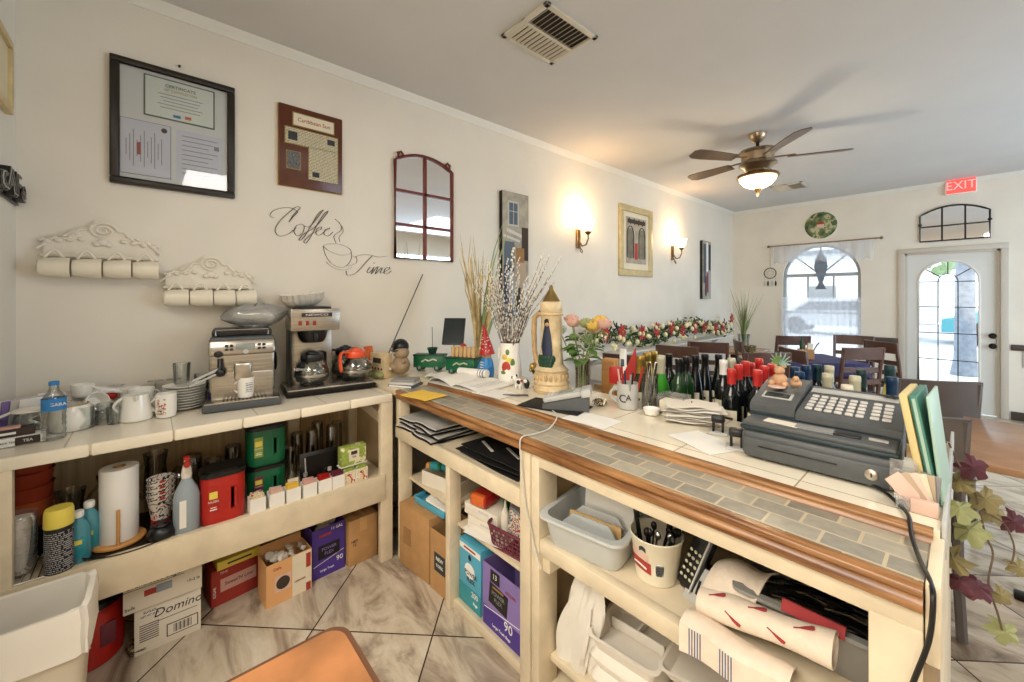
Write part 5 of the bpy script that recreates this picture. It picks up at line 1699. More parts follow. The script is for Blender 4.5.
b.m('ink_red'); b.box((-.04, F_, .062), (.045, .0008, .024)); b.m('sugar_blue'); b.box((.0, F_ - .0004, .064), (.05, .0008, .032)); b.build('box', t)
t, b = carton('snack_carton', 'red candy carton with a pink label and yellow tray on top', (-2.42, .305, 0), RW + .14, .20, .12, .17, 'ink_red')
b.m('pink'); b.box((.01, -.061, .09), (.15, .001, .06)); b.m('ink'); b.text("Sweet'N Low", .022, (.01, -.062, .092), shear=.2); b.m('white'); b.text('PINK', .014, (-.05, -.062, .15)); b.text('SUGAR', .016, (-.088, -.062, .07), rot=(PI / 2, -PI / 2, 0)); b.build('box', t)
t, b = carton('yellow_carton', 'flat yellow carton lying on the red candy carton', (-2.40, .32, .171), RW + .1, .18, .11, .04, 'yellow')
b.m('ink'); b.box((0, -.0555, .02), (.1, .001, .008)); b.build('box', t)
t, b = carton('creamer_carton', 'orange open carton full of creamer cups with a coffee picture', (-2.245, .50, 0), RW + .08, .20, .13, .20, 'carton_orange', True)
b.m('frame_mat'); b.box((.055, -.0662, .1), (.088, .001, .196)); b.m('leaflet_pink'); b.box((-.03, -.0663, .095), (.07, .001, .075))
b.m('ink_red'); b.box((.085, -.0665, .15), (.022, .001, .07)); b.box((.085, -.0665, .02), (.022, .001, .04)); b.m('ink_brown'); b.lathe([(.03, 0), (.03, .001)], (-.03, -.0665, .095), rot=(PI / 2, 0, 0), seg=20); b.m('frame_mat'); b.lathe([(.016, 0), (.016, .0012)], (.045, -.0668, .07), rot=(PI / 2, 0, 0), seg=16); b.lathe([(.016, 0), (.016, .0012)], (.04, -.0668, .145), rot=(PI / 2, 0, 0), seg=16); b.m('ink_red'); b.text('CREAMER', .012, (.045, -.069, .07)); b.text('Cafe', .02, (-.055, -.067, .17)); b.build('box', t)
b = MB('warm_white')
for k in range(22): b.lathe([(.010, 0), (.015, .016), (.016, .018)], (random.uniform(-.08, .08), random.uniform(-.05, .05), .17 + random.uniform(0, .02)), seg=10, rot=(random.uniform(-.8, .8), random.uniform(-.8, .8), 0))
o = b.build('creamer_cups', t); o['kind'] = 'stuff'
b = MB('carton_orange'); b.box((0, .07, .212), (.19, .003, .04), rot=(-.3, 0, 0)); b.build('flap', t)
t, b = carton('bag_carton', 'purple open carton of trash bags under the shelf beside the plain box', (-2.30, .70, 0), RW + .06, .165, .13, .255, 'violet', True)
b.m('black'); b.box((.0, -.067, .13), (.11, .001, .07)); b.m('lavender'); b.text('POWER', .022, (.0, -.068, .142)); b.text('FLEX', .022, (.0, -.068, .118)); b.m('white'); b.text('90', .036, (.055, -.067, .066)); b.text('Large Trash', .015, (-.01, -.067, .035)); b.box((0, -.067, .085), (.16, .001, .002), rot=(0, -.25, 0)); b.m('ink_red'); b.box((-.02, -.067, .215), (.06, .001, .012)); b.m('white'); b.text('13 GAL', .02, (.04, -.067, .235)); b.build('box', t)
b = MB('liner')
for k in range(6): b.sphere((random.uniform(-.05, .05), random.uniform(-.04, .04), .225), (.035, .03, .022), 8, 6)
b.build('bags', t)
t, b = carton('cardboard_box', 'plain taped cardboard box under the counter beside the corner post', (-2.31, .875, 0), RW + .05, .165, .19, .245, 'cardboard')
b.m('tape'); b.box((-.0, 0, .2458), (.04, .191, .001)); b.box((0, -.0962, .21), (.04, .001, .07)); b.m('ink'); b.text('NET', .02, (-.05, -.0965, .13)); b.text('12', .02, (-.05, -.0965, .11)); b.build('box', t)
t, b = carton('cardboard_box', 'dark brown open box behind the purple carton', (-2.5, .77, 0), RW, .24, .16, .28, 'cardboard_dark', True); b.build('box', t)
t = thing('coffee_tub', 'large red plastic tub on the floor beside the trash bin', 'tub', (-2.37, -.19, 0), RW + .3)
b = MB('red_plastic'); b.lathe([(.10, 0), (.108, .006), (.112, .03), (.112, .20), (.10, .225)], seg=40); b.build('body', t)
b = MB('black'); b.lathe([(.105, .22), (.112, .225), (.112, .25), (.10, .255)], seg=40); b.build('lid', t)
b = MB('maroon'); b.box((.035, -.108, .12), (.05, .012, .09), bev=.01); b.build('grip', t)
b = MB('yellow'); b.box((-.05, -.101, .15), (.05, .004, .05), rot=(0, 0, -.45)); b.m('white'); b.text('FOLGERS', .02, (-.052, -.106, .11), rot=(PI / 2, 0, -.5)); b.build('label', t)
o = MB('leopard').tube([(-2.28, .0, .02), (-2.25, -.02, .02), (-2.25, -.05, .02), (-2.29, -.06, .02), (-2.33, -.05, .02), (-2.34, -.02, .02), (-2.31, 0, .02)], .014, 8, closed=True).build('cord_loop'); tag(o, 'small coiled grey cord on the floor beside the red tub', 'cord')
# trash bin with liner
t = thing('trash_bin', 'cream plastic trash bin with a white liner in the lower left corner', 'trash can', (-1.93, -.30, 0), 0)
def bin_loop(w, d, r, z, wob=0):
    return [(p[0] + wob * math.sin(9 * k), p[1] + wob * math.cos(7 * k), z + wob * 1.2 * math.sin(k * 1.7)) for k, p in enumerate(rrect(w, d, r, 5))]
def loft(b, loops, cap0=True, cap1=False):
    n_ = len(loops[0]); vs = [p for l in loops for p in l]; fs = []
    for i in range(len(loops) - 1):
        for k in range(n_):
            k2 = (k + 1) % n_
            fs.append((i * n_ + k, i * n_ + k2, (i + 1) * n_ + k2, (i + 1) * n_ + k))
    if cap0: fs.append(tuple(reversed(range(n_))))
    if cap1: fs.append(tuple(range((len(loops) - 1) * n_, len(loops) * n_)))
    b.add(vs, fs, True)
b = MB('bin_plastic'); loft(b, [bin_loop(.095, .13, .03, 0), bin_loop(.115, .158, .04, .49), bin_loop(.11, .153, .04, .49), bin_loop(.09, .125, .03, .01)]); b.build('bin', t)
b = MB('liner'); loft(b, [bin_loop(.124, .167, .04, .36, .005), bin_loop(.122, .165, .04, .41, .004), bin_loop(.124, .168, .04, .46, .003), bin_loop(.12, .163, .04, .502, .003), bin_loop(.106, .148, .04, .50, .003), bin_loop(.10, .143, .04, .44, .005), bin_loop(.094, .136, .04, .34, .007), bin_loop(.06, .09, .03, .28, .006)], False, True)
b.tube([(-.124, -.09, .40), (-.05, -.17, .41), (.05, -.171, .435), (.126, -.11, .425)], .004, 6)
b.build('liner', t)
# wooden chair seat at the bottom edge
t = thing('wooden_stool', 'orange brown wooden stool with rounded seat at the bottom of the picture', 'stool', (-.90, .18, 0), 0)
b = MB('seat_edge'); pr = rrect(.205, .205, .05, 6); b.prism(pr, .575, .598)
b.m('seat_brown'); b.prism([(p[0] * .93, p[1] * .93) for p in pr], .598, .603); b.build('seat', t)
for sx in (-1, 1):
    for sy in (-1, 1):
        b = MB('seat_edge'); b.cyl((sx * .16, sy * .16, .576), (sx * .19, sy * .19, 0), .018, .014); b.build('leg', t)
for sx in (-1, 1):
    b = MB('seat_edge'); b.cyl((sx * .182, -.18, .2), (sx * .182, .18, .2), .010); b.cyl((-.18, sx * .182, .26), (.18, sx * .182, .26), .010); b.build('stretcher', t)

# ================================================================== ON THE BAR
BT = .961
# stein shaped like a tower
t = thing('beer_stein', 'tall tan ceramic lidded beer stein with a navy figure, on the bar', 'stein', (-1.475, 1.60, BT), 0)
b = MB('ceramic_sand'); b.lathe([(.095, 0), (.10, .006), (.092, .02), (.095, .035), (.088, .05), (.085, .10), (.088, .11), (.080, .125), (.066, .14)], seg=40)
b.lathe([(.066, .14), (.06, .20), (.057, .30), (.055, .39), (.06, .40), (.062, .415), (.056, .42)], seg=40, cap0=False)
b.m('ceramic_tan')
for z, r in ((.012, .098), (.043, .094), (.112, .089), (.405, .062)):
    b.tube([(r * math.cos(a), r * math.sin(a), z) for a in [2 * PI * i / 40 for i in range(40)]], .004, 6, closed=True)
for k in range(22):
    a = 2 * PI * k / 22
    b.sphere((.086 * math.cos(a), .086 * math.sin(a), .078), (.009, .009, .018), 8, 6)
b.build('body', t)
b = MB('navy')
def on_cyl(pts, r, tz=0):
    g = []
    for z, a0, a1 in pts:
        g.append([(r(z) * math.cos(a0 + (a1 - a0) * i / 6), r(z) * math.sin(a0 + (a1 - a0) * i / 6), z) for i in range(7)])
    return g
rr_ = lambda z: .0675 - (z - .14) * .042
b.sheet(on_cyl([(.19, -1.55, -.75), (.24, -1.75, -.75), (.30, -1.6, -.85), (.345, -1.45, -1.0)], rr_), .004)
b.m('black'); b.sheet(on_cyl([(.345, -1.45, -1.0), (.375, -1.5, -1.05), (.385, -1.35, -1.1)], rr_), .004)
b.m('skin_tan'); b.sphere((.056 * math.cos(-1.2), .056 * math.sin(-1.2), .355), .012, 8, 6)
b.build('painted_figure', t)
b = MB('dark_green')
for k in range(14):
    a = -2.0 + .1 * k
    b.sphere((.068 * math.cos(a), .068 * math.sin(a), .16 + .02 * math.sin(k * 2.1)), (.014, .006, .02), 8, 6, rot=(0, 0, a + PI / 2))
b.build('painted_leaves', t)
b = MB('ceramic_tan'); b.tube([(-.058, 0, .40), (-.09, 0, .41), (-.125, 0, .385), (-.13, 0, .30), (-.125, 0, .20), (-.11, 0, .15), (-.08, 0, .12)], .015, 10); b.build('handle', t)
b = MB('ceramic_sand'); b.lathe([(.057, .42), (.06, .425), (.058, .465), (.05, .475)], seg=32); b.m('brass'); b.lathe([(.052, .47), (.03, .51), (.012, .54), (.01, .555), (.0, .565)], seg=28, cap1=False); b.cyl((-.05, 0, .43), (-.085, 0, .42), .008); b.build('lid', t)

# white pitcher and willow branches
t = thing('white_pitcher', 'tall white pitcher with painted fruit holding pussy willow', 'pitcher', (-1.765, 1.56, BT), 0)
b = MB('porcelain'); b.lathe([(.055, 0), (.06, .004), (.068, .04), (.066, .10), (.055, .17), (.056, .235), (.053, .235), (.052, .17), (.062, .10), (.06, .02)], seg=32, sx=1.05); b.build('body', t)
b = MB('porcelain'); b.tube([(-.055, .0, .20), (-.09, .0, .195), (-.10, .0, .15), (-.07, .0, .08)], .007, 8); b.build('handle', t)
b = MB('fruit_red')
def dab(b, a, z, r, s, m):
    b.m(m).sphere((r * math.cos(a), r * math.sin(a), z), s, 10, 6, rot=(0, 0, a + PI / 2))
dab(b, -1.05, .10, .0635, (.026, .004, .034), 'fruit_red'); dab(b, -.80, .135, .060, (.020, .004, .020), 'yellow'); dab(b, -1.25, .155, .057, (.018, .004, .018), 'rose_yellow'); dab(b, -.95, .185, .055, (.012, .004, .018), 'leaf'); dab(b, -.45, .12, .063, (.014, .004, .03), 'leaf'); dab(b, -1.3, .07, .0665, (.016, .004, .010), 'leaf')
b.build('painted_fruit', t)
t = thing('willow_bunch', 'bunch of pussy willow branches standing in the white pitcher', 'branches', (-1.765, 1.56, BT + .03), 0)
br = MB('twig'); ck = MB('catkin')
random.seed(11)
for k in range(44):
    a = -PI * .5 + random.uniform(-1, 1) * PI
    sp = random.uniform(.05, .34)
    dx = random.uniform(-1, 1) * .36
    dy = random.uniform(-.12, .16)
    hh = random.uniform(.50, .76) - abs(dx) * .15
    p = [Vector((dx * .05, dy * .1, .0)), Vector((dx * .13, dy * .25, .18)), Vector((dx * .45, dy * .5, .18 + (hh - .18) * .5)), Vector((dx * .8, dy * .8, .18 + (hh - .18) * .8)), Vector((dx, dy, hh))]
    br.tube(p, .002, 4, rs=[.003, .0026, .002, .0016, .001])
    for j in range(20):
        u = .30 + .70 * j / 19
        f = u * 4; i = min(int(f), 3); q = p[i].lerp(p[i + 1], f - i)
        an = j * 2.4
        off = Vector((math.cos(an) * .006, math.sin(an) * .006, .004))
        ck.sphere(q + off, (.0042, .0042, .0085), 6, 4, rot=(random.uniform(-.4, .4), random.uniform(-.4, .4), 0))
br.build('twigs', t); o = ck.build('catkins', t); o['kind'] = 'stuff'

# gnome, ornaments beside the pitcher
t = thing('garden_gnome', 'small gnome with tall red white-dotted hat and striped blue top', 'figurine', (-1.965, 1.55, BT), 0)
b = MB('blue'); b.lathe([(.03, 0), (.042, .01), (.046, .05), (.038, .10), (.028, .125)], seg=24); b.build('body', t)
b = MB('white')
for z in (.055, .07, .085, .1): b.box((0, -.044 + (z - .055) * .12, z), (.034, .004, .005), rot=(-.2, 0, 0))
b.build('stripes', t)
b = MB('skin_tan'); b.sphere((0, 0, .14), (.028, .028, .026)); b.sphere((0, -.03, .138), .009, 8, 6); b.build('head', t)
for s in (-1, 1):
    b = MB('blue'); b.tube([(s * .036, 0, .11), (s * .05, -.015, .08), (s * .035, -.036, .06)], .010, 8); b.sphere((s * .033, -.04, .058), .011, 8, 6); b.build('arm', t)
b = MB('red'); b.tube([(0.0, 0, .145), (-.006, .0, .20), (-.018, 0, .26), (-.035, 0, .33)], .03, 16, rs=[.05, .036, .02, .004]); b.build('hat', t)
b = MB('white')
for k in range(26):
    u = random.uniform(.05, .85); a = random.uniform(-PI, 0)
    r = .047 * (1 - u) + .006
    b.sphere((-.03 * u * u + r * math.cos(a), r * math.sin(a), .15 + .17 * u), .0035, 6, 4)
b.build('dots', t)
t = thing('gold_ornament', 'round green and gold ornament between the pitcher and the stein', 'ornament', (-1.66, 1.68, BT), 0)
b = MB('dark_green')
for k in range(60):
    a, e = random.uniform(0, 2 * PI), random.uniform(-1.2, 1.4)
    b.sphere((.035 * math.cos(a) * math.cos(e), .035 * math.sin(a) * math.cos(e), .095 + .045 * math.sin(e)), (.010, .010, .005), 6, 4, rot=(a, e, 0))
b.lathe([(.02, 0), (.012, .06)], seg=12); b.build('foliage', t)
b = MB('gold'); b.sphere((0, -.035, .10), .02); b.sphere((.02, -.03, .125), .012); b.sphere((-.02, -.03, .075), .012); b.build('baubles', t)
t = thing('cow_figurine', 'little black and white figurine with red touches before the stein', 'figurine', (-1.63, 1.51, BT), 0)
b = MB('white'); b.sphere((0, 0, .03), (.03, .02, .022)); b.sphere((-.028, -.01, .052), (.016, .014, .015))
for x in (-.016, .016):
    for y_ in (-.01, .01): b.cyl((x, y_, .03), (x, y_, 0), .007)
b.m('black'); b.sphere((.01, -.015, .035), (.014, .008, .012)); b.sphere((-.035, -.02, .056), (.006, .006, .008)); b.sphere((-.018, -.002, .066), (.006, .004, .008)); b.m('red'); b.sphere((.03, -.01, .045), .008)
b.build('body', t)
b = MB('black'); b.sphere((.05, .01, .028), (.018, .014, .026)); b.m('white'); b.sphere((.05, -.002, .045), (.012, .01, .01)); b.build('companion', t)
# pig figurine with helmet
t = thing('pig_figurine', 'brown grinning head figurine wearing a dark round helmet', 'figurine', (-2.43, 1.21, BT + .0), -.3)
t.scale = (1.45, 1.3, 1.22)
b = MB('skin_pig'); b.sphere((0, 0, .05), (.055, .045, .05)); b.sphere((.0, -.035, .045), (.034, .022, .022)); b.sphere((.005, 0, .115), (.042, .04, .034))
for s in (-1, 1): b.sphere((s * .045, 0, .075), (.014, .01, .016))
b.build('head', t)
b = MB('white'); b.sphere((0, -.052, .035), (.022, .006, .008)); b.sphere((-.016, -.038, .122), (.009, .006, .008)); b.sphere((.02, -.038, .122), (.009, .006, .008)); b.build('grin_and_eyes', t)
b = MB('black'); b.sphere((-.012, 0, .145), (.045, .042, .042)); b.box((.0, -.032, .128), (.07, .03, .006), rot=(.2, 0, 0), bev=.002); b.build('helmet', t)
# notebook stack, yellow sheet, open binder, slate-side papers
for k in range(3):
    b = MB(['book_blue', 'paper_grey', 'grey'][k]); b.box((0, 0, .007), (.16 - .01 * k, .12 - .008 * k, .0135), bev=.002)
    if k == 0: b.m('paper'); b.box((.001, -.0595, .007), (.15, .003, .009))
    o = b.build('notebook'); o.location = (-2.19, 1.12, .940 + .0145 * k); o.rotation_euler = (0, 0, .5 + .12 * k)
    tag(o, ['blue notebook at the bottom of the stack by the wall corner', 'grey notebook in the middle of the stack by the wall corner', 'darker grey notebook on top of the stack by the wall corner'][k], 'notebook', 'notebooks stacked at the bar corner')
g = [[(x + .0, y_, .0018 * math.sin(x * 30)) for x in [-.105 + .021 * i for i in range(11)]] for y_ in (-.075, 0, .075)]
o = MB('yellow_paper').sheet(g, .0015).build('yellow_paper'); o.location = (-1.90, 1.075, .9435); o.rotation_euler = (0, 0, .15)
tag(o, 'yellow paper lying on the wooden bar edge', 'paper')
t = thing('open_binder', 'open white book with curled pages at the left of the bar', 'book', (-1.90, 1.37, BT), .12)
b = MB('paper_grey'); b.box((0, 0, .003), (.44, .27, .005), bev=.001); b.build('cover', t)
b = MB('paper')
g = [[(-.21 + .205 * i / 10, y_, .006 + .030 * math.sin(PI * min(1, (i / 10) ** .7))) for i in range(11)] for y_ in (-.13, 0, .13)]
b.sheet(g, .002)
g = [[(.0 + .21 * i / 10, y_, .006 + .016 * math.sin(PI * (i / 10) ** .5)) for i in range(11)] for y_ in (-.13, 0, .13)]
b.sheet(g, .002); b.m('ink_soft')
for k in range(9): b.box((.11, .10 - .024 * k, .0195), (.15, .002, .0006))
b.build('pages', t)
b = MB('paper'); b.cyl((-.2, .10, .035), (.02, .125, .042), .024); b.m('ink_soft')
for k in range(3): b.lathe([(.0246, 0), (.0246, .006)], (-.04 + .02 * k, .1185, .0405), rot=(0, PI / 2, .1), seg=20)
b.build('rolled_page', t)
for k, (x, y_, rz, lab) in enumerate(((-1.62, 1.33, .1, 'white sheet lying between the open book and the card terminal'), (-1.01, 1.335, .05, 'white sheet in front of the grey mug'), (-.60, 1.42, -.4, 'white sheet under the small stamps left of the register'), (-2.16, 1.36, .7, 'crumpled white sheet beside the green toy trucks'))):
    g = [[(x0, y0, .0015 + .001 * math.sin(8 * x0 * 4 + k)) for x0 in [-.10 + .02 * i for i in range(11)]] for y0 in (-.07, 0, .07)]
    if k == 3: g = [[(p[0], p[1], p[2] + .018 * abs(math.sin(p[0] * 25 + j))) for p in row] for j, row in enumerate(g)]
    o = MB('paper').sheet(g, .001).build('paper_sheet'); o.location = (x, y_, BT); o.rotation_euler = (0, 0, rz); tag(o, lab, 'paper')
o = MB('black').tube([(-.07, 0, .005), (0, 0, .006), (.06, .01, .008)], .005, 8, rs=[.002, .005, .004]).build('pen'); o.location = (-1.50, 1.37, BT); o.rotation_euler = (0, 0, .6); tag(o, 'black pen lying left of the card terminal pad', 'pen')
# toy trucks
def truck(lab, loc, rz, cargo):
    t = thing('toy_truck', lab, 'toy truck', loc, rz)
    t.scale = (1.05, 1, 1.3)
    b = MB('green'); b.box((0, 0, .05), (.20, .085, .06), bev=.004); b.m('dark_green'); b.box((0, 0, .083), (.205, .09, .008), bev=.002); b.m('green')
    b.build('body', t)
    b = MB('cap_cream')
    b.tube([(-.045, -.044, .05), (-.02, -.044, .062), (.0, -.044, .055), (.03, -.044, .064), (.055, -.044, .058)], .004, 6); b.build('side_lettering', t)
    for x in (-.06, .055):
        for s in (-1, 1):
            b = MB('dark_green'); b.lathe([(.02, 0), (.02, .012)], (x, s * .036 + .006, .02), rot=(PI / 2, 0, 0), seg=18); b.m('grey'); b.lathe([(.009, 0), (.009, .0135)], (x, s * .036 + .006, .02), rot=(PI / 2, 0, 0), seg=12); b.build('wheel', t)
    return t
truck('green toy truck carrying a small green pot, nearer the long wall', (-2.42, 1.42, BT), .72, 0)
truck('green toy truck full of corks, in front of the tablet', (-2.15, 1.50, BT), .42, 1)
t = thing('small_pot', 'small dark green pot with a stick riding on the left toy truck', 'pot', (-2.41, 1.43, BT + .114))
b = MB('dark_green'); b.lathe([(.02, 0), (.024, .004), (.034, .035), (.038, .04), (.034, .042), (.02, .006)], seg=20); b.build('pot', t)
b = MB('dark_metal'); b.cyl((0, 0, .03), (-.02, .01, .18), .002, seg=6); b.build('stick', t)
random.seed(5)
lab9 = ['leftmost', 'second', 'third', 'fourth', 'fifth', 'sixth']
for k in range(6):
    o = MB('cork').lathe([(.011, 0), (.012, .003), (.012, .05), (.011, .053)], seg=14).build('cork'); c_, s_ = math.cos(.42), math.sin(.42)
    x = -.075 + .03 * k
    o.location = (-2.15 + c_ * x, 1.50 + s_ * x, BT + .114); o.scale = (1, 1, 1 + .3 * random.random())
    tag(o, 'tan cork standing on the right toy truck, %s from the left' % lab9[k] if k else 'tan cork standing on the right toy truck, leftmost of the row', 'cork', 'corks on the toy truck')
t = thing('tablet', 'dark tablet screen on a thin stand behind the toy trucks', 'tablet', (-2.42, 1.61, BT + .02), .75)
b = MB('black'); b.box((0, 0, .235), (.155, .014, .20), rot=(-.42, 0, 0), bev=.005); b.build('case', t)
b = MB('screen'); b.box((0, -.0078, .2385), (.14, .003, .18), rot=(-.42, 0, 0)); b.build('screen', t)
b = MB('light_grey'); b.cyl((0, .005, .005), (0, 0, .17), .006); b.lathe([(.04, 0), (.04, .005), (.01, .009)], seg=20); b.build('stand', t)
o = MB('red').sphere((0, 0, 0), (.022, .022, .02)).build('red_ball'); o.location = (-2.26, 1.58, BT + .165); tag(o, 'small red ball beside the tablet above the corks', 'ball')
t = bpy.data.objects.get('red_ball'); MB('dark_metal').cyl((0, 0, -.164), (0, 0, -.01), .0025, seg=6).build('pin', t)
# tall grass and bamboo by the wall
t = thing('grass_arrangement', 'tall bamboo canes and grass blades in a pot by the wall', 'plant', (-2.22, 1.685, BT), 0)
b = MB('dark_green'); b.lathe([(.05, 0), (.055, .004), (.065, .08), (.06, .08), (.045, .01)], seg=24); b.build('pot', t)
random.seed(3)
b = MB('bamboo')
for k in range(7):
    x, y_ = random.uniform(-.03, .03), random.uniform(-.03, .03)
    dx, hh = random.uniform(-.04, .12), random.uniform(.35, .85)
    b.tube([(x, y_, .03), (x + dx * .5, y_ + dx * .3, hh * .5), (x + dx, y_ + dx * .6, hh)], .008, 8)
b.build('bamboo_canes', t)
b = MB('stem')
for k in range(30):
    x, y_ = random.uniform(-.03, .03), random.uniform(-.03, .03)
    a = random.uniform(0, 2 * PI); sp = random.uniform(.03, .20); hh = random.uniform(.45, 1.02)
    b.m('stem' if k % 2 else 'straw')
    b.tube([(x, y_, .03), (x + sp * .3 * math.cos(a), y_ + sp * .3 * math.sin(a), hh * .5), (x + sp * .7 * math.cos(a), y_ + sp * .7 * math.sin(a), hh * .8), (max(x + sp * 1.2 * math.cos(a), -.4), max(y_ + sp * math.sin(a), -.1), hh)], .006, 4, rs=[.006, .007, .005, .0008], flat=.3)
o = b.build('grass_blades', t); o['kind'] = 'stuff'
o = MB('dark_metal').tube([(-2.66, 1.18, BT), (-2.70, 1.52, 1.63)], .0035, 6).build('metal_rod'); tag(o, 'thin metal rod leaning against the long wall', 'rod')
t = thing('wooden_toy_house', 'small wooden dotted box with an orange side behind the coffee pots', 'decoration', (-2.53, 1.12, .941), .2)
t.scale = (1.35, 1.2, 1.3)
b = MB('ceramic_sand'); b.box((0, 0, .06), (.11, .05, .12), bev=.003)
b.m('ink_brown'); b.box((.0, -.026, .085), (.06, .002, .025)); 
for x in (-.035, -.012, .012, .035):
    for z in (.02, .045): b.sphere((x, -.026, z), (.006, .002, .006), 8, 4)
b.build('box', t)
b = MB('orange'); b.box((-.075, -.01, .075), (.014, .05, .15), rot=(0, -.25, 0), bev=.004); b.build('side_panel', t)
b = MB('leaf_pale'); 
for k in range(14): b.sphere((random.uniform(-.09, .06), -.045 + random.uniform(-.012, .012), .012 + random.uniform(0, .012)), (.02, .01, .012), 8, 6)
b.build('dried_flowers', t)

# card terminal on a black pad
t = thing('counter_pad', 'black leather pad under the card terminal', 'pad', (-1.245, 1.375, BT), .25)
b = MB('black_matte'); b.box((0, 0, .003), (.30, .17, .005), bev=.002); b.build('pad', t)
t = thing('card_terminal', 'white and grey card payment terminal on the black pad', 'card terminal', (-1.185, 1.385, BT + .006), .6)
t.scale = (1, 1.1, 1.15)
b = MB('charcoal'); b.prism([(-.10, 0), (.10, 0), (.10, .06), (-.10, .018)], -.042, .042, rotm((PI / 2, 0, 0))); b.build('base', t)
b = MB('light_grey'); b.box((-.015, 0, .048), (.17, .088, .022), rot=(0, -.2, 0), bev=.008); b.box((.088, 0, .067), (.045, .1, .03), rot=(0, -.2, 0), bev=.008); b.build('body', t)
b = MB('lcd'); b.box((-.0, 0, .064), (.07, .06, .002), rot=(0, -.2, 0)); b.build('display', t)
b = MB('white')
for i in range(2):
    for j in range(4): b.box((-.062 - .016 * i, -.027 + .018 * j, .048 - .0035 * i), (.011, .012, .004), rot=(0, -.2, 0), bev=.001)
b.build('keypad', t)
# roses in a glass vase
t = thing('glass_vase', 'clear glass vase with water and roses right of the stein', 'vase', (-1.345, 1.70, BT), 0)
b = MB('glass'); b.lathe([(.034, 0), (.037, .005), (.036, .10), (.042, .165), (.040, .165), (.034, .10), (.034, .012)], seg=24); b.build('glass', t)
t = thing('rose_bouquet', 'bouquet of pale pink and yellow roses in the clear vase', 'flowers', (-1.345, 1.70, BT), 0)
b = MB('stem')
RS = [(-.075, 0, .375, 'rose_pink'), (-.035, -.03, .36, 'rose_pink'), (-.14, -.02, .315, 'rose_white'), (.05, -.03, .36, 'leaf_pale'), (.085, -.02, .35, 'rose_yellow'), (.10, .02, .375, 'rose_yellow'), (.14, 0, .36, 'rose_pink'), (.06, .02, .33, 'rose_pink')]
for x, y_, z, m in RS: b.tube([(x * .1, y_ * .2, .01), (x * .2, y_ * .3, .16), (x * .7, y_ * .8, z * .75), (x, y_, z)], .003, 6)
b.build('stems', t)
def rose(parent, c, m, s=1.0):
    b = MB(m)
    b.sphere((c[0], c[1], c[2]), (.016 * s, .016 * s, .02 * s), 10, 8)
    for ring, (n_, r, h, tl) in enumerate(((3, .011, .010, -.1), (5, .018, .006, -.25), (7, .026, .000, -.55))):
        for k in range(n_):
            a = 2 * PI * k / n_ + ring
            b.sphere((c[0] + r * s * math.cos(a), c[1] + r * s * math.sin(a), c[2] + h * s), (.014 * s, .005 * s, .018 * s), 8, 6, rot=(-tl, 0, a + PI / 2))
    b.build('rose', parent)
for x, y_, z, m in RS: rose(t, (x, y_, z), m, 1.15)
def leaf(b, p, a, l, w_, droop=.3, up=.2):
    """a pointed leaf with a folded midrib"""
    g = []
    for i in range(7):
        u = i / 6
        ww = w_ * math.sin(PI * min(1, u * .95 + .05)) ** .8
        x, z = l * u, up * l * u - droop * l * u * u
        row = []
        for s in (-1, -.5, 0, .5, 1):
            lx, ly, lz = x, s * ww, z + abs(s) * ww * .3
            row.append((p[0] + lx * math.cos(a) - ly * math.sin(a), p[1] + lx * math.sin(a) + ly * math.cos(a), p[2] + lz))
        g.append(row)
    b.sheet(g, .001)
for k in range(28):
    a = random.uniform(0, 2 * PI); z = random.uniform(.16, .31)
    b = MB('leaf'); leaf(b, (.03 * math.cos(a) * 1.0, .03 * math.sin(a), z), a, random.uniform(.07, .12), .028); b.build('leaf', t)
# small things
t = thing('seashell', 'small cream spotted shell ornament left of the grey mug', 'ornament', (-1.115, 1.535, BT), .4)
b = MB('leopard'); b.sphere((0, 0, .018), (.034, .022, .018)); b.m('porcelain')
for k in range(5): b.tube([(-.025 + .012 * k, -.02, .012), (-.022 + .012 * k, 0, .036), (-.02 + .012 * k, .02, .012)], .003, 6)
b.build('shell', t)
m_ = mug('grey_mug', 'grey stoneware mug with dark lettering holding pens on the bar', (-1.01, 1.60, BT), 0, .046, .115, 'light_grey', 1.0, hs=1.4)
m_.rotation_euler = (0, 0, -2.75)
Mx = Matrix.Rotation(2.75, 4, 'Z')
b = MB('ink', Mx); b.text('C', .05, (.004, -.0485, .05), rot=(PI / 2, 0, .1)); b.text('A', .036, (.030, -.0405, .056), rot=(PI / 2, 0, .65)); b.build('lettering', m_)
GPn = 'pens standing in the grey mug'
for k, (m, dx, dy, hh) in enumerate((('red', -.02, .01, .17), ('navy', .0, -.01, .16), ('black', .012, .0, .155), ('pink', -.012, -.015, .165), ('red', .026, .012, .18), ('grey', .018, -.018, .15))):
    o = MB(m).cyl((0, 0, 0), (dx * 1.3, dy * 1.3, hh), .0042, seg=8).build('pen'); o.location = (-1.01 + dx, 1.60 + dy, BT + .010)
    tag(o, [ 'red pen standing at the left in the grey mug', 'navy pen standing in the grey mug', 'black pen standing in the grey mug', 'pink pen standing in the grey mug', 'red marker standing at the right in the grey mug', 'grey pen standing in the grey mug'][k], 'pen', GPn)
t = thing('cloth_napkin', 'red and white folded napkin flag standing behind the grey mug', 'napkin', (-1.16, 1.82, .874), .3)
b = MB('red'); b.prism([(-.03, .15), (.055, .15), (.05, .33), (.02, .26)], -.004, .004, rotm((PI / 2, 0, 0))); b.box((-.055, 0, .18), (.06, .03, .09), bev=.008); b.m('white'); b.prism([(-.075, .10), (.075, .10), (.02, .24), (-.03, .22)], -.006, .006, Matrix.Translation((0, .014, 0)) @ rotm((PI / 2, 0, 0))); b.m('cap_cream'); b.box((0, .01, .055), (.05, .05, .11), bev=.006); b.build('cloth', t)
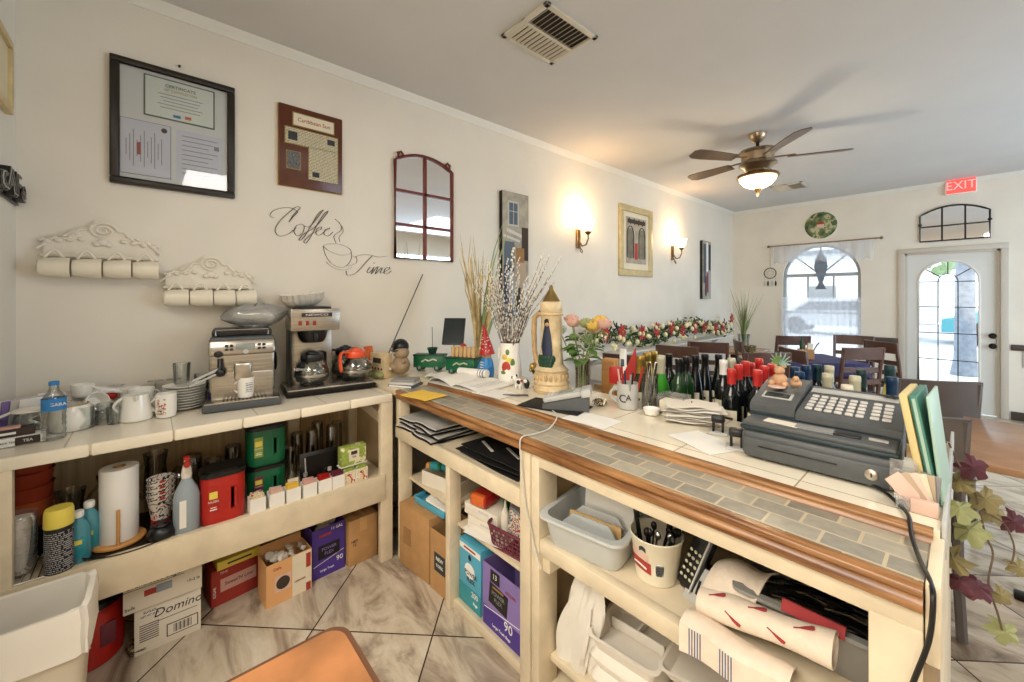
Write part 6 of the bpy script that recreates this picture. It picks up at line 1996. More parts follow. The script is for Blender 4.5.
t = thing('wooden_caddy', 'light wood holder behind the roses on the ledge', 'holder', (-1.33, 1.93, .874), .2)
b = MB('wood_board'); b.box((0, 0, .12), (.08, .06, .24), bev=.004); b.m('cardboard'); b.box((0, -.031, .20), (.065, .003, .05)); b.build('box', t)
b = MB('white'); b.box((.075, 0, .15), (.035, .02, .30), bev=.003); b.m('book_blue'); b.box((.075, -.0105, .22), (.02, .002, .05)); b.build('card', t)
t = thing('brown_bottle', 'dark brown glass between the stein and the rose vase', 'glass', (-1.49, 1.90, .874))
b = MB('glass_amber'); b.lathe([(.03, 0), (.034, .01), (.03, .16), (.036, .22), (.034, .22), (.028, .16), (.03, .012)], seg=20); b.m('ink_brown'); b.lathe([(.028, .012), (.027, .15)], seg=18); b.build('glass', t)
t = thing('straw_jar', 'clear tall glass jar of black and white wrapped stirrers', 'jar', (-.935, 1.66, BT))
b = MB('glass'); b.lathe([(.034, 0), (.036, .004), (.034, .13), (.038, .155), (.036, .155), (.032, .13), (.034, .01)], seg=24); b.build('jar', t)
for k in range(9):
    a = 2 * PI * k / 9
    m = ['black', 'white', 'gold', 'ink_brown'][k % 4]
    b = MB(m); b.box((.016 * math.cos(a), .016 * math.sin(a), .11), (.010, .002, .20), rot=(.14 * math.sin(a) * -1, .16 * math.cos(a), a), bev=.0005); b.build('stirrer', t)
t = thing('acrylic_stand', 'clear acrylic box with folded napkins left of the paper pile', 'napkin holder', (-.835, 1.68, BT), .1)
b = MB('clear_plastic'); b.box((0, 0, .002), (.11, .09, .004)); b.box((-.055, 0, .04), (.003, .09, .08)); b.box((.055, 0, .04), (.003, .09, .08)); b.box((0, .045, .04), (.11, .003, .08)); b.build('box', t)
b = MB('label_cream'); b.box((0, -.0, .03), (.10, .07, .05), bev=.004); b.build('napkins', t)
o = MB('porcelain').lathe([(.02, 0), (.028, .004), (.036, .028), (.034, .028), (.02, .006)], seg=20).build('small_dish'); o.location = (-.885, 1.585, BT); tag(o, 'small white scalloped dish between the stirrer jar and paper pile', 'dish')
# receipts
random.seed(21)
GRc = 'receipts and slips in the paper pile'
for k in range(10):
    g = []
    for j in range(7):
        row = []
        for i in range(9):
            x, y_ = -.10 + .025 * i, -.065 + .022 * j
            row.append((x, y_, .010 * (x * 8) ** 2 * .35 + .004 * math.sin(i * 1.1 + k) * (.4 + .1 * k)))
        g.append(row)
    o = MB('paper' if k % 3 else 'warm_white').sheet(g, .0012).build('receipt')
    o.location = (-.725 + random.uniform(-.012, .012), 1.625 + random.uniform(-.012, .012), BT + .006 + .0072 * k)
    o.rotation_euler = (0, 0, .35 + random.uniform(-.22, .22))
    tag(o, 'loose white slip in the paper pile left of the stamps, %s from the bottom' % ['first', 'second', 'third', 'fourth', 'fifth', 'sixth', 'seventh', 'eighth', 'ninth', ''][k] if k < 9 else 'topmost white slip of the paper pile, with a small ink mark', 'paper', GRc)
MB('ink').box((0, .01, .006), (.004, .02, .002)).build('ink_mark', o)
GS = 'self-inking stamps left of the register'
for k, (x, y_) in enumerate(((-.60, 1.545), (-.50, 1.455))):
    t = thing('ink_stamp', ['black self-inking stamp, the farther one near the paper pile', 'black self-inking stamp, the nearer one beside the register corner'][k], 'stamp', (x, y_ - .02 * k, BT), .3, GS)
    t.scale = (1.25, 1.25, 1.25)
    b = MB('light_grey'); b.box((0, 0, .004), (.05, .04, .008), bev=.002); b.build('base', t)
    b = MB('dark_metal'); b.box((-.012, 0, .022), (.006, .02, .03), bev=.001); b.box((.012, 0, .022), (.006, .02, .03), bev=.001); b.build('frame', t)
    b = MB('black'); b.box((0, 0, .044), (.036, .026, .022), bev=.006); b.build('grip', t)

# cash register
t = thing('cash_register', 'dark grey electronic cash register with a lock and rows of keys', 'cash register', (-.300, 1.60, BT), .04)
b = MB('charcoal'); b.box((0, -.0, .045), (.365, .40, .085), bev=.02, seg=3)
b.build('drawer_housing', t)
b = MB('charcoal'); b.box((0, -.203, .036), (.34, .012, .058), bev=.006); b.build('drawer', t)
b = MB('black'); b.box((-.035, -.210, .043), (.19, .003, .004), bev=.001); b.build('drawer_slot', t)
b = MB('steel'); b.lathe([(.014, 0), (.014, .006), (.009, .008)], (.13, -.207, .038), rot=(PI / 2, 0, 0), seg=20); b.m('black'); b.box((.13, -.2165, .038), (.003, .002, .01)); b.build('lock', t)
b = MB('teal_black'); b.box((0, -.0, .092), (.368, .402, .016), bev=.007); b.build('trim_band', t)
b = MB('charcoal'); b.box((0, -.01, .105), (.355, .38, .014), bev=.005)
b.m('warm_white'); b.box((-.08, -.15, .1135), (.09, .045, .002), rot=(0, 0, -.1)); b.m('grey'); b.box((-.0, -.15, .1135), (.09, .05, .003)); b.m('black'); b.box((.075, -.155, .114), (.06, .03, .006), bev=.002); b.m('light_grey'); b.box((.14, -.15, .114), (.04, .012, .006))
b.build('paper_tray', t)
b = MB('teal_black')
X_ = Matrix()
b.prism([(-.10, .108), (-.10, .120), (.19, .135), (.19, .108)], -.182, .182, Matrix(((0, 0, 1, 0), (1, 0, 0, 0), (0, 1, 0, 0), (0, 0, 0, 1)))); b.build('lower_body', t)
b = MB('charcoal')
PX = Matrix(((0, 0, 1, 0), (1, 0, 0, 0), (0, 1, 0, 0), (0, 0, 0, 1)))
b.prism([(-.105, .118), (-.105, .136), (-.085, .143), (.18, .181), (.19, .176), (.19, .12)], -.055, .185, PX)
b.prism([(-.09, .12), (-.09, .145), (-.07, .153), (.10, .192), (.19, .196), (.19, .12)], -.185, -.060, PX)
b.build('console', t)
sl = math.atan2(.038, .265)
def onk(u, v, h=0):
    """u across, v up the sloped keyboard"""
    return (u, -.085 + v * math.cos(sl), .143 + v * math.sin(sl) + h)
KEYS = [('light_grey', -.03, .03, 4, 5, .024, .030), ('light_grey', .068, .03, 2, 5, .024, .030), ('light_grey', .125, .03, 2, 5, .026, .030)]
for m, u0, v0, nc, nr, du, dv in KEYS:
    for i in range(nc):
        for j in range(nr):
            b = MB('paper_grey'); b.box(onk(u0 + du * i, v0 + dv * j, .003), (du * .78, dv * .56, .006), rot=(sl, 0, 0), bev=.002, seg=1); b.build('key', t)
b = MB('light_grey'); b.box(onk(.06, .215, .002), (.22, .04, .003), rot=(sl, 0, 0)); b.build('menu_strip', t)
s2 = math.atan2(.039, .17)
b = MB('screen'); b.box((-.122, -.015, .1675), (.07, .035, .003), rot=(s2, 0, 0)); b.build('display', t)
b = MB('light_grey'); b.box((-.122, -.015, .1662), (.085, .048, .003), rot=(s2, 0, 0), bev=.001); b.build('display_bezel', t)
t = thing('keyring', 'bunch of small dark keys on the back corner of the register', 'keys', (-.155, 1.735, BT + .1805), .3)
b = MB('dark_metal'); b.tube([(.012 * math.cos(a), .012 * math.sin(a), .003) for a in [2 * PI * i / 14 for i in range(14)]], .0015, 6, closed=True); b.build('ring', t)
for k in range(3):
    b = MB('dark_metal', Matrix.Rotation(k * 1.1, 4, 'Z')); b.box((.028, 0, .004), (.03, .006, .002), bev=.0005); b.lathe([(.008, 0), (.008, .002)], (.014, 0, .003), seg=10); b.build('key', t)
# teddy on the register with a ribbon bow
t = thing('bear_figurine', 'small brown bear figurine with a pale green ribbon on the register', 'figurine', (-.435, 1.655, BT + .187), 0)
b = MB('skin_tan'); b.sphere((0, 0, .022), (.024, .022, .022)); b.sphere((0, -.004, .054), (.017, .016, .015)); b.sphere((-.012, -.002, .068), .006); b.sphere((.012, -.002, .068), .006)
b.sphere((-.02, -.018, .01), (.011, .014, .01)); b.sphere((.02, -.018, .01), (.011, .014, .01)); b.build('body', t)
b = MB('skin_tan'); b.sphere((.048, -.0, .016), (.018, .016, .014)); b.sphere((.05, -.01, .032), .010); b.m('leaflet_pink'); b.lathe([(.026, 0), (.026, .004)], (.0, -.035, .0), seg=20); b.build('companion', t)
b = MB('menu_pale')
for k in range(12):
    a = k * .52
    b.tube([(0, .012, .07), (.02 * math.cos(a), .012 + .012 * math.sin(a * 2), .085 + .02 * math.sin(a)), (.032 * math.cos(a), .01, .09 + .028 * math.sin(a)), (.01 * math.cos(a + .5), .015, .08)], .004, 6, flat=.3)
b.m('leaf'); b.box((-.01, .0, .09), (.02, .002, .03), rot=(0, .4, 0)); b.build('ribbon', t)
# menu folders and leaflets at the bar end
GM = 'menu folders standing at the bar end'
for k, (m, x, ln) in enumerate((('menu_cream', -.098, .10), ('menu_green', -.080, .06), ('menu_pale', -.062, .02))):
    b = MB(m); b.box((0, 0, .13), (.015 if k < 2 else .006, .20, .255), rot=(0, -.16 if k < 2 else -.10, 0), bev=.002)
    if k == 1: b.m('menu_pale'); b.box((.0, -.101, .13), (.006, .002, .24), rot=(0, -.16, 0))
    o = b.build('menu_folder'); o.location = (x + .018, 1.50, BT); o.rotation_euler = (0, 0, -.04)
    tag(o, ['cream spined menu folder standing at the bar end, nearest the register', 'green menu folder standing at the bar end', 'pale green menu folder leaning outermost at the bar end'][k], 'menu', GM)
t = thing('leaflet_holder', 'clear leaflet holder with pink and tan leaflets beside the register', 'leaflet holder', (-.078, 1.35, BT), .15)
t.scale = (.85, .8, .8)
b = MB('bag_film'); b.box((0, .03, .05), (.085, .003, .09), rot=(-.2, 0, 0)); b.box((0, -.035, .02), (.085, .003, .04)); b.box((0, 0, .002), (.085, .07, .003)); b.build('holder', t)
for k in range(6):
    b = MB(['leaflet_pink', 'leaflet_tan', 'leaflet_pink', 'cap_cream', 'leaflet_tan', 'grey'][k]); b.box((-.025 + .011 * k, -.022 + .010 * k, .056), (.045, .004, .085), rot=(-.35 + .05 * k, -.55 + .12 * k, .7 - .25 * k), bev=.001); b.build('leaflet', t)
b = MB('clear_plastic')
b.m('bag_film')
g = [[(-.05 + .012 * i, .05 + .004 * math.sin(i * 1.1 + j), .02 + .025 * j) for i in range(6)] for j in range(5)]
b.sheet(g, .001); b.build('plastic_wrap', t)
o = MB('leaflet_pink').box((0, 0, .02), (.045, .015, .032), bev=.001).build('pink_card_block'); o.location = (-.062, 1.325, BT - .004); tag(o, 'small pink card block in front of the leaflet holder', 'card block')

# ------------------------------------------------------------------ wine bottles on the ledge behind the bar
def wine(px, py, kind, lab, cap, glass='bottle_dark', label='label_cream', grp=None):
    p = onZ(px, py, 1.175)
    yb = min(max(p.y, 1.812), 2.09)
    p = onY(px, py, yb)
    h = p.z - .874
    t = thing('wine_bottle', lab, 'bottle', (p.x, p.y, .874), 0, grp)
    if kind == 'bordeaux':
        pr = [(.033, 0), (.037, .004), (.0375, h * .58), (.034, h * .64), (.018, h * .72), (.0145, h * .78), (.0145, h * .80)]
        cz = h * .80
    elif kind == 'burgundy':
        pr = [(.035, 0), (.039, .004), (.039, h * .45), (.034, h * .55), (.022, h * .68), (.0155, h * .78), (.0145, h * .80)]
        cz = h * .80
    elif kind == 'flute':
        pr = [(.033, 0), (.037, .004), (.037, h * .35), (.030, h * .55), (.018, h * .78), (.0145, h * .82)]
        cz = h * .80
    else:
        pr = [(.038, 0), (.043, .004), (.043, h * .42), (.038, h * .52), (.024, h * .66), (.018, h * .74), (.0165, h * .76)]
        cz = h * .72
    b = MB(glass); b.lathe(pr, seg=20); b.build('glass', t)
    b = MB(cap); r = .0165 if kind != 'sparkling' else .020
    b.lathe([(r, cz - .005), (r, h * .93), (r + .001, h * .935), (r + .001, h * .97), (r, h), (r * .7, h + .001)], seg=18); b.build('capsule', t)
    b = MB(label); R_ = pr[1][0] + .0008
    b.sheet([[(R_ * math.cos(a), R_ * math.sin(a), z) for a in [-2.4 + 1.7 * i / 8 for i in range(9)]] for z in (h * .14, h * .42)], .0006)
    b.m('ink_brown'); b.sheet([[((R_ + .0006) * math.cos(a), (R_ + .0006) * math.sin(a), z) for a in [-2.0 + .9 * i / 6 for i in range(7)]] for z in (h * .28, h * .32)], .0004); b.build('label', t)
    return t
D = [
 (640.5, 356, 'sparkling', 'gold foiled bottle at the left end of the wine bottles', 'gold_foil', 'olive_glass'),
 (647, 354.5, 'sparkling', 'gold foiled bottle, second from the left of the wine bottles', 'gold_foil', 'olive_glass'),
 (653.5, 353.5, 'sparkling', 'gold foiled bottle with pale neck, third from the left', 'gold_foil', 'white_wine'),
 (661, 355.5, 'sparkling', 'bright green bottle with a cream top', 'cap_cream', 'bottle_bright'),
 (669, 354, 'bordeaux', 'dark bottle with a white-topped black capsule', 'cap_black', 'bottle_dark'),
 (679, 358.5, 'bordeaux', 'dark green bottle with a black capsule, left of its twin', 'cap_black', 'bottle_green'),
 (686, 357, 'bordeaux', 'dark green bottle with a black capsule, right of its twin', 'cap_black', 'bottle_green'),
 (695.5, 358, 'flute', 'slender dark bottle with a black capsule, behind the papers', 'cap_black', 'bottle_dark'),
 (705, 357, 'flute', 'slender dark bottle with a black capsule and tan neck label', 'cap_black', 'bottle_dark'),
 (713.5, 356, 'flute', 'slender dark bottle with tan neck label, just left of the white tops', 'cap_black', 'bottle_dark'),
 (723.5, 360, 'bordeaux', 'dark bottle with a white capsule left of the red capped bottles', 'white', 'bottle_dark'),
 (731.5, 360, 'bordeaux', 'dark bottle with a cream capsule just behind the red capped bottles', 'cap_cream', 'bottle_dark'),
 (731.5, 369, 'bordeaux', 'red capped wine bottle at the front left of the red group', 'red_cap', 'bottle_dark'),
 (738.5, 367.5, 'bordeaux', 'red capped wine bottle behind the front left one', 'red_cap', 'bottle_dark'),
 (745.5, 366, 'bordeaux', 'red capped wine bottle in the middle of the back row', 'red_cap', 'bottle_dark'),
 (751, 371.5, 'bordeaux', 'red capped wine bottle, frontmost of the red group', 'red_cap', 'bottle_dark'),
 (754, 363.5, 'bordeaux', 'red capped wine bottle, farthest back in the red group', 'red_cap', 'bottle_dark'),
 (757.5, 370, 'bordeaux', 'red capped wine bottle tucked behind the frontmost one', 'red_cap', 'bottle_dark'),
 (764.5, 368, 'bordeaux', 'red capped wine bottle at the right of the red group', 'red_cap', 'bottle_dark'),
 (772, 365.5, 'bordeaux', 'red capped wine bottle mostly hidden at the right end', 'red_cap', 'bottle_dark'),
 (774, 371.5, 'bordeaux', 'dark teal capped bottle between the red group and the bear', 'cap_teal', 'bottle_dark'),
 (795, 367, 'bordeaux', 'blue capped bottle close behind the bear figurine', 'blue_cap', 'bottle_dark'),
 (799.5, 372, 'bordeaux', 'blue capped bottle just right of the bear figurine', 'blue_cap', 'bottle_dark'),
 (806, 370.5, 'bordeaux', 'blue capped bottle in the middle of the blue group', 'blue_cap', 'bottle_dark'),
 (813.5, 369.5, 'bordeaux', 'blue capped bottle at the right of the blue group', 'blue_cap', 'bottle_dark'),
 (819, 368, 'bordeaux', 'navy capped bottle behind the right blue capped one', 'cap_teal', 'bottle_dark'),
 (827.5, 373.5, 'bordeaux', 'cream capped bottle in front, behind the register', 'cap_cream', 'bottle_dark'),
 (836.5, 367.5, 'bordeaux', 'cream capped bottle, taller one behind the register', 'cap_cream', 'bottle_dark'),
 (847, 385, 'bordeaux', 'short cream topped bottle low behind the register', 'label_cream', 'bottle_green'),
 (855, 376, 'bordeaux', 'teal and cream capped bottle left of the white wine', 'cap_cream', 'bottle_green'),
 (861.5, 370, 'bordeaux', 'dark olive capped bottle beside the white wine', 'cap_teal', 'bottle_dark'),
 (883, 365, 'burgundy', 'tall white wine bottle with a dark green capsule', 'cap_teal', 'white_wine'),
 (892, 377, 'bordeaux', 'royal blue capped bottle at the right end of the bottles', 'blue_cap', 'bottle_dark'),
]
placed = []
for px, py, kind, lab, cap, gl in D:
    t = wine(px, py, kind, lab, cap, gl, grp='wine bottles on the ledge behind the bar')
    # nudge apart from earlier bottles along the line of sight
    for _ in range(40):
        hit = [q for q in placed if (q - t.location).length < .078]
        if not hit: break
        d = Vector((t.location.x, t.location.y, 0)).normalized()
        side = hit[0] - t.location
        t.location.x += d.x * .012 if t.location.y < 2.09 else random.uniform(-.01, .01)
        t.location.y = min(t.location.y + d.y * .012, 2.10)
    placed.append(t.location.copy())

# ================================================================== IN THE BAR'S CUBBIES
GMn = 'black menu covers on the upper bar shelf'
random.seed(9)
mn = [(-2.02, 1.15, .15, 0), (-2.0, 1.16, .05, 0), (-2.02, 1.17, .2, 0), (-1.83, 1.14, -.05, 1), (-1.82, 1.155, .08, 1), (-1.84, 1.15, -.1, 1), (-1.83, 1.155, .03, 1), (-1.36, 1.19, -.02, 2), (-1.37, 1.18, .06, 2), (-1.35, 1.19, .0, 2)]
hts = {0: 0, 1: 0, 2: 0}
nmn = {0: 'left pile', 1: 'middle pile', 2: 'right pile'}
rkn = ['bottom of', 'second in', 'third in', 'fourth in']
for k, (x, y_, rz, g_) in enumerate(mn):
    z = .7365 + hts[g_] * .020 + (.02 if g_ == 1 and x > -1.9 and False else 0)
    n_ = hts[g_]
    hts[g_] += 1
    t = thing('menu_cover', 'black menu cover, %s the %s under the bar edge' % (rkn[n_], nmn[g_]), 'menu', (x, y_, z), rz, GMn)
    wx = .21 if g_ < 2 else .40
    g = [[(-wx / 2 + wx * i / 8, -.12 + .30 * j / 4, .004 + .003 * math.sin(i * .8 + k)) for i in range(9)] for j in range(5)]
    b = MB('black_matte'); b.sheet(g, .004); b.build('cover', t)
    if g_ < 2:
        g = [[(-wx * .46 + wx * .92 * i / 8, -.112 + .28 * j / 4, .0115 + .003 * math.sin(i * .8 + k)) for i in range(9)] for j in range(5)]
        b = MB('paper_grey'); b.sheet(g, .006); b.build('pages', t)
    else:
        b = MB('paper_grey')
        for q in range(2): b.box((-.12 + .14 * q + .02 * k % .05, -.05 + .03 * q, .0085), (.14, .014, .003), rot=(0, 0, -.35), bev=.001)
        b.build('silver_clip', t)
# bay 1
t, b = carton('cardboard_box', 'plain cardboard box in the leftmost bar cubby', (-1.955, 1.14, 0), .10, .27, .20, .33, 'cardboard')
b.m('cardboard_dark'); b.box((-.06, -.1008, .17), (.07, .001, .09)); b.m('tape'); b.box((0, 0, .3305), (.27, .04, .001)); b.build('box', t)
t, b = carton('cardboard_box', 'open cardboard box with a dark label in the leftmost bar cubby', (-1.722, 1.155, 0), .06, .16, .19, .30, 'cardboard', True)
b.m('label_dark'); b.box((.0, -.0967, .15), (.09, .002, .09)); b.m('paper')
b.text('NEW', .026, (0, -.0982, .168)); b.text('YORK', .022, (0, -.0982, .135)); b.build('box', t)
t = thing('blue_tray', 'blue plastic tray with papers lying on the cardboard boxes', 'tray', (-1.90, 1.20, .332), .1)
b = MB('sky_blue'); b.box((0, 0, .004), (.26, .2, .006), bev=.002)
for x in (-.13, .13): b.box((x, 0, .02), (.006, .2, .04), bev=.002)
for y_ in (-.1, .1): b.box((0, y_, .018), (.26, .006, .036), bev=.002)
b.build('tray', t)
b = MB('paper'); b.box((.08, -.04, .055), (.18, .14, .012), rot=(.1, .28, .3)); b.m('black_matte'); b.box((-.06, 0, .035), (.12, .05, .02), rot=(0, .1, .4), bev=.004); b.build('papers', t)
t, b = carton('white_carton', 'white open carton on the upper shelf of the leftmost bar cubby', (-1.86, 1.235, .4405), .2, .28, .20, .075, 'warm_white', True); b.build('box', t)
t = thing('tape_roll', 'teal and dark roll resting on the white carton', 'roll', (-1.86, 1.185, .522), .2)
b = MB('teal'); b.cyl((-.08, -.02, .02), (.10, .0, .045), .024); b.m('green'); b.cyl((-.02, -.02, .029), (.0, -.018, .031), .0245); b.m('wood_board'); b.cyl((-.105, -.03, .018), (-.08, -.03, .02), .018); b.build('roll', t)
b = MB('dark_metal'); b.box((.03, .04, .0), (.16, .05, .012), rot=(0, -.05, .2), bev=.003); b.build('base', t)
# bay 2
G2 = 'white boxes stacked in the second bar cubby'
for k, (x, y_, z, sx, sy, sz, lab) in enumerate(((-1.455, 1.215, .3955, .18, .22, .062, 'white box on the cubby shelf, under the wider white box'), (-1.465, 1.225, .4585, .21, .24, .05, 'wider white box with the red box on it, in the second cubby'))):
    t, b = carton('white_carton', lab, (x, y_, z), .12, sx, sy, sz, 'warm_white'); t['group'] = G2
    b.m('paper_grey')
    b.box((0, -sy / 2 - .0006, sz * .5), (sx * .98, .0008, .0012)); b.box((.02, -sy / 2 - .0006, sz * .7), (sx * .3, .0008, .01))
    b.build('box', t)
t = thing('red_box', 'small red box on top of the white boxes in the cubby', 'box', (-1.475, 1.155, .5095), .25)
b = MB('red'); b.box((0, 0, .032), (.09, .12, .05), bev=.008); b.m('white'); b.box((0, -.0605, .018), (.07, .002, .01)); b.m('orange'); b.box((0, -.05, .035), (.075, .03, .052), bev=.01); b.build('box', t)
t = thing('paper_sheets', 'white sheets hanging over the cubby shelf edge', 'paper', (-1.42, 1.185, .3955), .1)
b = MB('paper'); b.box((0, .0, .003), (.26, .2, .004)); b.box((.0, -.012, .008), (.22, .2, .004), rot=(0, 0, .1)); b.build('sheets', t)
t = thing('plastic_basket', 'maroon openwork plastic basket in the second bar cubby', 'basket', (-1.265, 1.22, .3960), .12)
b = MB('maroon')
for (z, q) in ((0, .9), (.09, 1.0)):
    pr = rrect(.125 * q, .13 * q, .03, 4)
    b.tube([(p[0], p[1], z + .004) for p in pr], .006, 6, closed=True)
for j in range(5):
    z = .014 + .018 * j
    pr = rrect(.125 * (.9 + .1 * z / .09), .13 * (.9 + .1 * z / .09), .03, 4)
    b.tube([(p[0], p[1], z + .003 * math.sin(k_ * 2.2)) for k_, p in enumerate(pr)], .0025, 5, closed=True)
for k in range(34):
    a = 2 * PI * k / 34
    c_, s_ = math.cos(a), math.sin(a)
    m_x = max(abs(c_) / .125, abs(s_) / .13)
    p = (c_ / m_x, s_ / m_x)
    c2, s2_ = math.cos(a + .18), math.sin(a + .18); m2 = max(abs(c2) / .125, abs(s2_) / .13)
    b.cyl((p[0] * .9, p[1] * .9, .0), (c2 / m2, s2_ / m2, .092), .0025, seg=5)
    c2, s2_ = math.cos(a - .18), math.sin(a - .18); m2 = max(abs(c2) / .125, abs(s2_) / .13)
    b.cyl((p[0] * .9, p[1] * .9, .0), (c2 / m2, s2_ / m2, .092), .0025, seg=5)
b.box((0, 0, .004), (.22, .23, .006)); b.build('basket', t)
random.seed(31)
GI = 'odds and ends in the maroon basket'
cl = [('green', (.03, .02, .16), 'green clipboard standing in the maroon basket'), ('warm_white', (.025, .025, .14), 'white glue bottle standing in the maroon basket'), ('grey', (.10, .04, .12), 'grey packet standing in the maroon basket'), ('black', (.05, .03, .14), 'black packet standing in the maroon basket'), ('light_grey', (.12, .05, .10), 'pale packet lying over the maroon basket'), ('label_cream', (.06, .06, .09), 'cream box in the maroon basket'), ('lime', (.10, .012, .12), 'lime green folder edge in the maroon basket'), ('paper_grey', (.08, .08, .05), 'grey wrapped bundle on top of the maroon basket')]
cp = [(-.09, -.04, .02, 0), (-.065, -.07, .02, 0), (.0, -.05, .03, .2), (.06, -.03, .02, -.2), (.03, .02, .135, .2), (.06, .04, .03, 0), (-.06, .03, .10, .5), (-.02, .06, .19, .3)]
for k, ((m, s, lab), (x, y_, z, ry)) in enumerate(zip(cl, cp)):
    b = MB(m)
    if k == 1: b.lathe([(.016, 0), (.018, .01), (.018, .10), (.008, .12), (.004, .15)], seg=14)
    else:
        b.box((0, 0, s[2] / 2), s, rot=(0, ry, 0), bev=.004)
        b.m('clutter_print' if k in (2, 4) else m); b.box((0, -s[1] / 2 - .001, s[2] / 2), (s[0] * .8, .002, s[2] * .8), rot=(0, ry, 0))
    o = b.build(['clipboard', 'glue_bottle', 'packet', 'packet', 'packet', 'small_box', 'folder', 'wrapped_bundle'][k]); o.location = (-1.265 + x, 1.22 + y_, .405 + z * 1.1); tag(o, lab, ['clipboard', 'bottle', 'packet', 'packet', 'packet', 'box', 'folder', 'bundle'][k])
t, b = carton('trash_bag_box', 'tall teal box of trash bags in the second bar cubby', (-1.515, 1.165, .036), .0, .165, .14, .29, 'sky_blue')
F2 = -.0712
b.m('white'); b.box((0, F2, .262), (.16, .001, .026)); b.sphere((0, F2, .165), (.04, .002, .035), 12, 6); b.m('ink_red'); b.box((0, F2 - .001, .263), (.09, .001, .008)); b.m('ink'); b.text('POWER', .026, (.01, F2 - .002, .155)); b.text('FLEX', .028, (.01, F2 - .002, .125)); b.m('navy'); b.sphere((0, F2, .225), (.012, .002, .014), 8, 6); b.m('teal'); b.box((0, F2 - .0005, .045), (.165, .001, .085)); b.m('white'); b.text('200', .034, (.04, F2 - .002, .07)); b.text('Bags', .018, (.045, F2 - .002, .035)); b.build('box', t)
t, b = carton('trash_bag_box', 'purple open box of trash bags with a large 90 in the cubby', (-1.285, 1.185, .036), .0, .25, .19, .27, 'lavender', True)
F2 = -.0965
b.m('violet'); b.box((0, F2, .045), (.24, .001, .09)); b.m('black'); b.box((-.02, F2, .155), (.12, .001, .09), rot=(0, .1, 0)); b.m('grey'); b.text('POWER', .024, (-.02, F2 - .001, .165)); b.text('FLEX', .024, (-.02, F2 - .001, .14)); b.m('gold'); b.box((-.02, F2 - .001, .19), (.07, .001, .008)); b.m('white'); b.text('90', .055, (.045, F2 - .001, .07)); b.text('Large Trash Bags', .017, (.0, F2 - .001, .028)); b.box((0, F2 - .001, .095), (.23, .001, .003), rot=(0, -.12, 0)); b.m('black'); b.box((-.04, F2 - .001, .235), (.06, .001, .05)); b.m('white'); b.text('13', .03, (-.04, F2 - .002, .237)); b.m('ink_red'); b.text('STRONG', .016, (.06, F2 - .001, .21))
b.m('violet'); b.box((.1212, 0, .045), (.001, .19, .09)); b.m('black'); b.box((.1213, 0, .16), (.001, .13, .09)); b.m('white'); b.text('90', .055, (.122, -.03, .06), rot=(PI / 2, 0, PI / 2)); b.build('box', t)
# middle shelf: grey divided tub, bucket of cutlery, phone, cutlery bin, towels
MZ = .5885
t = thing('utility_tub', 'pale grey utility tub with white dividers on the bar shelf', 'tub', (-.875, 1.195, MZ), .16)
def tubmesh(b, w0, d0, w1, d1, r, h, th=.006):
    loft(b, [[(p[0], p[1], 0) for p in rrect(w0, d0, r, 5)], [(p[0], p[1], .006) for p in rrect(w0 + .004, d0 + .004, r, 5)], [(p[0], p[1], h) for p in rrect(w1, d1, r * 1.2, 5)], [(p[0], p[1], h) for p in rrect(w1 + .014, d1 + .014, r * 1.2, 5)], [(p[0], p[1], h + .010) for p in rrect(w1 + .014, d1 + .014, r * 1.2, 5)], [(p[0], p[1], h + .010) for p in rrect(w1 - th, d1 - th, r * 1.2, 5)], [(p[0], p[1], th) for p in rrect(w0 - th, d0 - th, r, 5)]], True, True)
b = MB('tub_grey'); tubmesh(b, .125, .125, .145, .15, .035, .10); b.build('tub', t)
for y_, m in ((-.07, 'tub_grey'), (.0, 'tub_grey')):
    b = MB(m); b.prism([(-.11, .02), (.11, .02), (.115, .05), (.075, .108), (-.06, .108), (-.10, .07)], -.003, .003, Matrix.Translation((0, y_, 0)) @ rotm((PI / 2, 0, 0))); b.build('divider', t)
GPd = 'white order pads standing in the grey tub'
for k in range(5):
    o = MB('paper').box((0, 0, .085), (.19, .008, .15), rot=(-.12, 0, 0), bev=.001).build('order_pad'); c_, s_ = math.cos(.16), math.sin(.16)
    u, v = .025, .035 + .016 * k
    o.location = (-.875 + c_ * u - s_ * v, 1.195 + s_ * u + c_ * v, MZ + .010); o.rotation_euler = (0, 0, .16)
    tag(o, 'white order pad in the grey tub, ' + ['frontmost', 'second from the front', 'third from the front', 'fourth from the front', 'rearmost'][k], 'pad', GPd)
o = MB('cork').box((0, 0, .035), (.2, .012, .05), rot=(-.1, 0, 0), bev=.002).build('wooden_strip'); o.location = (-.895, 1.235, MZ + .05); o.rotation_euler = (0, 0, .18); o.parent = t; o.location = (0, -.025, .03); o.rotation_euler = (0, 0, 0)
t = thing('paper_bucket', 'cream paper bucket with a red logo holding wrapped cutlery', 'bucket', (-.645, 1.185, MZ), .4)
b = MB('label_cream'); b.lathe([(.058, 0), (.062, .003), (.077, .13), (.081, .134), (.078, .137), (.074, .132), (.058, .006)], seg=36); b.build('bucket', t)
def band(b, r0, r1, z0, z1, a0, a1, th=.0008):
    b.sheet([[((r0 + (r1 - r0) * j) * math.cos(a0 + (a1 - a0) * i / 10), (r0 + (r1 - r0) * j) * math.sin(a0 + (a1 - a0) * i / 10), z0 + (z1 - z0) * j + .006 * math.sin(PI * i / 10)) for i in range(11)] for j in (0, 1)], th)
b = MB('ink_red'); band(b, .0665, .071, .035, .07, -2.9, -1.7); b.m('leaflet_pink'); band(b, .0715, .0735, .075, .095, -2.8, -1.8); b.m('ink'); band(b, .0755, .0762, .10, .112, -2.2, -1.9); b.m('white'); band(b, .068, .0685, .048, .054, -2.7, -1.9, .003)
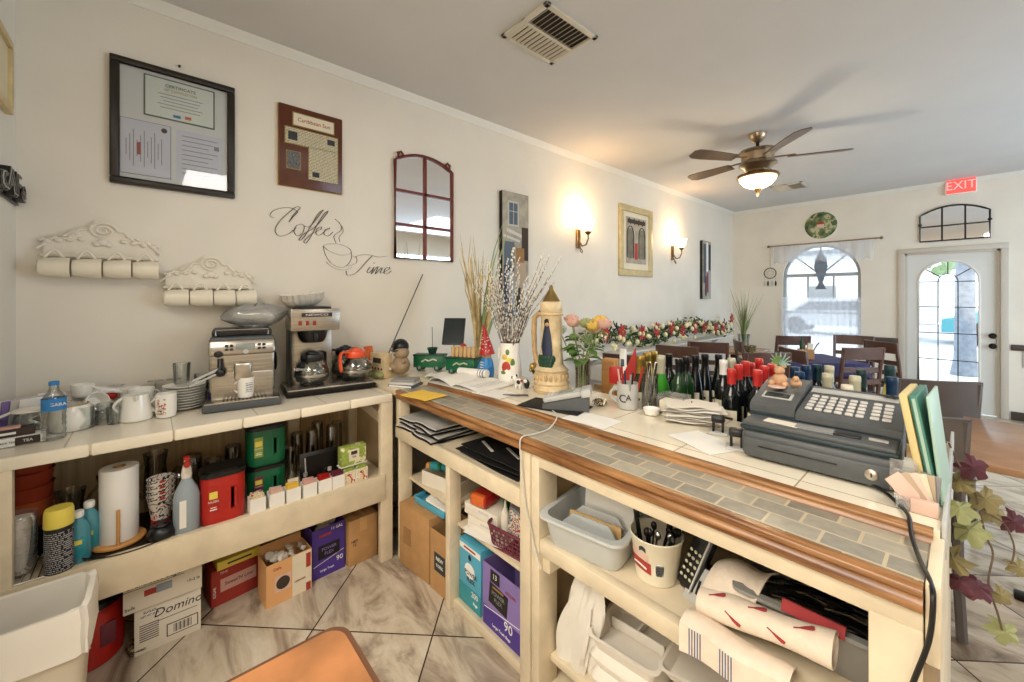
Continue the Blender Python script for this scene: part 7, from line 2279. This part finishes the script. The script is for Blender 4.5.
b.m('white'); band(b, .0665, .071, .035, .07, -1.55, -1.15); b.m('ink')
for k in range(7): band(b, .067, .0715, .038, .067, -1.5 + .05 * k, -1.48 + .05 * k, .002)
b.build('printed_logo', t)
t = thing('cutlery_bundle', 'knives and wrapped cutlery standing in the cream paper bucket', 'cutlery', (-.645, 1.185, MZ + .01), .2)
random.seed(4)
for k in range(14):
    b = MB(['black', 'dark_metal', 'chrome', 'black'][k % 4])
    x, y_ = random.uniform(-.03, .04), random.uniform(-.03, .04)
    b.tube([(x * .8, y_ * .8, .0), (x, y_, .07), (x * 1.5 + .01, y_ * 1.5, .12 + random.uniform(0, .03))], .005, 6, flat=.6); b.sphere((x * 1.5 + .01, y_ * 1.5, .135), (.010, .007, .014), 8, 6); b.build('handle', t)
b = MB('dark_metal'); b.box((-.055, -.01, .13), (.014, .003, .12), rot=(.0, -.15, .4), bev=.001); b.m('black'); b.box((-.062, -.01, .18), (.018, .010, .05), rot=(0, -.15, .4), bev=.003); b.build('knife', t)
t = thing('desk_phone', 'black cordless phone leaning in its silver base on the bar shelf', 'phone', (-.512, 1.22, MZ), -.25)
t.scale = (1.2, 1.2, 1.2)
b = MB('light_grey'); b.box((.02, -.035, .035), (.075, .010, .085), rot=(-.5, 0, 0), bev=.003); b.m('black')
for k in range(4): b.box((.002 + .013 * k, -.0425, .035), (.005, .004, .035 - .004 * k), rot=(-.5, 0, 0))
b.m('black'); b.box((0, .01, .02), (.09, .10, .035), bev=.008); b.build('base', t)
b = MB('black'); b.box((-.005, -.005, .10), (.052, .028, .19), rot=(-.38, .18, 0), bev=.010); b.m('light_grey'); b.box((.016, -.022, .105), (.004, .006, .19), rot=(-.38, .18, 0), bev=.001); b.build('handset', t)
for i in range(3):
    for j in range(5):
        b = MB('cap_cream'); X_ = Matrix.Translation((-.005, -.005, .10)) @ rotm((-.38, .18, 0)); p = X_ @ Vector((-.015 + .012 * i, -.016, -.07 + .016 * j)); b.sphere(p, (.0045, .0025, .0045), 8, 5); b.build('key', t)
b = MB('screen'); b.box(X_ @ Vector((-.003, -.0145, .04)), (.034, .002, .03), rot=(-.38, .18, 0)); b.build('screen', t)
t = thing('cutlery_bin', 'grey divided bin full of black cutlery at the right of the shelf', 'bin', (-.262, 1.345, MZ), .08)
b = MB('bin_grey'); tubmesh(b, .135, .165, .150, .19, .02, .11); b.build('bin', t)
b = MB('bin_grey'); b.prism([(-.135, .01), (.135, .01), (.145, .10), (.09, .10), (.05, .135), (-.04, .135), (-.09, .11), (-.145, .10)], -.004, .004, Matrix.Translation((0, .035, -.01)) @ rotm((PI / 2, 0, 0))); b.build('divider', t)
random.seed(12)
b = MB('black')
for k in range(110):
    b.m(['black', 'black_matte', 'black', 'dark_metal', 'chrome'][k % 5] if k % 11 else 'chrome')
    x, y_ = random.uniform(-.09, .09), random.uniform(.02, .145) if k % 2 else random.uniform(-.14, -.03)
    a = random.uniform(-.5, .9); z = random.uniform(.03, .105)
    l = random.uniform(.04, .055)
    x = max(-.12 + l, min(.12 - l, x))
    b.tube([(x - l * math.cos(a), y_ - .3 * l * math.sin(a), z), (x, y_, z + .008), (x + l * math.cos(a), y_ + .3 * l * math.sin(a), z + .002)], .005, 5, flat=.5)
    if k % 4 == 0: b.sphere((x + l * math.cos(a), y_ + .3 * l * math.sin(a), z + .002), (.014, .009, .004), 8, 5, rot=(.3, .2, a))
o = b.build('cutlery', t); o['kind'] = 'stuff'
# tea towels rolled over the bin edge
t = thing('tea_towel', 'cream tea towel with red cutlery print rolled over the grey bin', 'towel', (-.335, 1.075, MZ + .03), .0)
def cloth(b, fn, nu, nv, th=.003):
    b.sheet([[fn(i / nu, j / nv) for i in range(nu + 1)] for j in range(nv + 1)], th)
b = MB('cloth_cream')
ax0, ax1 = Vector((-.145, .045, .018)), Vector((.150, .02, .082))
def roll(u, v):
    c_ = ax0.lerp(ax1, u); a = v * 2 * PI * 1.35 + .4
    r = .027 * (1 - .25 * v) * (1 + .10 * math.sin(7 * u)) * (1.25 + .1 * u)
    return c_ + Vector((.0, r * math.cos(a), r * math.sin(a)))
cloth(b, roll, 18, 26)
cloth(b, lambda u, v: Vector((-.145 + .13 * u + .02 * v, .045 + .13 * v, .045 + .03 * u + .045 * math.sin(2.4 * v) + .01 * math.sin(6 * u))), 8, 8)
b.build('fabric', t)
for k, (u, v0) in enumerate(((.10, .20), (.26, .27), (.42, .18), (.58, .27), (.75, .20))):
    b = MB('cloth_red'); q = []
    for s in (0, .33, .66, 1):
        uu, vv = u + .11 * s, v0 + (.06 if k % 2 else -.04) * s
        pr_ = roll(uu, vv); q.append(pr_ + (pr_ - ax0.lerp(ax1, uu)).normalized() * .0022)
    b.tube(q, .004, 6, rs=[.0025, .0025, .006, .008], flat=.35)
    b.tube([q[3], q[3] + (q[3] - q[2]) * .5], .007, 6, rs=[.009, .006], flat=.35)
    b.build('red_print', t)
b = MB('cloth_red'); cloth(b, lambda u, v: Vector((.04 + .12 * u, .055 + .03 * v, .09 + .02 * math.sin(2.8 * v))), 10, 6); b.build('red_fold', t)
t = thing('tea_towel', 'white tea towel with blue stripes hanging below the red printed one', 'towel', (-.385, 1.060, MZ + .015), .0)
b = MB('cloth_cream')
cloth(b, lambda u, v: Vector((-.11 + .24 * u, -.035 + .006 * math.sin(8 * u), .01 - .07 * v + .02 * u * v - .0 * u)), 18, 8)
cloth(b, lambda u, v: Vector((-.11 + .24 * u, -.035 + .006 * math.sin(8 * u) + .07 * v, .01 + .012 * math.sin(3 * v))), 18, 6)
b.build('fabric', t)
for off in (.10, .42):
    b = MB('cloth_blue')
    for k in range(5):
        cloth(b, lambda u, v, k=k, off=off: Vector((-.11 + .24 * (off + .028 * k + .010 * u), -.0375 + .006 * math.sin(8 * (off + .028 * k)), .01 - .07 * v + .02 * (off + .028 * k) * v)), 1, 8, .001)
    b.build('blue_stripes', t)
# dark storage behind on the shelf
t = thing('dark_binder', 'dark folder box at the back left of the bar shelf', 'box', (-.93, 1.52, MZ), 0)
b = MB('black_matte'); b.box((0, 0, .10), (.16, .12, .20), bev=.004); b.m('label_dark'); b.box((0, -.061, .14), (.1, .002, .04)); b.build('box', t)
o = MB('black').tube([(-.52, 1.70, .84), (-.52, 1.66, .76), (-.50, 1.60, .70), (-.49, 1.55, .63), (-.47, 1.5, .60)], .003, 6).build('phone_cable'); tag(o, 'black cable hanging behind the phone', 'cable')
o = MB('black').tube([(-.36, 1.70, .83), (-.34, 1.62, .75), (-.30, 1.56, .74)], .003, 6).build('phone_cable'); tag(o, 'black cable hanging behind the cutlery bin', 'cable')
# below: foam containers, plastic bag, dark crate
GFm = 'foam takeout boxes under the bar shelf'
t0 = None
for k, (x, y_, z, rz, op) in enumerate(((-.745, 1.235, .1455, .1, 0), (-.745, 1.235, .212, .05, 0), (-.745, 1.23, .279, .10, 1), (-.47, 1.25, .1455, -.05, 0), (-.47, 1.25, .205, 0, 0))):
    t = thing('foam_container', ['foam takeout box at the bottom of the left stack', 'foam takeout box in the middle of the left stack', 'open three-compartment foam tray on top of the left stack', 'foam takeout box at the bottom of the right stack', 'foam takeout box on top of the right stack'][k], 'takeout box', (x, y_, z), rz, GFm)
    b = MB('foam')
    if not op:
        loft(b, [[(p[0], p[1], 0) for p in rrect(.10, .10, .02, 4)], [(p[0], p[1], .034) for p in rrect(.118, .118, .025, 4)], [(p[0], p[1], .038) for p in rrect(.118, .118, .025, 4)], [(p[0], p[1], .066) for p in rrect(.10, .10, .02, 4)]], True, True)
    else:
        loft(b, [[(p[0], p[1], 0) for p in rrect(.10, .10, .02, 4)], [(p[0], p[1], .045) for p in rrect(.118, .118, .025, 4)], [(p[0], p[1], .048) for p in rrect(.125, .125, .025, 4)], [(p[0], p[1], .050) for p in rrect(.114, .114, .025, 4)], [(p[0], p[1], .006) for p in rrect(.096, .096, .02, 4)]], True, True)
    b.build('base', t)
    if op:
        if k == 2:
            b = MB('foam'); b.box((0, .01, .026), (.19, .010, .036), bev=.004); b.box((.0, .055, .026), (.010, .09, .036), bev=.004); b.build('dividers', t)
        b = MB('foam', Matrix.Translation((.125 if k == 2 else 0, .0 if k == 2 else .125, .048)) @ rotm((0, -.12, 0) if k == 2 else (-1.9, 0, 0)) @ Matrix.Translation((.12 if k == 2 else 0, 0 if k == 2 else -.12, 0)))
        if k == 2:
            loft(b, [[(p[0], p[1], 0) for p in rrect(.10, .10, .02, 4)], [(p[0], p[1], .03) for p in rrect(.118, .118, .025, 4)], [(p[0], p[1], .032) for p in rrect(.122, .122, .025, 4)], [(p[0], p[1], .033) for p in rrect(.112, .112, .025, 4)], [(p[0], p[1], .006) for p in rrect(.096, .096, .02, 4)]], True, True)
            b.build('lid', t)
t = thing('plastic_bag', 'white plastic bag hanging beside the foam boxes under the shelf', 'bag', (-.945, 1.145, .146), 0)
t.scale = (.72, .6, 1.05)
b = MB('liner')
g = []
for j in range(15):
    v = j / 14
    row = []
    for i in range(29):
        a = 2 * PI * i / 28
        r = (.035 + .055 * math.sin(min(1, (1 - v) * 1.3) * PI * .5)) * (1 + .26 * math.sin(5 * a + 3 * v) + .16 * math.sin(9 * a - 6 * v))
        row.append((r * math.cos(a) * 1.15 + .12 * v, r * math.sin(a) * .55, .36 * v))
    g.append(row)
b.sheet(g, .0015); b.build('bag', t)
b = MB('yellow'); b.box((.10, -.03, .335), (.012, .012, .04), rot=(.2, .3, 0), bev=.003); b.build('tie', t)
t = thing('wire_crate', 'dark wire crate of bottles behind the plastic bag', 'crate', (-.87, 1.52, .1455), 0)
b = MB('black_matte')
for z in (0.01, .09, .17, .25):
    b.tube([(-.13, -.12, z), (.13, -.12, z), (.13, .12, z), (-.13, .12, z)], .006, 6, closed=True)
for x in (-.13, -.065, 0, .065, .13):
    for y_ in (-.12, .12): b.cyl((x, y_, .01), (x, y_, .25), .004, seg=6)
b.build('wires', t)
b = MB('dark_metal'); b.box((0, 0, .12), (.22, .2, .22), bev=.01); b.m('label_dark'); b.box((-.02, -.102, .12), (.12, .002, .1)); b.m('paper'); b.text('EXTRA', .03, (-.02, -.104, .13)); b.build('contents', t)
t = thing('dark_box', 'black flat box behind the foam boxes under the shelf', 'box', (-.42, 1.58, .1455), 0)
t.scale = (1, 1, .9)
b = MB('black_matte'); b.box((0, 0, .15), (.5, .12, .30), bev=.006); b.m('warm_white'); b.box((.12, -.061, .12), (.04, .002, .14)); b.box((.19, -.061, .12), (.03, .002, .14)); b.build('box', t)

# ================================================================== THE VINE AT THE BAR END
t = thing('hanging_vine', 'dried vine with red and green leaves hanging from the bar end', 'vine', (-.02, 1.98, .96), 0)
b = MB('twig')
st = [(-.015, -.06, .03), (.005, -.05, -.03), (.035, -.02, -.10), (.05, .0, -.18), (.065, .03, -.27), (.08, .05, -.33), (.07, .03, -.42), (.09, .06, -.52), (.10, .08, -.58)]
b.tube(sm(st), .003, 6); b.tube(sm([(.05, 0, -.18), (.10, .05, -.22), (.125, .09, -.30), (.12, .09, -.36)]), .0025, 6); b.tube([(-.03, -.06, .028), (-.02, -.06, .032)], .005, 6); b.build('stem', t)
def lobed(b, p, a, el, s):
    """a five-lobed vine leaf, cupped, pointing down along el"""
    out = []
    n_ = 30
    for k in range(n_):
        th = -PI + 2 * PI * k / n_
        r = s * (.62 + .30 * abs(math.cos(2.5 * th)) + .08 * math.sin(13 * th)) * (1.0 - .35 * (abs(th) > 2.6))
        out.append((r * math.cos(th), r * math.sin(th)))
    X = Matrix.Translation(p) @ Matrix.Rotation(.5 * math.sin(a * 3), 4, 'Z') @ Matrix.Rotation(.95 + .3 * math.sin(a * 5), 4, 'X') @ Matrix.Rotation(-PI / 2 + .8 * math.sin(a * 7), 4, 'Z') @ Matrix.Translation((s * .5, 0, 0))
    vs = [(0, 0, 0), (0, 0, -.0012)]
    for q in (0, 1):
        for k, (x, y_) in enumerate(out):
            vs.append((x, y_, -.6 * (x * x + y_ * y_) / s + .12 * s * math.sin(k * 1.3) - .0012 * q))
    fs = []
    for k in range(n_):
        k2 = (k + 1) % n_
        fs += [(0, 2 + k, 2 + k2), (1, 2 + n_ + k2, 2 + n_ + k), (2 + k, 2 + n_ + k, 2 + n_ + k2, 2 + k2)]
    b.add(vs, fs, True, X)
LV = [((.02, -.05, -.02), .2, 1.0, .05, 'leaf_red'), ((.015, -.03, -.075), 1.4, .9, .045, 'leaf_dry'), ((.05, .0, -.12), .1, 1.0, .052, 'leaf_dry'), ((.0, -.05, -.15), 2.2, .9, .055, 'leaf_pale'), ((.085, .05, -.17), .6, .8, .05, 'leaf_dry'), ((.11, .07, -.20), .3, .9, .045, 'leaf_red'), ((.02, -.03, -.22), 1.9, 1.0, .055, 'leaf_pale'), ((.13, .095, -.35), .4, 1.3, .035, 'leaf_dry'), ((.01, -.04, -.33), 1.5, 1.0, .055, 'leaf_dry'), ((.05, .0, -.40), .8, 1.0, .055, 'leaf_red'), ((.085, .04, -.44), .2, 1.0, .035, 'leaf_dry'), ((.11, .09, -.56), .5, 1.3, .05, 'leaf_pale'), ((.0, -.02, -.40), 1.2, .8, .045, 'leaf_red')]
for p, a, el, s, m in LV:
    b = MB(m); lobed(b, p, a, el, s * .92); b.build('leaf', t)

# ================================================================== THE DINING ROOM
def chair(lab, x, y_, rz, m='chair_wood', group=None, solid=False):
    t = thing('dining_chair', lab, 'chair', (x, y_, 0), rz, group)
    b = MB(m); b.box((0, -.22, .445), (.42, .42, .025), bev=.008)
    for s in (-1, 1): b.box((s * .19, -.22, .41), (.02, .38, .05))
    b.box((0, -.41, .41), (.38, .02, .05)); b.build('seat_frame', t)
    b = MB('seat_leather'); b.box((0, -.22, .470), (.40, .39, .03), bev=.012); b.build('seat', t)
    for s in (-1, 1):
        b = MB(m); b.box((s * .19, -.41, .22), (.035, .035, .44), bev=.004); b.build('leg', t)
        b = MB(m); b.tube([(s * .195, .03, 0), (s * .195, 0, .25), (s * .195, -.005, .47), (s * .195, .02, .72), (s * .195, .055, .94)], .018, 6); b.build('leg', t)
    b = MB(m)
    z0 = .72 if solid else .83
    g = [[(-.21 + .42 * i / 8, .035 + .10 * (z - .8) - .03 * math.sin(PI * i / 8) * -1, z) for i in range(9)] for z in (z0, (z0 + .95) / 2, .95)]
    b.sheet(g, .022); b.build('top_rail', t)
    for z in ((.56,) if solid else (.60, .72)):
        b = MB(m); g = [[(-.19 + .38 * i / 8, .015 + .02 * math.sin(PI * i / 8), zz) for i in range(9)] for zz in (z - .025, z + .025)]; b.sheet(g, .016); b.build('slat', t)
    return t
DG = math.radians
chair('brown dining chair back just behind the red capped bottles', -1.24, 4.25, PI + DG(48))
chair('brown dining chair seen side-on, right of the nearest chair back', -1.10, 4.76, PI - DG(45))
chair('brown dining chair at the far side by the window wall', -1.54, 6.35, PI + DG(40))
chair('brown dining chair side-on beside the tall grass vase', -1.74, 5.2, PI - DG(60))
chair('brown open-backed dining chair in front of the blue covered table', -.72, 5.39, PI + DG(48))
chair('brown dining chair against the far wall near the door', -.62, 6.3, PI - DG(41))
chair('brown dining chair left of the open-backed one', -.98, 6.9, DG(5))
chair('dark grey dining chair with solid back below the glazed door', -.14, 3.64, PI + DG(31), 'chair_grey', solid=True)
chair('near dark chair close behind the menu folders at the bar end', -.20, 2.52, PI + DG(22), 'chair_grey', solid=True)
chair('brown dining chair along the long wall under the garland, nearest', -2.02, 3.2, PI + DG(20))
chair('brown dining chair along the long wall under the garland, middle', -2.02, 4.15, PI + DG(15))
chair('brown dining chair along the long wall under the garland, farthest', -1.96, 4.75, PI + DG(25))
def table(nm, lab, x, y_, sx, sy, rz, m, cloth_m=None, h=.75):
    t = thing(nm, lab, 'table', (x, y_, 0), rz)
    b = MB(m); b.box((0, 0, h - .0175 - (.003 if cloth_m else 0)), (sx, sy, .035), bev=.005); b.build('top', t)
    b = MB('dark_metal'); b.cyl((0, 0, .03), (0, 0, h - .036), .035); b.build('pedestal', t)
    b = MB('dark_metal'); b.box((0, 0, .015), (sx * .65, .06, .03), bev=.006); b.box((0, 0, .015), (.06, sy * .65, .03), bev=.006); b.build('foot', t)
    if cloth_m:
        b = MB(cloth_m); b.box((0, 0, h - .0015), (sx + .03, sy + .03, .003))
        for s in (-1, 1):
            b.box((s * (sx / 2 + .014), 0, h - .07), (.003, sy + .03, .14)); b.box((0, s * (sy / 2 + .014), h - .07), (sx + .03, .003, .14))
        o = b.build('tablecloth'); o.location = (x, y_, 0); o.rotation_euler = (0, 0, rz); tag(o, cloth_m == 'purple_cloth' and 'blue purple cloth on the table in front of the window' or 'white cloth on the table beneath the garland by the wall', 'tablecloth')
    return t
table('dining_table', 'square table under a blue purple cloth before the window', -1.22, 5.72, .75, .75, DG(42), 'table_wood', 'purple_cloth')
table('dining_table', 'brown table holding the tall grass vase near the far corner', -2.12, 5.97, .7, .7, 0, 'table_wood')
table('dining_table', 'table under a white cloth by the long wall beneath the garland', -2.32, 3.72, .5, .6, 0, 'table_wood', 'white')
table('wooden_table', 'large polished brown table at the right edge beyond the bar', .47, 3.14, .96, .96, 0, 'table_wood')
t = thing('condiment_caddy', 'wooden caddy with a dark bottle on the blue covered table', 'caddy', (-1.22, 5.62, .751), .5)
b = MB('cardboard'); b.box((0, 0, .055), (.14, .10, .11), bev=.004); b.box((0, .04, .12), (.02, .02, .10), bev=.003); b.build('box', t)
b = MB('dark_green'); b.lathe([(.02, .11), (.022, .18), (.009, .22), (.009, .25)], (-.04, 0, 0), seg=14); b.m('warm_white'); b.box((.04, 0, .14), (.05, .04, .08), rot=(0, .2, 0)); b.m('dark_metal'); b.tube([(.08, 0, .10), (.10, 0, .15), (.13, 0, .19)], .006, 6); b.build('contents', t)
t = thing('grass_vase', 'clear vase of tall pale grasses on the table near the far corner', 'vase', (-1.95, 5.85, .751))
b = MB('glass'); b.lathe([(.06, 0), (.07, .01), (.06, .12), (.075, .22), (.072, .22), (.055, .12), (.06, .01)], seg=20); b.build('vase', t)
b = MB('leaf_pale'); random.seed(8)
for k in range(46):
    a = random.uniform(0, 2 * PI); sp = random.uniform(.02, .24); hh = random.uniform(.45, .85)
    b.m('leaf_pale' if k % 2 else 'stem')
    b.tube([(0, 0, .02), (sp * .2 * math.cos(a), sp * .2 * math.sin(a), hh * .5), (sp * math.cos(a), sp * math.sin(a), hh)], .009, 4, rs=[.009, .012, .002], flat=.35)
o = b.build('grasses', t); o['kind'] = 'stuff'
t = thing('patterned_bowl', 'white and dark patterned small bowl under the tall grasses', 'bowl', (-1.80, 5.62, .751))
b = MB('leopard'); b.lathe([(.03, 0), (.06, .03), (.07, .10), (.066, .10), (.05, .03), (.02, .01)], seg=20); b.build('bowl', t)
# garland on a wall ledge
t = thing('garland_shelf', 'narrow white ledge under the holiday garland on the long wall', 'shelf', (WX, 5.15, .83), RW)
b = MB('trim_paint'); b.box((0, -.11, .0), (3.9, .22, .02), bev=.004); b.build('board', t)
for x in (-1.6, 0, 1.6):
    b = MB('trim_paint'); b.prism([(0, 0), (0, -.12), (-.16, 0)], -.01, .01, Matrix.Translation((x, 0, -.01)) @ rotm((PI / 2, 0, PI / 2))); b.build('bracket', t)
t = thing('holiday_garland', 'holiday garland of poinsettias, baubles and greenery along the long wall', 'garland', (WX + .15, 5.15, .845), RW)
t.scale = (1, 1, 1.2)
random.seed(17)
b = MB('dark_green')
for k in range(900):
    x = random.uniform(-1.85, 1.85)
    bz = .10 + .04 * math.sin(x * 3)
    a, e = random.uniform(0, 2 * PI), random.uniform(-.4, 1.4)
    r = random.uniform(.04, .15)
    c_ = (x, r * math.cos(a) * math.cos(e) * .62, bz + r * math.sin(e))
    b.m(['dark_green', 'leaf', 'leaf_pale', 'dark_green'][k % 4])
    b.sphere(c_, (.035, .010, .008), 5, 4, rot=(random.uniform(-1, 1), random.uniform(-1.2, .6), random.uniform(0, 2 * PI)))
o = b.build('greenery', t); o['kind'] = 'stuff'
for k in range(11):
    x = -1.65 + 3.4 * k / 10 + random.uniform(-.08, .08); z = .16 + random.uniform(-.04, .06)
    b = MB('poinsettia')
    for j in range(7):
        a = 2 * PI * j / 7
        b.sphere((x + .045 * math.cos(a), -.10, z + .045 * math.sin(a)), (.04, .008, .02), 8, 5, rot=(0, -a, 0))
    b.m('gold'); b.sphere((x, -.11, z), .012, 6, 4); b.build('poinsettia', t)
for k in range(60):
    x = -1.8 + 3.6 * k / 59 + random.uniform(-.04, .04); z = random.uniform(.04, .24)
    b = MB('bulb_cream'); b.sphere((x, -.09 - .03 * random.random(), z), random.uniform(.018, .028), 8, 6); b.build('bauble', t)

# more glassware and small cups standing among the cups on the coffee counter
for k, (x, y_, s, lab) in enumerate(((-2.60, -.04, 1, 'clear glass mug between the red cloth and the stemmed glasses'), (-2.55, .045, .9, 'small clear glass just left of the saucer stack'), (-2.42, -.205, 1.0, 'clear ribbed glass right of the gold rimmed pot'))):
    t = thing('glass_mug', lab, 'glass', (x, y_, CT), RW)
    t.scale = (s, s, s)
    b = MB('glass'); b.lathe([(.030, 0), (.034, .004), (.034, .09), (.0315, .09), (.031, .012)], seg=22); b.build('body', t)
    b = MB('glass'); b.tube([(.033 + .026 * math.sin(PI * i / 8), 0, .075 - .055 * i / 8) for i in range(9)], .004, 8); b.build('handle', t)
for k, (x, y_, z, lab) in enumerate(((-2.60, -.22, .10, 'small white cup on top of the bowls behind the water bottle'), (-2.63, -.32, .07, 'small white cup on the bowl nearest the side wall'), (-2.62, -.07, .06, 'small white cup on the bowl right of the red cloth'))):
    place_cup(x, y_, CT + z, lab, 1.0 + k, r=.036, h=.055)

# pieces that belong to a part hang under that part
SUB = {
    'cash_register': {'drawer': ('drawer_slot', 'lock'), 'console': ('key', 'menu_strip', 'display', 'display_bezel'), 'drawer_housing': ('trim_band',)},
    'espresso_machine': {'control_panel': ('display', 'button', 'brand_badge'), 'drip_tray': ('tray_grate',), 'bean_hopper': ('hopper_lid', 'cup_rail')},
    'coffee_brewer': {'head': ('name_plate', 'switch', 'lid'), 'base': ('burner',), 'tower': ('side_vent',)},
    'coffee_pot': {'carafe': ('band', 'print'), 'collar': ('handle', 'lid')},
    'beer_stein': {'body': ('painted_figure', 'painted_leaves')},
    'white_pitcher': {'body': ('painted_fruit',)}, 'ink_stamp': {'frame': ('grip',)},
    'paper_bucket': {'bucket': ('printed_logo',)}, 'desk_phone': {'handset': ('key', 'screen')},
    'card_terminal': {'body': ('display', 'keypad')}, 'garden_gnome': {'body': ('stripes', 'arm'), 'hat': ('dots',)},
    'wall_sconce': {'bracket': ('cup',)}, 'towel_holder': {}, 'tablet': {'case': ('screen',)},
    'certificate_frame': {'mat': ('certificate',)}, 'cup_rack': {'board': ('carving', 'hook', 'screw')},
    'menu_cover': {'cover': ('pages', 'silver_clip')}, 'coffee_tub': {'body': ('grip', 'label')},
    'wine_bottle': {'glass': ('label', 'capsule')}, 'water_bottle': {'bottle': ('label', 'cap')},
    'soap_bottle': {'body': ('label', 'cap')}, 'wall_plaque': {'board': ('masthead_plate', 'clipping', 'name_plate')},
    'dining_chair': {'seat_frame': ('seat',)}, 'ceiling_vent': {'frame': ('louvre',)}, 'letter_sign': {'letters': ('highlight',)},
    'framed_picture': {'mat': ('picture',)}, 'canvas_print': {'stretcher': ('picture',)}, 'exit_sign': {'housing': ('face', 'lettering')},
}
for o in list(COL.objects):
    if 'label' in o.keys() and o.parent is None:
        base = o.name.split('.')[0]
        if base not in SUB: continue
        kids = {}
        for ch in o.children: kids.setdefault(ch.name.split('.')[0], []).append(ch)
        for par, names in SUB[base].items():
            if par not in kids: continue
            for nm in names:
                for ch in kids.get(nm, []): ch.parent = kids[par][0]
    if o.name.startswith('ceiling_fan'):
        br_ = [ch for ch in o.children if ch.name.startswith('blade_bracket')]
        bl_ = [ch for ch in o.children if ch.name.startswith('blade') and not ch.name.startswith('blade_bracket')]
        for p_, q_ in zip(br_, bl_): p_.parent = q_
